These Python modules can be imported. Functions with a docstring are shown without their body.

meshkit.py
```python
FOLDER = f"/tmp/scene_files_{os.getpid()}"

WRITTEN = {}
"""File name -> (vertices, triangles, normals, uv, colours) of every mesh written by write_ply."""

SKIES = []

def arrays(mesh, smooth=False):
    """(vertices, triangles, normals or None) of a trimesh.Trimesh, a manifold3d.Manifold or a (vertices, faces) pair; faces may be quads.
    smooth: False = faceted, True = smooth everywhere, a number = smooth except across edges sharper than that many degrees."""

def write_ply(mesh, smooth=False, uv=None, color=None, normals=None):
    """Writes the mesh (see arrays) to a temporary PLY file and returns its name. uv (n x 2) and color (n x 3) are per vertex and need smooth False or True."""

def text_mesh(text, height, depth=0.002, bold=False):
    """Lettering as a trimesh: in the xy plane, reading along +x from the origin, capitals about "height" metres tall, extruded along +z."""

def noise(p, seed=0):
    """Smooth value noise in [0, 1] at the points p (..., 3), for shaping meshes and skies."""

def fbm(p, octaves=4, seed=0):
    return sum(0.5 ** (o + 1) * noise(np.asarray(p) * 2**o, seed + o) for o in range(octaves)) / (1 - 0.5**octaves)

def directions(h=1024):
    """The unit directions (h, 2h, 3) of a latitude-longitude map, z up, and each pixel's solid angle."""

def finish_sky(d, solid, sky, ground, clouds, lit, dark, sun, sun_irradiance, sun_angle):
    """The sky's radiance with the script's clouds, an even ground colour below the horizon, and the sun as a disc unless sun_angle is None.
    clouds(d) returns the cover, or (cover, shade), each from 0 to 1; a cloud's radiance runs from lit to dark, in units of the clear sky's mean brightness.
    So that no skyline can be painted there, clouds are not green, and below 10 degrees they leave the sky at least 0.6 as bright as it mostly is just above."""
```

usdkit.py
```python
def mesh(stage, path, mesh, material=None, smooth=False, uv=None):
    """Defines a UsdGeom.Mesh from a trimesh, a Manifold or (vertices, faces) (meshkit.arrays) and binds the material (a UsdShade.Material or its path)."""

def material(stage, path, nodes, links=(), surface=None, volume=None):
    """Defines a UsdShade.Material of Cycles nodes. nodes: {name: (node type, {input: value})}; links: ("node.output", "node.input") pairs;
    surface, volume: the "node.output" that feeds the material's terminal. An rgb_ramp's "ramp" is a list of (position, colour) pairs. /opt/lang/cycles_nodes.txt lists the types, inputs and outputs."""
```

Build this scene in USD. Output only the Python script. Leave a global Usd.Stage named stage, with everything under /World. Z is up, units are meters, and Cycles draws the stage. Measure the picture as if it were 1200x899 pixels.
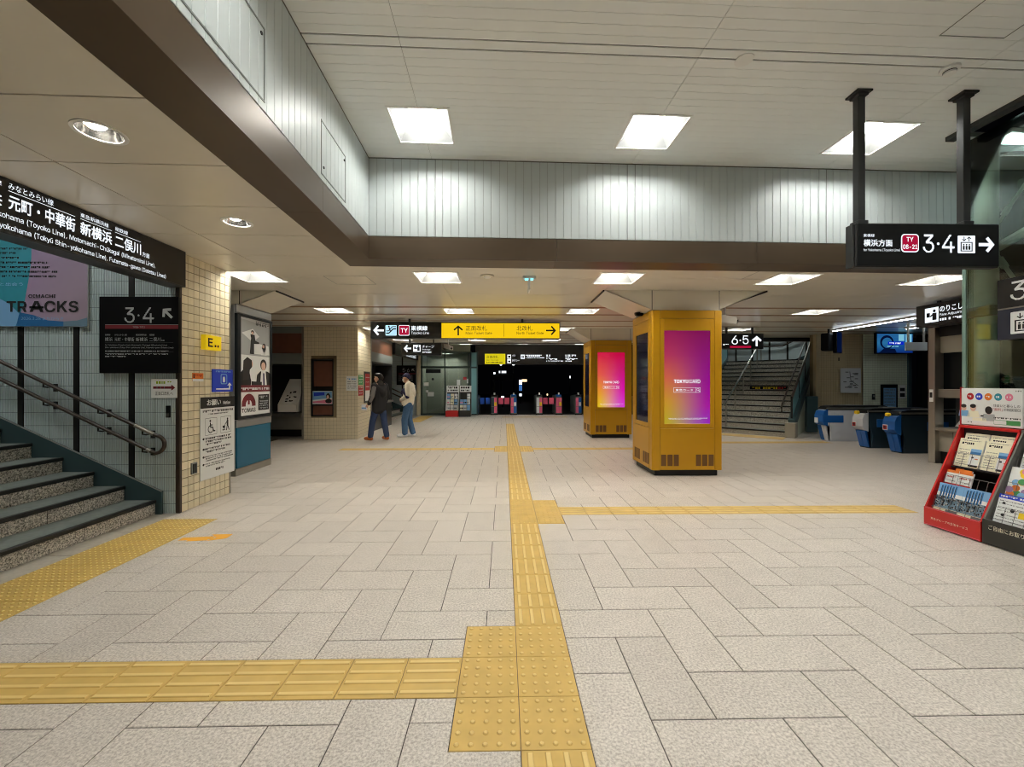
import math, glob, random
import numpy as np, trimesh, usdkit
import manifold3d as m3
from pxr import Usd, UsdGeom, UsdLux, UsdShade, Gf, Sdf
import shapely
from shapely import affinity, union_all
from shapely.geometry import Polygon, Point, LineString, MultiPolygon, box as sbox
from PIL import Image, ImageDraw, ImageFont

stage = Usd.Stage.CreateInMemory()
UsdGeom.SetStageUpAxis(stage, 'Z')
UsdGeom.SetStageMetersPerUnit(stage, 1.0)
UsdGeom.Xform.Define(stage, '/World')
random.seed(7)
rng = np.random.default_rng(7)
# ---------------------------------------------------------------- camera, sky, exposure
F, CX, CY, EYE = 488.0, 600.0, 449.5, 1.54
YAW = math.radians(1.06)
EXPOSURE = 0.0
LAMP = 98.0            # radiance of the lit squares of the ceiling lights
cam = UsdGeom.Camera.Define(stage, '/World/camera')
cam.CreateHorizontalApertureAttr(36.0); cam.CreateVerticalApertureAttr(36.0 * 899 / 1200)
cam.CreateFocalLengthAttr(36.0 * F / 1200)
cam.CreateClippingRangeAttr(Gf.Vec2f(0.05, 500))
cam.CreateExposureAttr(EXPOSURE)
fw = np.array([math.sin(YAW), math.cos(YAW), 0]); rt = np.array([math.cos(YAW), -math.sin(YAW), 0]); up = np.array([0, 0, 1.0])
mtx = Gf.Matrix4d(*[float(x) for x in [*rt, 0, *up, 0, *(-fw), 0, 0, 0, EYE, 1]])
UsdGeom.Xformable(cam).AddTransformOp().Set(mtx)
dome = UsdLux.DomeLight.Define(stage, '/World/night_sky')      # night: almost nothing comes from the sky
dome.CreateIntensityAttr(1.0); dome.CreateColorAttr(Gf.Vec3f(0.0002, 0.0002, 0.0003))

def ray(px, py): return fw + rt * ((px - CX) / F) + up * ((CY - py) / F)
def hz(px, py, z): d = ray(px, py); t = (z - EYE) / d[2]; return d[0] * t, d[1] * t
def hy(px, py, y): d = ray(px, py); t = y / d[1]; return d[0] * t, EYE + d[2] * t          # -> x, z
def hx(px, py, x): d = ray(px, py); t = x / d[0]; return d[1] * t, EYE + d[2] * t          # -> y, z
def project(x, y, z):
    p = np.array([x, y, z - EYE]); w = p @ fw
    return (CX + F * (p @ rt) / w, CY - F * p[2] / w) if w > 0.05 else (None, None)

# ---------------------------------------------------------------- materials
def lin(c):
    return tuple((v / 255 / 12.92) if v / 255 <= 0.04045 else ((v / 255 + 0.055) / 1.055) ** 2.4 for v in c)
M = {}
def mat(name, rgb, rough=0.5, metal=0.0, spec=0.5, var=0.0, scale=6.0, bump=0.0, bscale=80.0, emit=0.0, coat=0.0, speck=None, detail=3, island=0.0):
    c = np.array(lin(rgb)); path = '/World/Looks/' + name
    N = {'p': ('principled_bsdf', {'base_color': tuple(c), 'roughness': rough, 'metallic': metal, 'specular_ior_level': spec})}
    L = []
    if coat: N['p'][1]['coat_weight'] = coat
    if emit: N['p'][1].update(emission_color=tuple(c), emission_strength=emit)
    if var or bump or speck or island: N['t'] = ('texture_coordinate', {})
    src = None
    if var:
        N['n'] = ('noise_texture', {'scale': scale, 'detail': float(detail), 'roughness': 0.6})
        N['r'] = ('rgb_ramp', {'ramp': [(0.25, tuple(c * (1 - var))), (0.75, tuple(np.minimum(c * (1 + var), 1)))]})
        L += [('t.object', 'n.vector'), ('n.fac', 'r.fac')]; src = 'r.color'
    if speck:                                                   # speckled stone: (scale, dark colour, light colour)
        N['v'] = ('noise_texture', {'scale': speck[0], 'detail': 2.0, 'roughness': 0.7})
        N['vr'] = ('rgb_ramp', {'ramp': [(0.36, lin(speck[1])), (0.5, tuple(c)), (0.64, lin(speck[2]))]})
        L += [('t.object', 'v.vector'), ('v.fac', 'vr.fac')]
        if src:
            N['m'] = ('mix_color', {'blend_type': 'mix', 'fac': 0.5}); L += [(src, 'm.a'), ('vr.color', 'm.b')]; src = 'm.result'
        else: src = 'vr.color'
    if island:
        N['g'] = ('geometry', {}); N['oi'] = ('object_info', {})
        N['ad'] = ('math', {'math_type': 'add'}); N['fr'] = ('math', {'math_type': 'fraction'})
        N['ir'] = ('map_range', {'from_min': 0.0, 'from_max': 1.0, 'to_min': 1 - island, 'to_max': 1 + island})
        N['hs'] = ('hsv', {'hue': 0.5, 'saturation': 1.0, 'fac': 1.0})
        L += [('g.random_per_island', 'ad.value1'), ('oi.random', 'ad.value2'), ('ad.value', 'fr.value1'), ('fr.value', 'ir.value'), ('ir.result', 'hs.value')]
        if src: L.append((src, 'hs.color'))
        else: N['hs'][1]['color'] = tuple(c)
        src = 'hs.color'
    if src: L.append((src, 'p.base_color'))
    if bump:
        N['bn'] = ('noise_texture', {'scale': bscale, 'detail': 3.0, 'roughness': 0.6}); N['b'] = ('bump', {'strength': bump, 'distance': 0.004})
        L += [('t.object', 'bn.vector'), ('bn.fac', 'b.height'), ('b.normal', 'p.normal')]
    M[name] = usdkit.material(stage, path, N, L, surface='p.BSDF')
    return M[name]
def emat(name, rgb, strength):
    M[name] = usdkit.material(stage, '/World/Looks/' + name, {'e': ('emission', {'color': lin(rgb), 'strength': strength})}, [], surface='e.emission')
def glass(name, tint, ior=1.45):
    M[name] = usdkit.material(stage, '/World/Looks/' + name, {'f': ('fresnel', {'IOR': ior}), 't': ('transparent_bsdf', {'color': tint}), 'g': ('glossy_bsdf', {'color': (0.9, 0.95, 0.95), 'roughness': 0.02}), 'm': ('mix_closure', {})},
        [('f.fac', 'm.fac'), ('t.BSDF', 'm.closure1'), ('g.BSDF', 'm.closure2')], surface='m.closure')

mat('floor_stone', (199, 190, 180), 0.38, var=0.12, scale=7, bump=0.45, bscale=110, speck=(80, (138, 128, 119), (234, 226, 216)), island=0.045, spec=0.45)
mat('floor_joint', (84, 78, 72), 0.9)
def worn(name, base, top):
    N = {'t': ('texture_coordinate', {}), 's': ('separate_xyz', {}), 'n': ('noise_texture', {'scale': 7.0, 'detail': 3.0}), 'r': ('rgb_ramp', {'ramp': [(.25, tuple(np.array(lin(base)) * .88)), (.75, tuple(np.array(lin(base)) * 1.1))]}),
         'z': ('map_range', {'from_min': .0028, 'from_max': .0056, 'to_min': 0.0, 'to_max': 1.0, 'clamp': True}), 'm': ('mix_color', {'blend_type': 'mix', 'b': lin(top)}), 'p': ('principled_bsdf', {'roughness': 0.5})}
    M[name] = usdkit.material(stage, '/World/Looks/' + name, N, [('t.object', 'n.vector'), ('n.fac', 'r.fac'), ('t.object', 's.vector'), ('s.z', 'z.value'), ('z.result', 'm.fac'), ('r.color', 'm.a'), ('m.result', 'p.base_color')], surface='p.BSDF')
worn('tactile_yellow', (203, 168, 92), (222, 194, 124)); worn('tactile_bright', (200, 166, 84), (240, 222, 150))
mat('border_stone', (176, 170, 158), 0.6, var=0.12, scale=20, bump=0.2)
mat('granite', (172, 167, 156), 0.6, speck=(70, (84, 80, 75), (222, 216, 204)), bump=0.1)
mat('tread', (124, 133, 129), 0.55, var=0.15, scale=14)
mat('nosing', (20, 22, 22), 0.5)
mat('ceiling_board', (238, 241, 238), 0.5, var=0.02, scale=3, spec=0.4)
mat('gap_soft', (120, 118, 112), 0.9)
mat('ceiling_low', (226, 219, 203), 0.26, var=0.03, scale=2, spec=0.5, bump=0.02, bscale=5)
mat('gap_dark', (46, 42, 38), 0.9)
mat('white_board', (196, 203, 203), 0.4, var=0.015, scale=3, spec=0.35)
mat('brown_metal', (92, 77, 61), 0.36, metal=0.4, var=0.05, scale=3)
mat('brown_channel', (150, 108, 58), 0.3, metal=0.3)
mat('trim_dark', (40, 38, 36), 0.5)
mat('light_frame', (236, 236, 232), 0.45)
emat('lamp', (255, 250, 238), LAMP * .9)
emat('lamp_cool', (254, 254, 248), LAMP)
mat('reflector', (150, 151, 150), 0.6, spec=0.2)
mat('shaft_edge', (120, 150, 140), 0.2)
emat('spot_lamp', (255, 246, 228), 60.0)
emat('shaft_lamp', (236, 250, 248), 7.0)
emat('tube_lamp', (236, 248, 255), 12.0)
mat('mosaic_cream', (226, 214, 184), 0.3, island=0.10, var=0.04, scale=14)
mat('mosaic_grout', (126, 112, 86), 0.9)
mat('mosaic_green', (212, 220, 198), 0.3, island=0.08)
mat('mosaic_brown', (182, 166, 132), 0.35, island=0.08)
mat('ribbed_tile', (188, 203, 207), 0.4, island=0.03)
mat('rib_gap', (70, 76, 76), 0.9)
mat('black_strip', (14, 13, 13), 0.45)
mat('stringer', (54, 76, 80), 0.4)
mat('rail_brown', (52, 40, 33), 0.34)
mat('steel', (186, 182, 172), 0.28, metal=0.9)
mat('steel_dull', (150, 146, 136), 0.42, metal=0.7, var=0.08, scale=4)
mat('chrome', (225, 225, 225), 0.15, metal=1.0)
mat('sign_black', (28, 29, 30), 0.35)
mat('sign_edge', (52, 54, 55), 0.4)
mat('sign_face', (34, 35, 36), 0.3)
mat('board_black', (11, 11, 13), 0.5, spec=0.12)
emat('lit_white', (240, 248, 255), 1.15)
emat('lit_cyan', (190, 232, 250), 1.0)
emat('lit_yellow', (255, 208, 22), 0.95)
mat('marker_yellow', (250, 214, 20), 0.4, emit=0.25)
emat('lit_yellow_far', (238, 222, 30), 0.8)
emat('lit_red', (196, 24, 66), 0.7)
mat('ink', (24, 24, 26), 0.6)
mat('ink_grey', (110, 110, 110), 0.6)
mat('ink_olive', (120, 96, 30), 0.6)
mat('print_white', (228, 230, 228), 0.5)
mat('print_grey', (168, 172, 172), 0.5)
mat('print_red', (176, 30, 38), 0.5)
mat('print_darkred', (112, 22, 34), 0.5)
mat('print_blue', (30, 62, 196), 0.45)
mat('print_teal', (48, 140, 158), 0.5)
mat('print_sky', (120, 170, 214), 0.5)
mat('print_orange', (224, 120, 40), 0.5)
mat('print_yellow', (240, 204, 30), 0.45)
mat('print_green', (70, 150, 84), 0.5)
mat('print_olive', (146, 168, 40), 0.5)
mat('print_pink', (226, 128, 156), 0.5)
mat('print_cream', (238, 234, 206), 0.5)
mat('print_skin', (222, 184, 160), 0.5)
mat('print_hair', (34, 30, 30), 0.5)
mat('print_purple', (150, 120, 160), 0.5)
mat('kiosk_gold', (200, 148, 18), 0.36, metal=0.2, var=0.03, scale=2)
mat('kiosk_seam', (70, 48, 12), 0.6)
mat('vent_brown', (110, 74, 30), 0.6)
mat('plinth_black', (10, 10, 11), 0.5)
mat('screen_dark', (30, 26, 52), 0.06)
mat('teal_panel', (22, 96, 124), 0.4, var=0.04, scale=3)
mat('frame_silver', (176, 178, 176), 0.3, metal=0.8)
mat('frame_dark', (36, 40, 42), 0.35, metal=0.4)
mat('poster_grey', (206, 208, 208), 0.3, coat=0.5)
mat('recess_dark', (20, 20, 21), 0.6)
mat('wood_brown', (112, 74, 58), 0.35, var=0.12, scale=6)
mat('panel_grey', (120, 126, 122), 0.45)
mat('panel_beige', (156, 150, 136), 0.45)
mat('machine_white', (214, 212, 204), 0.4)
mat('wall_grey', (150, 152, 146), 0.6)
mat('wall_dark', (52, 54, 54), 0.7)
mat('gate_white', (214, 218, 226), 0.35)
mat('gate_blue', (30, 98, 178), 0.35)
mat('gate_navy', (40, 58, 70), 0.35)
mat('gate_top', (22, 23, 25), 0.3)
mat('gate_pink', (232, 104, 140), 0.4)
mat('gate_flap', (236, 96, 130), 0.35)
mat('gate_flap_blue', (34, 92, 200), 0.35)
mat('red_plastic', (196, 22, 22), 0.35, coat=0.3)
mat('rack_black', (44, 44, 40), 0.4)
mat('rack_grey', (106, 104, 98), 0.4)
mat('wire', (150, 150, 150), 0.3, metal=0.9)
mat('column_paint', (200, 206, 184), 0.5)
mat('shaft_dark', (74, 90, 85), 0.6)
mat('green_frame', (66, 80, 72), 0.4, metal=0.2)
mat('door_paint', (150, 156, 138), 0.5)
mat('office_wall', (142, 140, 128), 0.6)
mat('teal_glass', (128, 178, 184), 0.2)
mat('skin', (222, 178, 150), 0.5)
mat('hair', (24, 20, 20), 0.5)
mat('jacket_black', (26, 25, 27), 0.75)
mat('jacket_grey', (126, 122, 118), 0.75)
mat('jacket_cream', (224, 216, 196), 0.8, var=0.06, scale=10)
mat('navy', (26, 28, 70), 0.7)
mat('denim_dark', (40, 58, 92), 0.8, var=0.12, scale=20)
mat('denim', (62, 96, 132), 0.8, var=0.12, scale=20)
mat('shoe_tan', (186, 96, 40), 0.6)
mat('shoe_white', (236, 236, 236), 0.5)
mat('bag_white', (230, 232, 240), 0.5)
mat('asphalt', (60, 60, 62), 0.9)
emat('street_white', (240, 246, 255), 2.5)
emat('street_blue', (90, 150, 230), .5)
emat('street_warm', (255, 220, 170), 1.6)
emat('exit_glow', (120, 220, 235), 2.0)
glass('pane_green', (0.86, 0.94, 0.91))
glass('pane_clear', (0.86, 0.94, 0.92))

def screen_mat(name, x0, x1, z0, z1, left, right, strength):
    N = {'t': ('texture_coordinate', {}), 's': ('separate_xyz', {}),
         'u': ('map_range', {'from_min': x0, 'from_max': x1, 'to_min': 0.0, 'to_max': 1.0, 'clamp': True, 'range_type': 'smoothstep'}), 'v': ('map_range', {'from_min': z0, 'from_max': z1, 'to_min': 0.0, 'to_max': 1.0, 'clamp': True}),
         'a': ('rgb_ramp', {'ramp': [(p, lin(c)) for p, c in left]}), 'b': ('rgb_ramp', {'ramp': [(p, lin(c)) for p, c in right]}),
         'm': ('mix_color', {'blend_type': 'mix'}), 'p': ('principled_bsdf', {'base_color': (0.01, 0.01, 0.01), 'roughness': 0.06, 'emission_strength': strength})}
    L = [('t.object', 's.vector'), ('s.x', 'u.value'), ('s.z', 'v.value'), ('v.result', 'a.fac'), ('v.result', 'b.fac'), ('u.result', 'm.fac'), ('a.color', 'm.a'), ('b.color', 'm.b'), ('m.result', 'p.emission_color')]
    M[name] = usdkit.material(stage, '/World/Looks/' + name, N, L, surface='p.BSDF')

# ---------------------------------------------------------------- mesh helpers
def boxvf(x0, x1, y0, y1, z0, z1):
    v = np.array([[x, y, z] for z in (z0, z1) for y in (y0, y1) for x in (x0, x1)], float)
    f = np.array([[0, 2, 3], [0, 3, 1], [4, 5, 7], [4, 7, 6], [0, 1, 5], [0, 5, 4], [2, 6, 7], [2, 7, 3], [0, 4, 6], [0, 6, 2], [1, 3, 7], [1, 7, 5]])
    return v, f
_tri = {}
def tri(poly):
    out_v, out_f, n = [], [], 0
    for g in getattr(poly, 'geoms', [poly]):
        if g.is_empty or g.geom_type != 'Polygon' or g.area < 1e-9: continue
        try: v, f = trimesh.creation.triangulate_polygon(g, engine='earcut')
        except Exception: continue
        v, f = np.asarray(v)[:, :2], np.asarray(f)
        if not len(f): continue
        a, b, c = v[f[:, 0]], v[f[:, 1]], v[f[:, 2]]
        area = (b[:, 0] - a[:, 0]) * (c[:, 1] - a[:, 1]) - (b[:, 1] - a[:, 1]) * (c[:, 0] - a[:, 0])
        f = np.where((area < 0)[:, None], f[:, ::-1], f)
        out_v.append(v); out_f.append(f + n); n += len(v)
    return (np.vstack(out_v), np.vstack(out_f)) if out_v else (np.zeros((0, 2)), np.zeros((0, 3), int))
def arc(cx, cy, r, a0, a1, n=16):
    return [(cx + r * math.cos(math.radians(a0 + (a1 - a0) * i / n)), cy + r * math.sin(math.radians(a0 + (a1 - a0) * i / n))) for i in range(n + 1)]
class MB:
    def __init__(s): s.v, s.f, s.n = [], [], 0
    def add(s, v, f):
        v, f = np.asarray(v, float), np.asarray(f, int)
        if len(f):
            if f.shape[1] == 4: f = np.vstack([f[:, [0, 1, 2]], f[:, [0, 2, 3]]])
            s.v.append(v); s.f.append(f + s.n); s.n += len(v)
        return s
    def merge(s, o):
        return s.add(np.vstack(o.v), np.vstack(o.f)) if o.v else s
    def tm(s, m): return s.add(m.vertices, m.faces)
    def box(s, *a): return s.add(*boxvf(*a))
    def rbox(s, x0, x1, y0, y1, z0, z1, c=0.006):
        c = min(c, (x1 - x0) * .45, (y1 - y0) * .45, (z1 - z0) * .45)
        P = []
        for x, sx in ((x0, 1), (x1, -1)):
            for y, sy in ((y0, 1), (y1, -1)):
                for z, sz in ((z0, 1), (z1, -1)):
                    P += [(x + sx * c, y + sy * c, z), (x + sx * c, y, z + sz * c), (x, y + sy * c, z + sz * c)]
        h = trimesh.convex.convex_hull(np.array(P)); return s.tm(h)
    def hull(s, pts): return s.tm(trimesh.convex.convex_hull(np.asarray(pts, float)))
    def flat(s, poly, y):                        # poly in (x, z), facing -y
        v, f = tri(poly)
        if len(f): s.add(np.c_[v[:, 0], np.full(len(v), y), v[:, 1]], f)
        return s
    def ext(s, poly, h):
        out = []
        for g in getattr(poly, 'geoms', [poly]):
            if g.area > 1e-9: out.append(trimesh.creation.extrude_polygon(g, h, engine='earcut'))
        return out
    def pxy(s, poly, z0, z1):
        for m in s.ext(poly, z1 - z0): s.add(m.vertices + [0, 0, z0], m.faces)
        return s
    def pxz(s, poly, y0, y1):
        for m in s.ext(poly, y1 - y0):
            v = m.vertices; s.add(np.c_[v[:, 0], y1 - v[:, 2], v[:, 1]], m.faces)
        return s
    def pyz(s, poly, x0, x1):
        for m in s.ext(poly, x1 - x0):
            v = m.vertices; s.add(np.c_[x0 + v[:, 2], v[:, 0], v[:, 1]], m.faces)
        return s
    def tube(s, pts, r, n=10):
        p = np.asarray(pts, float); k = len(p)
        t = np.gradient(p, axis=0); t /= np.linalg.norm(t, axis=1, keepdims=True)
        ref = np.array([0, 0, 1.0]) if abs(t[:, 2]).max() < 0.95 else np.array([0.3, 1.0, 0.2]) / 1.07
        a = np.cross(t, ref); a /= np.linalg.norm(a, axis=1, keepdims=True); b = np.cross(t, a)
        an = np.arange(n) * 2 * np.pi / n
        rr = np.broadcast_to(np.asarray(r, float), (k,))
        v = (p[:, None] + rr[:, None, None] * (np.cos(an)[None, :, None] * a[:, None] + np.sin(an)[None, :, None] * b[:, None])).reshape(-1, 3)
        f = []
        for i in range(k - 1):
            for j in range(n):
                q = (j + 1) % n
                f += [[i * n + j, i * n + q, (i + 1) * n + q], [i * n + j, (i + 1) * n + q, (i + 1) * n + j]]
        v = np.vstack([v, p[:1], p[-1:]]); c0, c1 = k * n, k * n + 1
        for j in range(n):
            q = (j + 1) % n
            f += [[c0, q, j], [c1, (k - 1) * n + j, (k - 1) * n + q]]
        return s.add(v, np.array(f)[:, ::-1])
    def cyl(s, p0, p1, r, n=16): return s.tube([p0, p1], r, n)
    def sphere(s, c, r, sub=2, scale=(1, 1, 1)):
        m = trimesh.creation.icosphere(sub, r); return s.add(m.vertices * np.array(scale) + np.array(c), m.faces)
    def build(s, name, m, parent='/World', smooth=False, label=None, kind=None):
        if not s.v: return None
        path = unique(parent, name)
        g = usdkit.mesh(stage, path, (np.vstack(s.v), np.vstack(s.f)), M[m] if isinstance(m, str) else m, smooth=smooth)
        if label: g.GetPrim().SetCustomDataByKey('label', label)
        if kind: g.GetPrim().SetCustomDataByKey('kind', kind)
        return str(g.GetPath())
_used = {}
def unique(parent, name):
    parent = str(parent)
    k = _used.get((parent, name), 0); _used[(parent, name)] = k + 1
    return f'{parent}/{name}' if k == 0 else f'{parent}/{name}_{k:03d}'
def tag(path, label=None, cat=None, group=None, kind=None):
    p = stage.GetPrimAtPath(path)
    for k, v in (('label', label), ('category', cat), ('group', group), ('kind', kind)):
        if v: p.SetCustomDataByKey(k, v)
    return path
def thing(name, label, cat, loc=(0, 0, 0), rotz=0.0, group=None, kind=None):
    path = unique('/World', name)
    x = UsdGeom.Xform.Define(stage, path)
    x.AddTranslateOp().Set(Gf.Vec3d(*map(float, loc))); x.AddRotateZOp().Set(float(rotz))
    return tag(path, label, cat, group, kind)
def dup(src, label, loc, rotz=0.0, cat=None, group=None):
    p = stage.GetPrimAtPath(src); base = src.split('/')[-1].rstrip('0123456789').rstrip('_')
    path = unique('/World', base)
    x = UsdGeom.Xform.Define(stage, path)
    x.AddTranslateOp().Set(Gf.Vec3d(*map(float, loc))); x.AddRotateZOp().Set(float(rotz))
    x.GetPrim().GetReferences().AddInternalReference(src); x.GetPrim().SetInstanceable(True)
    return tag(path, label, cat or p.GetCustomDataByKey('category'), group or p.GetCustomDataByKey('group'))
def setting(name, loc=(0, 0, 0), rotz=0.0, label=None, cat=None):
    return thing(name, label, cat, loc, rotz, None, 'structure')

# ---------------------------------------------------------------- lettering (outlines of an ordinary system font, as flat print)
FD = glob.glob('/opt/blender-*/*/datafiles/fonts/')[0]
_fonts, _glyph = {}, {}
def font(kind, size):
    k = (kind, size)
    if k not in _fonts:
        f = ImageFont.truetype(FD + ('Noto Sans CJK Regular.woff2' if kind in ('jp', 'jpb') else 'Inter.woff2'), size)
        if kind == 'enb': f.set_variation_by_axes([24, 700])
        if kind == 'enl': f.set_variation_by_axes([32, 400])
        _fonts[k] = f
    return _fonts[k]
def outline(s, kind='jp', size=48):
    key = (s, kind, size)
    if key in _glyph: return _glyph[key]
    f = font(kind, size); st = 1 if kind == 'jpb' else 0
    x0, y0, x1, y1 = f.getbbox(s, anchor='ls', stroke_width=st)
    im = Image.new('L', (x1 - x0 + 4, y1 - y0 + 4))
    ImageDraw.Draw(im).text((2 - x0, 2 - y0), s, 255, f, anchor='ls', stroke_width=st)
    on = np.pad(np.asarray(im) > 120, ((0, 0), (1, 1))).astype(np.int8)
    d = np.diff(on, axis=1); r, a = np.nonzero(d == 1); b = np.nonzero(d == -1)[1]
    g = union_all(shapely.box(a, -r - 1, b, -r)).buffer(0.45, quad_segs=2).buffer(-0.45, quad_segs=2).simplify(0.55)
    bx = g.bounds
    g = affinity.translate(g, -bx[0], -bx[1])
    _glyph[key] = g
    return g
def text_poly(s, x0, z0, h, w=None, kind='jp', size=48, anchor='l'):
    g = outline(s, kind, size); b = g.bounds
    sy = h / b[3]; sx = w / b[2] if w else sy
    g = affinity.scale(g, sx, sy, origin=(0, 0))
    wd = b[2] * sx
    return affinity.translate(g, x0 - (wd / 2 if anchor == 'c' else wd if anchor == 'r' else 0), z0)
def dashes(x0, x1, z0, h, seed, cell=None):
    """A line of print too small to read: little blocks of uneven width."""
    r = random.Random(seed); out = []; x = x0; c = cell or h
    while x < x1 - c * .4:
        w = c * r.uniform(.45, .9); k = r.random()
        out.append(sbox(x, z0 + (h * .55 if k < .3 else 0), min(x + w, x1), z0 + h))
        if k > .55: out.append(sbox(x + w * .3, z0, min(x + w * .5, x1), z0 + h))
        x += w + c * (.9 if r.random() < .12 else .25)
    return union_all(out)
def rrect(x0, x1, z0, z1, r): return sbox(x0 + r, z0 + r, x1 - r, z1 - r).buffer(r, quad_segs=4)
def ell(cx, cz, rx, rz): return affinity.scale(Point(cx, cz).buffer(1, quad_segs=8), rx, rz)
def arrow_poly(cx, cz, size, ang, wt=0.17):
    """arrow with an open head, pointing along ang (0 = right); size = overall length"""
    h = size / 2; hd = size * .42
    shaft = LineString([(-h, 0), (h - wt * size * .6, 0)]).buffer(wt * size / 2, cap_style=2)
    head = LineString([(h - hd - wt * size * .35, hd), (h - wt * size * .7, 0), (h - hd - wt * size * .35, -hd)]).buffer(wt * size / 2, cap_style=2, join_style=2)
    return affinity.translate(affinity.rotate(union_all([shaft, head]), ang, origin=(0, 0)), cx, cz)
def icon_lift(x0, z0, s):
    fr = sbox(x0 + .16 * s, z0 + .1 * s, x0 + .84 * s, z0 + .62 * s); fr = fr.difference(sbox(x0 + .22 * s, z0 + .15 * s, x0 + .78 * s, z0 + .57 * s))
    ppl = [g for k in (.34, .5, .66) for g in (Point(x0 + k * s, z0 + .47 * s).buffer(.045 * s), sbox(x0 + (k - .055) * s, z0 + .19 * s, x0 + (k + .055) * s, z0 + .41 * s))]
    return union_all([fr, *ppl, arrow_poly(x0 + .36 * s, z0 + .79 * s, .26 * s, -90), arrow_poly(x0 + .64 * s, z0 + .79 * s, .26 * s, 90)])
def icon_escalator(x0, z0, s):
    l = LineString([(x0 + .1 * s, z0 + .22 * s), (x0 + .3 * s, z0 + .22 * s), (x0 + .68 * s, z0 + .6 * s), (x0 + .9 * s, z0 + .6 * s)]).buffer(.05 * s)
    l2 = LineString([(x0 + .1 * s, z0 + .42 * s), (x0 + .26 * s, z0 + .42 * s), (x0 + .62 * s, z0 + .8 * s), (x0 + .9 * s, z0 + .8 * s)]).buffer(.035 * s)
    return union_all([l, l2, Point(x0 + .3 * s, z0 + .82 * s).buffer(.07 * s), LineString([(x0 + .33 * s, z0 + .7 * s), (x0 + .42 * s, z0 + .42 * s)]).buffer(.05 * s)])
def icon_fare(x0, z0, s):
    return union_all([sbox(x0 + .14 * s, z0 + .36 * s, x0 + .38 * s, z0 + .66 * s), Point(x0 + .7 * s, z0 + .76 * s).buffer(.1 * s), sbox(x0 + .56 * s, z0 + .14 * s, x0 + .86 * s, z0 + .62 * s),
                      LineString([(x0 + .6 * s, z0 + .52 * s), (x0 + .44 * s, z0 + .42 * s)]).buffer(.05 * s)])
def icon_wheelchair(x0, z0, s):
    ring = Point(x0 + .46 * s, z0 + .32 * s).buffer(.26 * s).difference(Point(x0 + .46 * s, z0 + .32 * s).buffer(.2 * s)).difference(sbox(x0 + .5 * s, z0 + .38 * s, x0 + s, z0 + s))
    return union_all([ring, Point(x0 + .42 * s, z0 + .86 * s).buffer(.075 * s), LineString([(x0 + .42 * s, z0 + .72 * s), (x0 + .45 * s, z0 + .44 * s), (x0 + .66 * s, z0 + .42 * s), (x0 + .76 * s, z0 + .16 * s), (x0 + .86 * s, z0 + .18 * s)]).buffer(.04 * s), LineString([(x0 + .44 * s, z0 + .6 * s), (x0 + .62 * s, z0 + .58 * s)]).buffer(.035 * s)])
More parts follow.
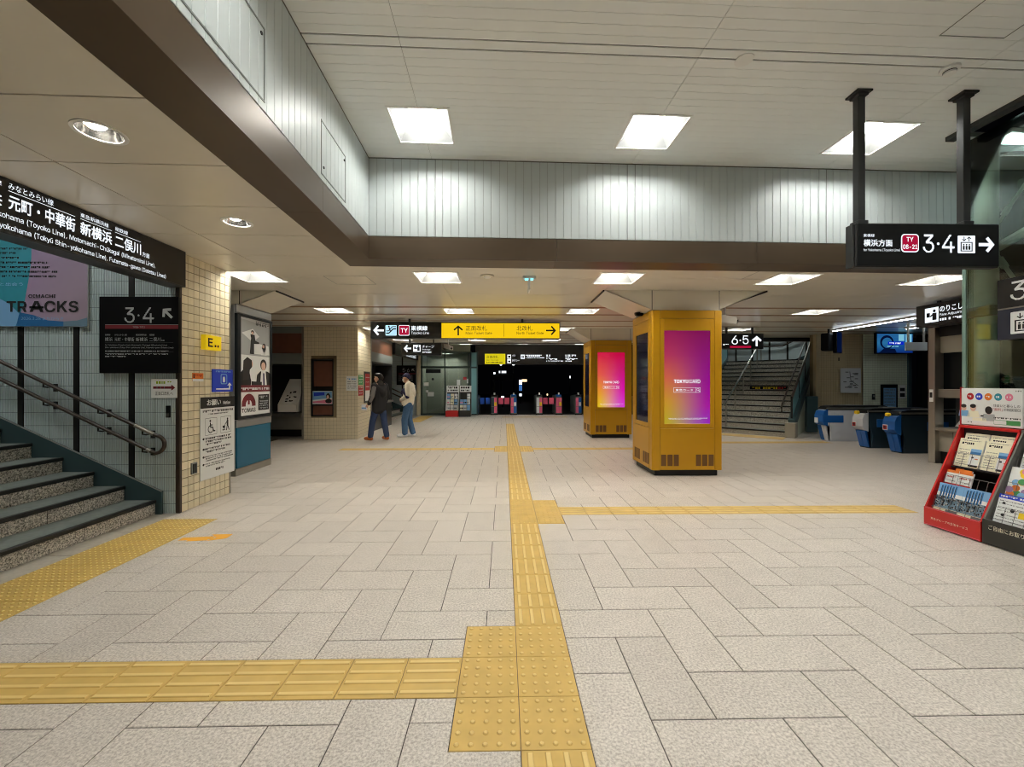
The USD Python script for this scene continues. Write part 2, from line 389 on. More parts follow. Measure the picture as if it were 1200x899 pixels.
def icon_stroller(x0, z0, s):
    return union_all([Point(x0 + .66 * s, z0 + .88 * s).buffer(.075 * s), LineString([(x0 + .66 * s, z0 + .74 * s), (x0 + .66 * s, z0 + .46 * s)]).buffer(.085 * s), LineString([(x0 + .64 * s, z0 + .46 * s), (x0 + .56 * s, z0 + .1 * s)]).buffer(.04 * s), LineString([(x0 + .68 * s, z0 + .46 * s), (x0 + .82 * s, z0 + .1 * s)]).buffer(.04 * s),
                      LineString([(x0 + .62 * s, z0 + .7 * s), (x0 + .42 * s, z0 + .52 * s), (x0 + .34 * s, z0 + .2 * s)]).buffer(.03 * s), Polygon([(x0 + .14 * s, z0 + .42 * s), (x0 + .4 * s, z0 + .42 * s), (x0 + .34 * s, z0 + .24 * s), (x0 + .2 * s, z0 + .24 * s)]), Point(x0 + .2 * s, z0 + .14 * s).buffer(.06 * s), Point(x0 + .36 * s, z0 + .14 * s).buffer(.06 * s)])
class Print:
    """Flat print on the front face (y = y0, facing -y) of a thing or part."""
    def __init__(s, parent, y0=-0.0008, eps=0.0008): s.p, s.y, s.e, s.L = parent, y0, eps, {}
    def put(s, part, m, poly, lvl=1):
        s.L.setdefault((part, m), MB()).flat(poly, s.y - s.e * lvl); return s
    def text(s, part, m, t, x0, z0, h, w=None, kind='jp', lvl=2, size=48, anchor='l'): return s.put(part, m, text_poly(t, x0, z0, h, w, kind, size, anchor), lvl)
    def done(s):
        for (part, m), b in s.L.items(): b.build(part, m, s.p)

# ================================================================ STRUCTURE
H_LOW, H_UP, Z_SOF, Z_BRN = 3.10, 4.31, 3.07, 3.35
PIV, ROT = np.array([1.62, 4.57]), 1.6                     # the raised part of the ceiling is turned a little against the floor grid
cR, sR = math.cos(math.radians(ROT)), math.sin(math.radians(ROT))
def toU(x, y): d = np.array([x, y]) - PIV; return d[0] * cR + d[1] * sR, -d[0] * sR + d[1] * cR
def fromU(a, b): return PIV[0] + a * cR - b * sR, PIV[1] + a * sR + b * cR
xi, yi = toU(*hz(432, 303, Z_SOF)); xo, yo = toU(*hz(410, 312, Z_SOF))
XMAXU = 5.6
LS = 0.31                                                   # half the opening of a square light
# ---- floor: stone tiles in a basket of 2:1 slabs, tactile paving let in
fl = setting('floor')
TX0, TX1, TXM = -0.235, 0.369, 0.070
strips = []                                                 # (thing key, x0, x1, y0, y1, kind) of every tactile tile
def tact(key, x0, x1, y0, y1, kind): strips.append((key, x0, x1, y0, y1, kind))
ys = [1.746 + 0.2995 * k for k in range(4)]
for k in range(3):
    for a, b in ((TX0, TXM), (TXM, TX1)): tact('main', a, b, ys[k], ys[k + 1], 'dots')
for k in range(4): tact('main', TXM, TX1, ys[0] - .3 * (k + 1), ys[0] - .3 * k, 'bars_y')
yy = [ys[3], 2.85, 3.045, 3.345, 3.65, 3.955, 4.26, 4.565]
for a, b in zip(yy, yy[1:]): tact('main', TXM, TX1, a, b, 'bars_y')
y1 = [4.565, 4.872, 5.18, 5.487]
for a, b in zip(y1, y1[1:]):
    for k in range(2): tact('main', TXM + .3 * k, TX1 + .3 * k, a, b, 'dots')
for k in range(13): tact('main', TXM, TX1, 5.487 + .3 * k, 5.487 + .3 * (k + 1), 'bars_y')
ye = 5.487 + 3.9
for k in range(3):
    for q in range(3): tact('main', TXM - .3 + .3 * q, TX1 - .3 + .3 * q, ye + .28 * k, ye + .28 * (k + 1), 'dots')
ye2 = ye + .84
for k in range(19): tact('main', TXM, TX1, ye2 + .3 * k, ye2 + .3 * (k + 1), 'bars_y')
for k in range(10): tact('near', TX0 - .3 * (k + 1), TX0 - .3 * k, 2.046, 2.346, 'bars_x')
for k in range(14): tact('right', TX1 + .3 + .305 * k, TX1 + .3 + .305 * (k + 1), 4.872, 5.18, 'bars_x')
for k in range(12): tact('far', TX0 - .0 - .3 * (k + 1), TX0 - .3 * k, ye + .28, ye + .56, 'bars_x')
for k in range(14): tact('far', TX1 + .3 + .3 * k, TX1 + .6 + .3 * k, ye + .28, ye + .56, 'bars_x')
for k in range(12):
    for q in range(2): tact('stair', -3.86 + .3 * q, -3.56 + .3 * q, 4.80 - .3 * (k + 1), 4.80 - .3 * k, 'dots_fine')
for k in range(13): tact('exit', 4.6 + .3 * k, 4.9 + .3 * k, 10.62, 10.92, 'bars_x')
for k in range(10): tact('gate', -.1 + .3 * k, .2 + .3 * k, 18.9, 19.2, 'dots')
for k in range(11):
    for q in range(2): tact('upstair', -3.95 + .3 * q, -3.65 + .3 * q, 16.6 + .3 * k, 16.9 + .3 * k, 'dots')
# dotted paving at the foot of the far right stairs runs along the lowest step
S2O, S2D = np.array([5.964, 13.745]), np.array([0.68, 0.7332]); S2W = np.array([0.7332, -0.68])
BORD = sbox(-4.32, .9, -3.86, 5.0)
tact_area = union_all([sbox(a, c, b, d) for _, a, b, c, d, _ in strips])
stair_pave = Polygon([S2O - S2D * .12, S2O - S2D * .12 + S2W * 2.9, S2O - S2D * .72 + S2W * 2.9, S2O - S2D * .72])
cut = union_all([tact_area, stair_pave, BORD])
stone_mat = 'floor_stone'
def slab(poly, g=0.0028, c=0.003, zt=0.0, depth=0.012):
    p = poly.buffer(-g, join_style=2)
    mb = MB()
    for q in getattr(p, 'geoms', [p]):
        if q.is_empty or q.area < 4e-4: continue
        inner = q.buffer(-c, join_style=2)
        ic, oc = list(inner.exterior.coords)[:-1] if inner.geom_type == 'Polygon' and not inner.is_empty else [], list(q.exterior.coords)[:-1]
        if len(ic) == len(oc) == 4 and len(q.interiors) == 0:
            o, i = np.array(oc), np.array(ic)
            i = i[[int(np.argmin(((i - k) ** 2).sum(1))) for k in o]]
            if Polygon(o).exterior.is_ccw is False: o, i = o[::-1], i[::-1]
            v = np.vstack([np.c_[i, np.full(4, zt)], np.c_[o, np.full(4, zt - c * .7)], np.c_[o, np.full(4, zt - depth)]])
            f = [[0, 1, 2, 3]] + [[4 + k, 4 + (k + 1) % 4, (k + 1) % 4, k] for k in range(4)] + [[8 + k, 8 + (k + 1) % 4, 4 + (k + 1) % 4, 4 + k] for k in range(4)]
            mb.add(v, f)
        else: mb.pxy(q, zt - depth, zt)
    return mb
tiles = []
MY = 0.31; Y0 = 2.205
def herring(x0, mx, xa, xb, ya, yb):
    zone = sbox(xa, ya, xb, yb).difference(cut)
    from shapely.prepared import prep
    pz = prep(zone)
    for j in range(int((ya - Y0) / MY) - 3, int((yb - Y0) / MY) + 3):
        for i in range(int((xa - x0) / mx) - 4, int((xb - x0) / mx) + 4):
            k = (i - j) % 4
            if k == 0: r = sbox(x0 + i * mx, Y0 + j * MY, x0 + (i + 2) * mx, Y0 + (j + 1) * MY)
            elif k == 3: r = sbox(x0 + i * mx, Y0 + j * MY, x0 + (i + 1) * mx, Y0 + (j + 2) * MY)
            else: continue
            if pz.contains(r): tiles.append(r)
            elif pz.intersects(r):
                q = r.intersection(zone)
                if q.area > .003: tiles.append(q)
herring(-1.063, .316, -6.2, TXM, .2, 20.6)
herring(1.2813, .3041, TX1, 10.2, .2, 20.6)
herring(-1.063, .316, TXM, TX1, 15.925, 20.6)
def shown_area(r):
    x, y = r.centroid.x, r.centroid.y
    if y < 1.2: return 0
    px, py = project(x, y, 0)
    if px is None or not (-60 < px < 1260 and py < 930): return 0
    return r.area / y ** 3
tiles.sort(key=shown_area, reverse=True)
MB().box(-6.5, 13.5, -5, 20.65, -.2, -.0035).build('floor_bed', 'floor_joint', fl)
for r in tiles[:290]: slab(r, zt=rng.uniform(-.0004, .0004)).build('floor_tile', stone_mat, fl)
rest = MB()
for r in tiles[290:]:
    rest.merge(slab(r))
rest.build('floor_tiles', stone_mat, fl, kind='stuff')
for k in range(9): slab(sbox(-4.32, 5.0 - .6 * (k + 1), -3.86, 5.0 - .6 * k)).build('border_slab', 'border_stone', fl)
MB().pxy(Polygon([S2O - S2D * .72, S2O - S2D * .72 + S2W * 2.9, S2O - S2D * .12 + S2W * 2.9, S2O - S2D * .12]).buffer(-.004), -.006, .004).build('dotted_paving', 'tactile_yellow', fl)
# tactile paving: every tile with its own studs or bars
def tile_mesh(x0, x1, y0, y1, kind):
    b = slab(sbox(x0, y0, x1, y1), g=.0015, c=.002, zt=.001); w, d = x1 - x0, y1 - y0
    s = MB()
    if kind.startswith('dots'):
        n = 5 if kind == 'dots' else 6
        for i in range(n):
            for j in range(n):
                cx, cy = x0 + w * (i + .5) / n, y0 + d * (j + .5) / n; r0, r1 = .0135 if n == 5 else .012, .007
                an = np.arange(8) * math.pi / 4
                v = np.vstack([np.c_[cx + r0 * np.cos(an), cy + r0 * np.sin(an), np.full(8, .001)], np.c_[cx + r1 * np.cos(an), cy + r1 * np.sin(an), np.full(8, .006)]])
                s.add(v, [[k, (k + 1) % 8, 8 + (k + 1) % 8, 8 + k] for k in range(8)] + [[8, 9, 10, 11], [8, 11, 12, 15], [12, 13, 14, 15]])
    else:
        for i in range(4):
            if kind == 'bars_y':
                c = x0 + w * (i + .5) / 4; s.add(*bar(c - .0135, c + .0135, y0 + .012, y1 - .012))
            else:
                c = y0 + d * (i + .5) / 4; s.add(*bar(x0 + .012, x1 - .012, c - .0135, c + .0135))
    return b, s
def bar(a, b, c, d, h=.006, k=.005):
    v = np.array([[a, c, .001], [b, c, .001], [b, d, .001], [a, d, .001], [a + k, c + k, h], [b - k, c + k, h], [b - k, d - k, h], [a + k, d - k, h]])
    return v, np.array([[4, 5, 6, 7], [0, 1, 5, 4], [1, 2, 6, 5], [2, 3, 7, 6], [3, 0, 4, 7]])
labels = {'main': 'yellow tactile paving strip running straight ahead through the middle of the floor', 'near': 'yellow ribbed tactile strip running left from the nearest dotted crossing',
          'right': 'yellow tactile strip running right to the leaflet racks', 'far': 'thin yellow tactile strip crossing the hall behind the nearer gold pillar',
          'stair': 'double row of studded yellow paving in front of the granite stairs', 'exit': 'yellow tactile strip leading to the blue ticket gates on the right',
          'gate': 'short yellow tactile strip in front of the far ticket gates', 'upstair': 'yellow studded paving before the far left stairs behind the two people'}
for key, lb in labels.items():
    t = thing('tactile_paving', lb, 'tactile paving', kind='thing')
    for kk, a, b, c, d, kd in strips:
        if kk != key: continue
        tb, st = tile_mesh(a, b, c, d, kd)
        tb.merge(st).build('tactile_tile', 'tactile_bright' if key == 'stair' else 'tactile_yellow', t)
# worn tape arrow on the floor
t = thing('floor_arrow', 'worn orange-yellow tape arrow stuck on the floor beside the studded paving', 'floor marking', (*hz(241, 631, 0), 0), 12)
MB().pxy(affinity.scale(union_all([LineString([(-.32, .03), (.1, .0)]).buffer(.045, cap_style=2), Polygon([(.02, .12), (.3, .08), (.28, -.06), (.05, -.1), (.13, 0)]), LineString([(-.2, -.03), (.05, -.05)]).buffer(.03, cap_style=2)]), .72, .85, origin=(0, 0)), .0012, .0024).build('tape', mat('tape_orange', (236, 170, 40), .6), t)

# ---- raised ceiling and the two white walls round it
cu = setting('ceiling', (PIV[0], PIV[1], 0), ROT)
NB, YB0 = 100, yi - 10.0
lights_u = [(x, y) for y in (0, -2.6, -5.2, -7.8) for x in (-2.5, 0, 2.5)]
holes_u = union_all([sbox(x - LS, y - LS, x + LS, y + LS) for x, y in lights_u])
xg = toU(*hz(1113, 160, H_UP))[0]; yg = toU(*hz(1113, 160, H_UP))[1]                 # corner of the glazed shaft in the ceiling
shaft_u = sbox(xg, yg - 12, 9, yg)
outline_u = sbox(xi - .02, YB0, XMAXU, yi + .02).difference(shaft_u)
MB().pxy(outline_u.difference(holes_u), H_UP + .008, H_UP + .06).build('ceiling_backing', 'gap_soft', cu)
xs = [xi, -2.5, 0, 2.5, XMAXU]; far_boards = MB()
for r in range(NB):
    ya, yb = yi - .1 * (r + 1), yi - .1 * r
    wide = .012 if r in (17, 18) else 0
    for q in range(4):
        p = sbox(xs[q] + .002, ya + .0013, xs[q + 1] - .002, yb - .0013 - wide).difference(union_all([holes_u, shaft_u]))
        if p.is_empty or p.area < .001: continue
        if r < 24:
            b = MB()
            for g in getattr(p, 'geoms', [p]): b.pxy(g, H_UP, H_UP + .008)
            b.build('ceiling_board', 'ceiling_board', cu)
        else:
            for g in getattr(p, 'geoms', [p]): far_boards.pxy(g, H_UP, H_UP + .008)
far_boards.build('ceiling_boards', 'ceiling_board', cu, kind='stuff')
# dark edge trim where the shaft meets the ceiling
MB().pxy(sbox(xg - .03, yg - 7, xg + .07, yg + .02), H_UP - .05, H_UP + .05).build('shaft_trim', 'trim_dark', cu)
# access hatch, round cover, smoke detector in the raised ceiling
a0 = toU(*hz(1100, 42, H_UP)); a1 = toU(*hz(1150, 2, H_UP))
ring = sbox(a0[0], a0[1] - .55, a0[0] + .55, a0[1]); MB().pxy(ring.difference(ring.buffer(-.008)), H_UP - .002, H_UP + .002).build('hatch_frame', 'panel_grey', cu)
dx, dy = toU(*hz(872, 70, H_UP)); MB().pxy(Point(dx, dy).buffer(.075), H_UP - .006, H_UP).build('round_cover', 'light_frame', cu)
wl = setting('wall_left', (PIV[0], PIV[1], 0), ROT)
MB().box(xi - .2, xi - .006, YB0, yi + .2, Z_BRN - .02, H_UP + .1).build('wall_backing', 'gap_soft', wl)
def hitUx(px, py, a):
    d = ray(px, py); dl = np.array([d[0] * cR + d[1] * sR, -d[0] * sR + d[1] * cR]); o = toU(0, 0); t = (a - o[0]) / dl[0]
    return o[1] + dl[1] * t, EYE + d[2] * t
h1a, h1b = hitUx(376, 203, xi), hitUx(404.8, 183.5, xi)
h2b = hitUx(310, 34, xi); h2c = hitUx(310, 121, xi)
hat = [(h1a[0], h1b[0], h1a[1], h1b[1]), (h2b[0] - .95, h2b[0], h2c[1], h2b[1])]
for k in range(100):
    ya, yb = yi - .1 * (k + 1), yi - .1 * k
    MB().rbox(xi - .012, xi, ya + .0015, yb - .0015, Z_BRN, H_UP - .012, .002).build('wall_panel', 'white_board', wl)
for a, b, c, d in hat:
    r_ = sbox(a, c, b, d); MB().pyz(r_.difference(r_.buffer(-.012, join_style=2)), xi - .002, xi + .004).build('hatch_frame', 'panel_grey', wl)
    MB().cyl((xi, a + .06, c + .08), (xi + .006, a + .06, c + .08), .012, 10).build('hatch_lock', 'trim_dark', wl)
    MB().cyl((xi, b - .04, d - .06), (xi + .006, b - .04, d - .06), .012, 10).build('hatch_lock', 'trim_dark', wl)
wb = setting('wall_back', (PIV[0], PIV[1], 0), ROT)
MB().box(xi - .2, XMAXU + .4, yi + .006, yi + .2, Z_BRN - .02, H_UP + .1).build('wall_backing', 'gap_soft', wb)
nb = int((XMAXU + .4 - xi) / .1)
for k in range(nb):
    MB().rbox(xi + .1 * k + .0015, xi + .1 * (k + 1) - .0015, yi, yi + .012, Z_BRN, H_UP - .012, .002).build('wall_panel', 'white_board', wb)
for q in (-2.55, -.05, 2.45):
    for e in (0, .1): MB().box(q + e - .003, q + e + .003, yi - .003, yi + .004, Z_BRN, H_UP - .012).build('wall_joint', 'panel_grey', wb)
# brown metal beams
tb = setting('trim_1', (PIV[0], PIV[1], 0), ROT)
for ya, yb in ((YB0, -4.2), (-4.2, -.72), (-.72, yo)):
    yb2 = min(yb, yi)
    MB().pxz(Polygon([(xo, Z_SOF), (xi, Z_SOF), (xi, Z_BRN - .012), (xi - .012, Z_BRN), (xi - .1, Z_BRN), (xi - .1, H_LOW + .05), (xo, H_LOW + .05)]), ya + .0015, yb2 - .0015).build('beam_section', 'brown_metal', tb)
tb2 = setting('trim_2', (PIV[0], PIV[1], 0), ROT)
for xa, xb in ((xi, -.95), (-.95, 1.62), (1.62, 4.2), (4.2, XMAXU + .4)):
    xa2 = xo if xa == xi else xa
    poly = Polygon([(yo, Z_SOF), (yi, Z_SOF), (yi, Z_BRN - .012), (yi + .012, Z_BRN), (yi + .1, Z_BRN), (yi + .1, H_LOW + .05), (yo, H_LOW + .05)])
    MB().pyz(poly, xa2 + .0015, xb - .0015).build('beam_section', 'brown_metal', tb2)

# ---- low ceiling
cl = setting('ceiling_low')
lights_l = [(x, y) for y in (6.15, 8.95, 11.9, 14.8) for x in (-3.62, -.97, 1.68, 4.22, 6.75)]
lights_l = [p for p in lights_l if p not in ((4.22, 8.95), (6.75, 14.8), (4.22, 14.8))] + [(-6.3, 11.9)]
lights_l[4] = (6.5, 6.15)
spots = [hz(117, 155, H_LOW), hz(278, 260.5, H_LOW)]
spots.append((2 * spots[0][0] - spots[1][0] + .02, 2 * spots[0][1] - spots[1][1]))
low_holes = union_all([sbox(x - LS, y - LS, x + LS, y + LS) for x, y in lights_l] + [Point(*p).buffer(.115) for p in spots])
raised_u = Polygon([fromU(xo, -20), fromU(12, -20), fromU(12, yo), fromU(xo, yo)])
SVOID = sbox(-12, 1.6, -3.84, 5.0)
RAISE2 = sbox(-2.85, 16.2, 6, 22)
VOID2 = Polygon([(5.6, 14.2), (14, 14.2), (14, 22), (5.6, 22)])
whole = Polygon([fromU(-9, yi - 10), fromU(xo + .02, yi - 10), fromU(xo + .02, yo - .0), (14, fromU(0, yo)[1] + .22), (14, 20.4), (-9, 20.4)])
ceil_l = whole.difference(union_all([raised_u.buffer(-.03), SVOID, RAISE2, VOID2]))
left_zone = Polygon([fromU(-9, -20), fromU(xo + .03, -20), fromU(xo + .03, yo + .02), fromU(-9, yo + .02)])
MB().pxy(ceil_l.difference(low_holes), H_LOW + .045, H_LOW + .07).build('ceiling_backing', 'gap_dark', cl)
seam = toU(*hz(170, 243, H_LOW))[0]; sy = toU(*hz(75, 190, H_LOW))[1]
def panels(zone, xcuts, ycuts, fr, gap=.0055):
    for a, b in zip(xcuts, xcuts[1:]):
        for c, d in zip(ycuts, ycuts[1:]):
            p = Polygon([fr(a + gap, c + gap), fr(b - gap, c + gap), fr(b - gap, d - gap), fr(a + gap, d - gap)]).intersection(zone)
            if p.is_empty: continue
            p = p.difference(low_holes)
            m = MB()
            for g in getattr(p, 'geoms', [p]):
                if g.geom_type == 'Polygon' and g.area > .002: m.pxy(g, H_LOW, H_LOW + .045)
            m.build('ceiling_panel', 'ceiling_low', cl)
panels(ceil_l.intersection(left_zone), [-9, seam - 2.4, seam - 1.2, seam, xo + .05], [sy + .71 * k for k in range(-12, 5)] + [yo + .1], fromU)
far_zone = ceil_l.difference(left_zone)
ch = [8.46, 9.36, 10.3, 11.27, 12.24, 13.21, 14.18, 15.15]
xc = [-9, -6.3, -3.62, -.97, 1.68, 4.22, 6.75, 9.3, 14]
panels(far_zone, xc, [4.5, 6.15, 7.3, ch[0]], lambda a, b: (a, b), .0028)
for a, b in zip(ch, ch[1:] + [16.2]): panels(far_zone, xc, [a + .16, b], lambda a, b: (a, b), .0028)
panels(far_zone, xc, [16.2, 17.6, 19, 20.4], lambda a, b: (a, b), .0028)
for c in ch:
    p = sbox(-9, c, 14, c + .16).intersection(far_zone).difference(low_holes)
    MB().pxy(p, H_LOW + .003, H_LOW + .045).build('ceiling_channel', 'brown_channel', cl)
for px, py, w, d in ((411, 328.5, .62, .5), (905, 322, .6, .5)):
    x, y = hz(px, py, H_LOW); r_ = sbox(x - w / 2, y - d / 2, x + w / 2, y + d / 2)
    MB().pxy(r_.difference(r_.buffer(-.006)), H_LOW - .0015, H_LOW + .002).build('hatch_frame', 'panel_grey', cl)

# ---- ceiling lights
def make_light(label, loc, rotz, group, lampm):
    t = thing('ceiling_light', label, 'ceiling light', loc, rotz, group)
    o, i, hgt = LS - .002, .155, .17
    MB().pxy(sbox(-o - .012, -o - .012, o + .012, o + .012).difference(sbox(-o + .01, -o + .01, o - .01, o - .01)), -.008, .0).build('light_frame', 'light_frame', t)
    v = [[-o, -o, 0], [o, -o, 0], [o, o, 0], [-o, o, 0], [-i, -i, hgt], [i, -i, hgt], [i, i, hgt], [-i, i, hgt]]
    w = [[x * 1.02, y * 1.02, z + .012] for x, y, z in v]
    f = [[0, 4, 5, 1], [1, 5, 6, 2], [2, 6, 7, 3], [3, 7, 4, 0]]
    MB().add(v + w, f + [[a + 8 for a in q[::-1]] for q in f]).build('light_reflector', 'reflector', t)
    MB().box(-i + .001, i - .001, -i + .001, i - .001, hgt - .002, hgt + .02).build('light_diffuser', lampm, t)
    return t
rowname = ['front row', 'second row', 'third row', 'last row']
lt0 = None
for k, (x, y) in enumerate(lights_u):
    loc = (*fromU(x, y), H_UP)
    if k < 3: lb = 'square recessed light in the raised white ceiling, ' + ('leftmost of the three', 'middle of the three', 'rightmost, behind the sign hangers')[k]
    else: lb = 'square recessed light of the raised ceiling above the viewpoint'
    if k == 0: lt0 = make_light(lb, loc, ROT, 'raised ceiling lights', 'lamp_cool')
    else: dup(lt0, lb, loc, ROT, group='raised ceiling lights' if k < 3 else 'raised ceiling lights behind the viewpoint')
names = {-3.62: 'above the left shop front', -.97: 'left of the middle strip', 1.68: 'right of the middle strip', 4.22: 'beyond the nearer gold pillar top', 6.75: 'towards the right ticket gates', 6.5: 'near the elevator shaft', -6.3: 'far left over the ticket machine'}
rows = {6.15: 'nearest row', 8.95: 'second row', 11.9: 'third row', 14.8: 'farthest row'}
ll0 = None
for x, y in lights_l:
    if ll0 is None: ll0 = make_light(f'square recessed light in the low beige ceiling, {rows[y]}, {names[x]}', (x, y, H_LOW), 0, 'low ceiling lights', 'lamp'); continue
    dup(ll0, f'square recessed light in the low beige ceiling, {rows[y]}, {names[x]}', (x, y, H_LOW), 0, group='low ceiling lights')
for k, p in enumerate(spots):
    t = thing('downlight', ('round recessed downlight in the beige ceiling, larger one near the brown beam', 'round recessed downlight in the beige ceiling, smaller one above the direction sign end', 'round recessed downlight above the viewpoint, out of the picture')[k], 'downlight', (*p, H_LOW), 0, 'round downlights')
    a = np.arange(32) * 2 * np.pi / 32
    MB().pxy(Point(0, 0).buffer(.135).difference(Point(0, 0).buffer(.112)), -.006, .0).build('light_ring', 'light_frame', t)
    r = [(.114, -.004), (.105, .03), (.085, .07), (.05, .10)]; b = MB()
    v = np.vstack([np.c_[q * np.cos(a), q * np.sin(a), np.full(32, z)] for q, z in r] + [np.c_[(q + .006) * np.cos(a), (q + .006) * np.sin(a), np.full(32, z + .006)] for q, z in r])
    f = []
    for s_ in (0, 4):
        for i in range(3):
            for j in range(32):
                q = [s_ * 32 + i * 32 + j, s_ * 32 + (i + 1) * 32 + j, s_ * 32 + (i + 1) * 32 + (j + 1) % 32, s_ * 32 + i * 32 + (j + 1) % 32]; f.append(q if s_ == 0 else q[::-1])
    b.add(v, f).build('light_reflector', 'chrome', t, smooth=True)
    MB().sphere((0, -.03, .035), .055, 2, (1, 1, .55)).build('light_bulb', 'spot_lamp', t, smooth=True)
for q, (x, y) in enumerate(((-4.9, 3.6), (-7.0, 3.2))): dup(lt0, 'square light in the high ceiling over the left granite stairs, ' + ('lower end', 'upper end')[q], (x, y, 4.45), 0, group='lights over the left stairs')
# small things on the ceilings
x, y = hz(1113, 80, H_UP); t = thing('smoke_detector', 'white round smoke detector on the raised ceiling near the sign hangers', 'smoke detector', (x, y, H_UP))
MB().cyl((0, 0, -.02), (0, 0, 0), .07, 20).build('detector_base', 'light_frame', t); MB().cyl((0, 0, -.05), (0, 0, -.02), .045, 16).build('detector_head', 'light_frame', t); MB().cyl((0, 0, -.036), (0, 0, -.03), .047, 16).build('detector_slot', 'trim_dark', t)
x, y = hz(571, 323, H_LOW); t = thing('smoke_detector', 'flat beige detector disc on the low ceiling beside the hanging exit sign', 'smoke detector', (x, y, H_LOW))
MB().cyl((0, 0, -.02), (0, 0, 0), .1, 20).build('detector_base', 'ceiling_low', t); MB().cyl((0, 0, -.032), (0, 0, -.02), .05, 16).build('detector_head', 'light_frame', t)
x, y = hz(620, 324, H_LOW); t = thing('exit_sign', 'thin edge-on emergency exit sign glowing cyan under the low ceiling', 'exit sign', (x, y, H_LOW))
MB().rbox(-.09, .09, -.05, .05, -.04, 0, .005).build('sign_base', 'light_frame', t); MB().rbox(-.06, .06, -.052, .04, -.05, -.04, .003).build('light_bar', 'exit_glow', t); MB().rbox(-.012, .012, -.13, .13, -.22, -.05, .003).build('sign_plate', 'light_frame', t)

# ---- left wall beside the granite stairs: ribbed tiles, then a pier of small cream tiles
YW = 5.01
XP = hz(215, 600, 0)[0]; YE = hz(275, 578, 0)[1]
w1 = setting('wall_left_stairs'); MB().pxy(sbox(-9, 1.6, -3.84, 5.0).difference(union_all([sbox(x - LS, y - LS, x + LS, y + LS) for x, y in ((-4.9, 3.6), (-7.0, 3.2))])), 4.45, 4.5).build('void_ceiling', 'ceiling_low', w1); MB().box(-3.86, -3.83, 1.6, 5.0, 3.1, 4.45).box(-9, -3.84, 1.55, 1.6, 0, 4.45).build('void_side', 'wall_grey', w1)
MB().box(-9, XP - .012, YW + .012, YE, 0, 4.6).build('wall_body', 'rib_gap', w1)
strip_x = [hy(p, 450, YW)[0] for p in (154.2, 89.5, 24.2)]; strip_x += [2 * strip_x[2] - strip_x[1]]
edges = [XP - .02] + strip_x
sw = .031
zj = 1.818 - .155 * 12
for bi in range(4):
    xa, xb = edges[bi + 1] + sw, edges[bi] - (sw if bi else 0.03)
    for half in range(2):
        a, b = xa + (xb - xa) * half / 2 + .0015, xa + (xb - xa) * (half + 1) / 2 - .0015
        n = max(8, int(round((b - a) / .028)))
        X, D = [], []
        for i in range(n):
            p, q = a + (b - a) * i / n, a + (b - a) * (i + 1) / n
            X += [p + .003, p + .0055, q - .0055, q - .003]; D += [.008, 0, 0, .008]
        X, D = np.array(X), np.array(D)
        for r in range(24):
            z0, z1 = max(zj + .155 * r + .002, 0), zj + .155 * (r + 1) - .002
            if z1 < .03: continue
            v = np.vstack([np.c_[X, YW + D, np.full(len(X), z0)], np.c_[X, YW + D, np.full(len(X), z1)]]); L = len(X)
            f = [[i, i + 1, L + i + 1, L + i] for i in range(L - 1) if i % 4 != 3]
            MB().add(v, f).build('ribbed_tile', 'ribbed_tile', w1)
for x in strip_x: MB().box(x - sw, x + sw, YW - .006, YW + .012, 0, 4.5).build('black_strip', 'black_strip', w1)
MB().rbox(XP - .045, XP + .004, YW - .006, YW + .03, 0, H_LOW, .006).build('corner_trim', 'rail_brown', w1)
nz, ny = 31, 9
for r in range(nz):
    for c in range(ny):
        dy, dz = (YE - .02 - YW - .03) / ny, H_LOW / nz
        a, b, z0, z1 = YW + .03 + dy * c + .003, YW + .03 + dy * (c + 1) - .003, r * dz + .003, (r + 1) * dz - .003
        k = .002
        v = [[XP - .012, a, z0], [XP - .012, b, z0], [XP - .012, b, z1], [XP - .012, a, z1], [XP, a + k, z0 + k], [XP, b - k, z0 + k], [XP, b - k, z1 - k], [XP, a + k, z1 - k]]
        MB().add(v, [[4, 5, 6, 7], [0, 1, 5, 4], [1, 2, 6, 5], [2, 3, 7, 6], [3, 0, 4, 7]]).build('mosaic_tile', 'mosaic_cream', w1)
MB().box(XP - .03, XP - .008, YW + .02, YE - .01, 0, H_LOW).build('tile_grout', 'mosaic_grout', w1)
MB().rbox(XP - .05, XP, YE - .012, YE + .012, 0, H_LOW, .003).build('corner_trim', 'steel_dull', w1)

# ================================================================ STAIRS AND RAILS
def staircase(name, label, loc, rotz, width, n, run, rise, block=None, top=0.0):
    t = thing(name, label, 'stairs', loc, rotz)
    for k in range(n):
        y, z = k * run, (k + 1) * rise; dep = run + .06 + (top if k == n - 1 else 0)
        st = MB().rbox(0, width, y + .012, y + dep, max(z - rise - .02, 0), z - .03, .003).build('step', 'granite', t)
        MB().rbox(0, width, y, y + dep, z - .03, z, .004).build('tread', 'tread', st)
        MB().rbox(.0, width, y - .006, y + .045, z - .036, z + .003, .006).build('nosing', 'nosing', st)
        for q in range(1, int(width / .75)): MB().box(q * .75 - .0015, q * .75 + .0015, y + .010, y + .013, z - rise, z - .036).build('stone_joint', 'gap_dark', st)
    return t
xs0 = hy(183.5, 584.6, YW - .03)[0]; RUN, RISE = .356, .168
staircase('staircase', 'granite staircase with black nosings rising to the left beside the ribbed tile wall', (xs0, 1.9, 0), 90, YW - .035 - 1.9, 9, RUN, RISE)
t = thing('stair_skirting', 'dark teal sloping stringer board along the tile wall at the granite stairs', 'skirting')
pe, pb = hy(189.5, 576, YW - .03), hy(189.5, 600, YW - .03)
sl = (hy(0, 489.8, YW - .03)[1] - hy(152, 559.5, YW - .03)[1]) / (hy(0, 489.8, YW - .03)[0] - hy(152, 559.5, YW - .03)[0])
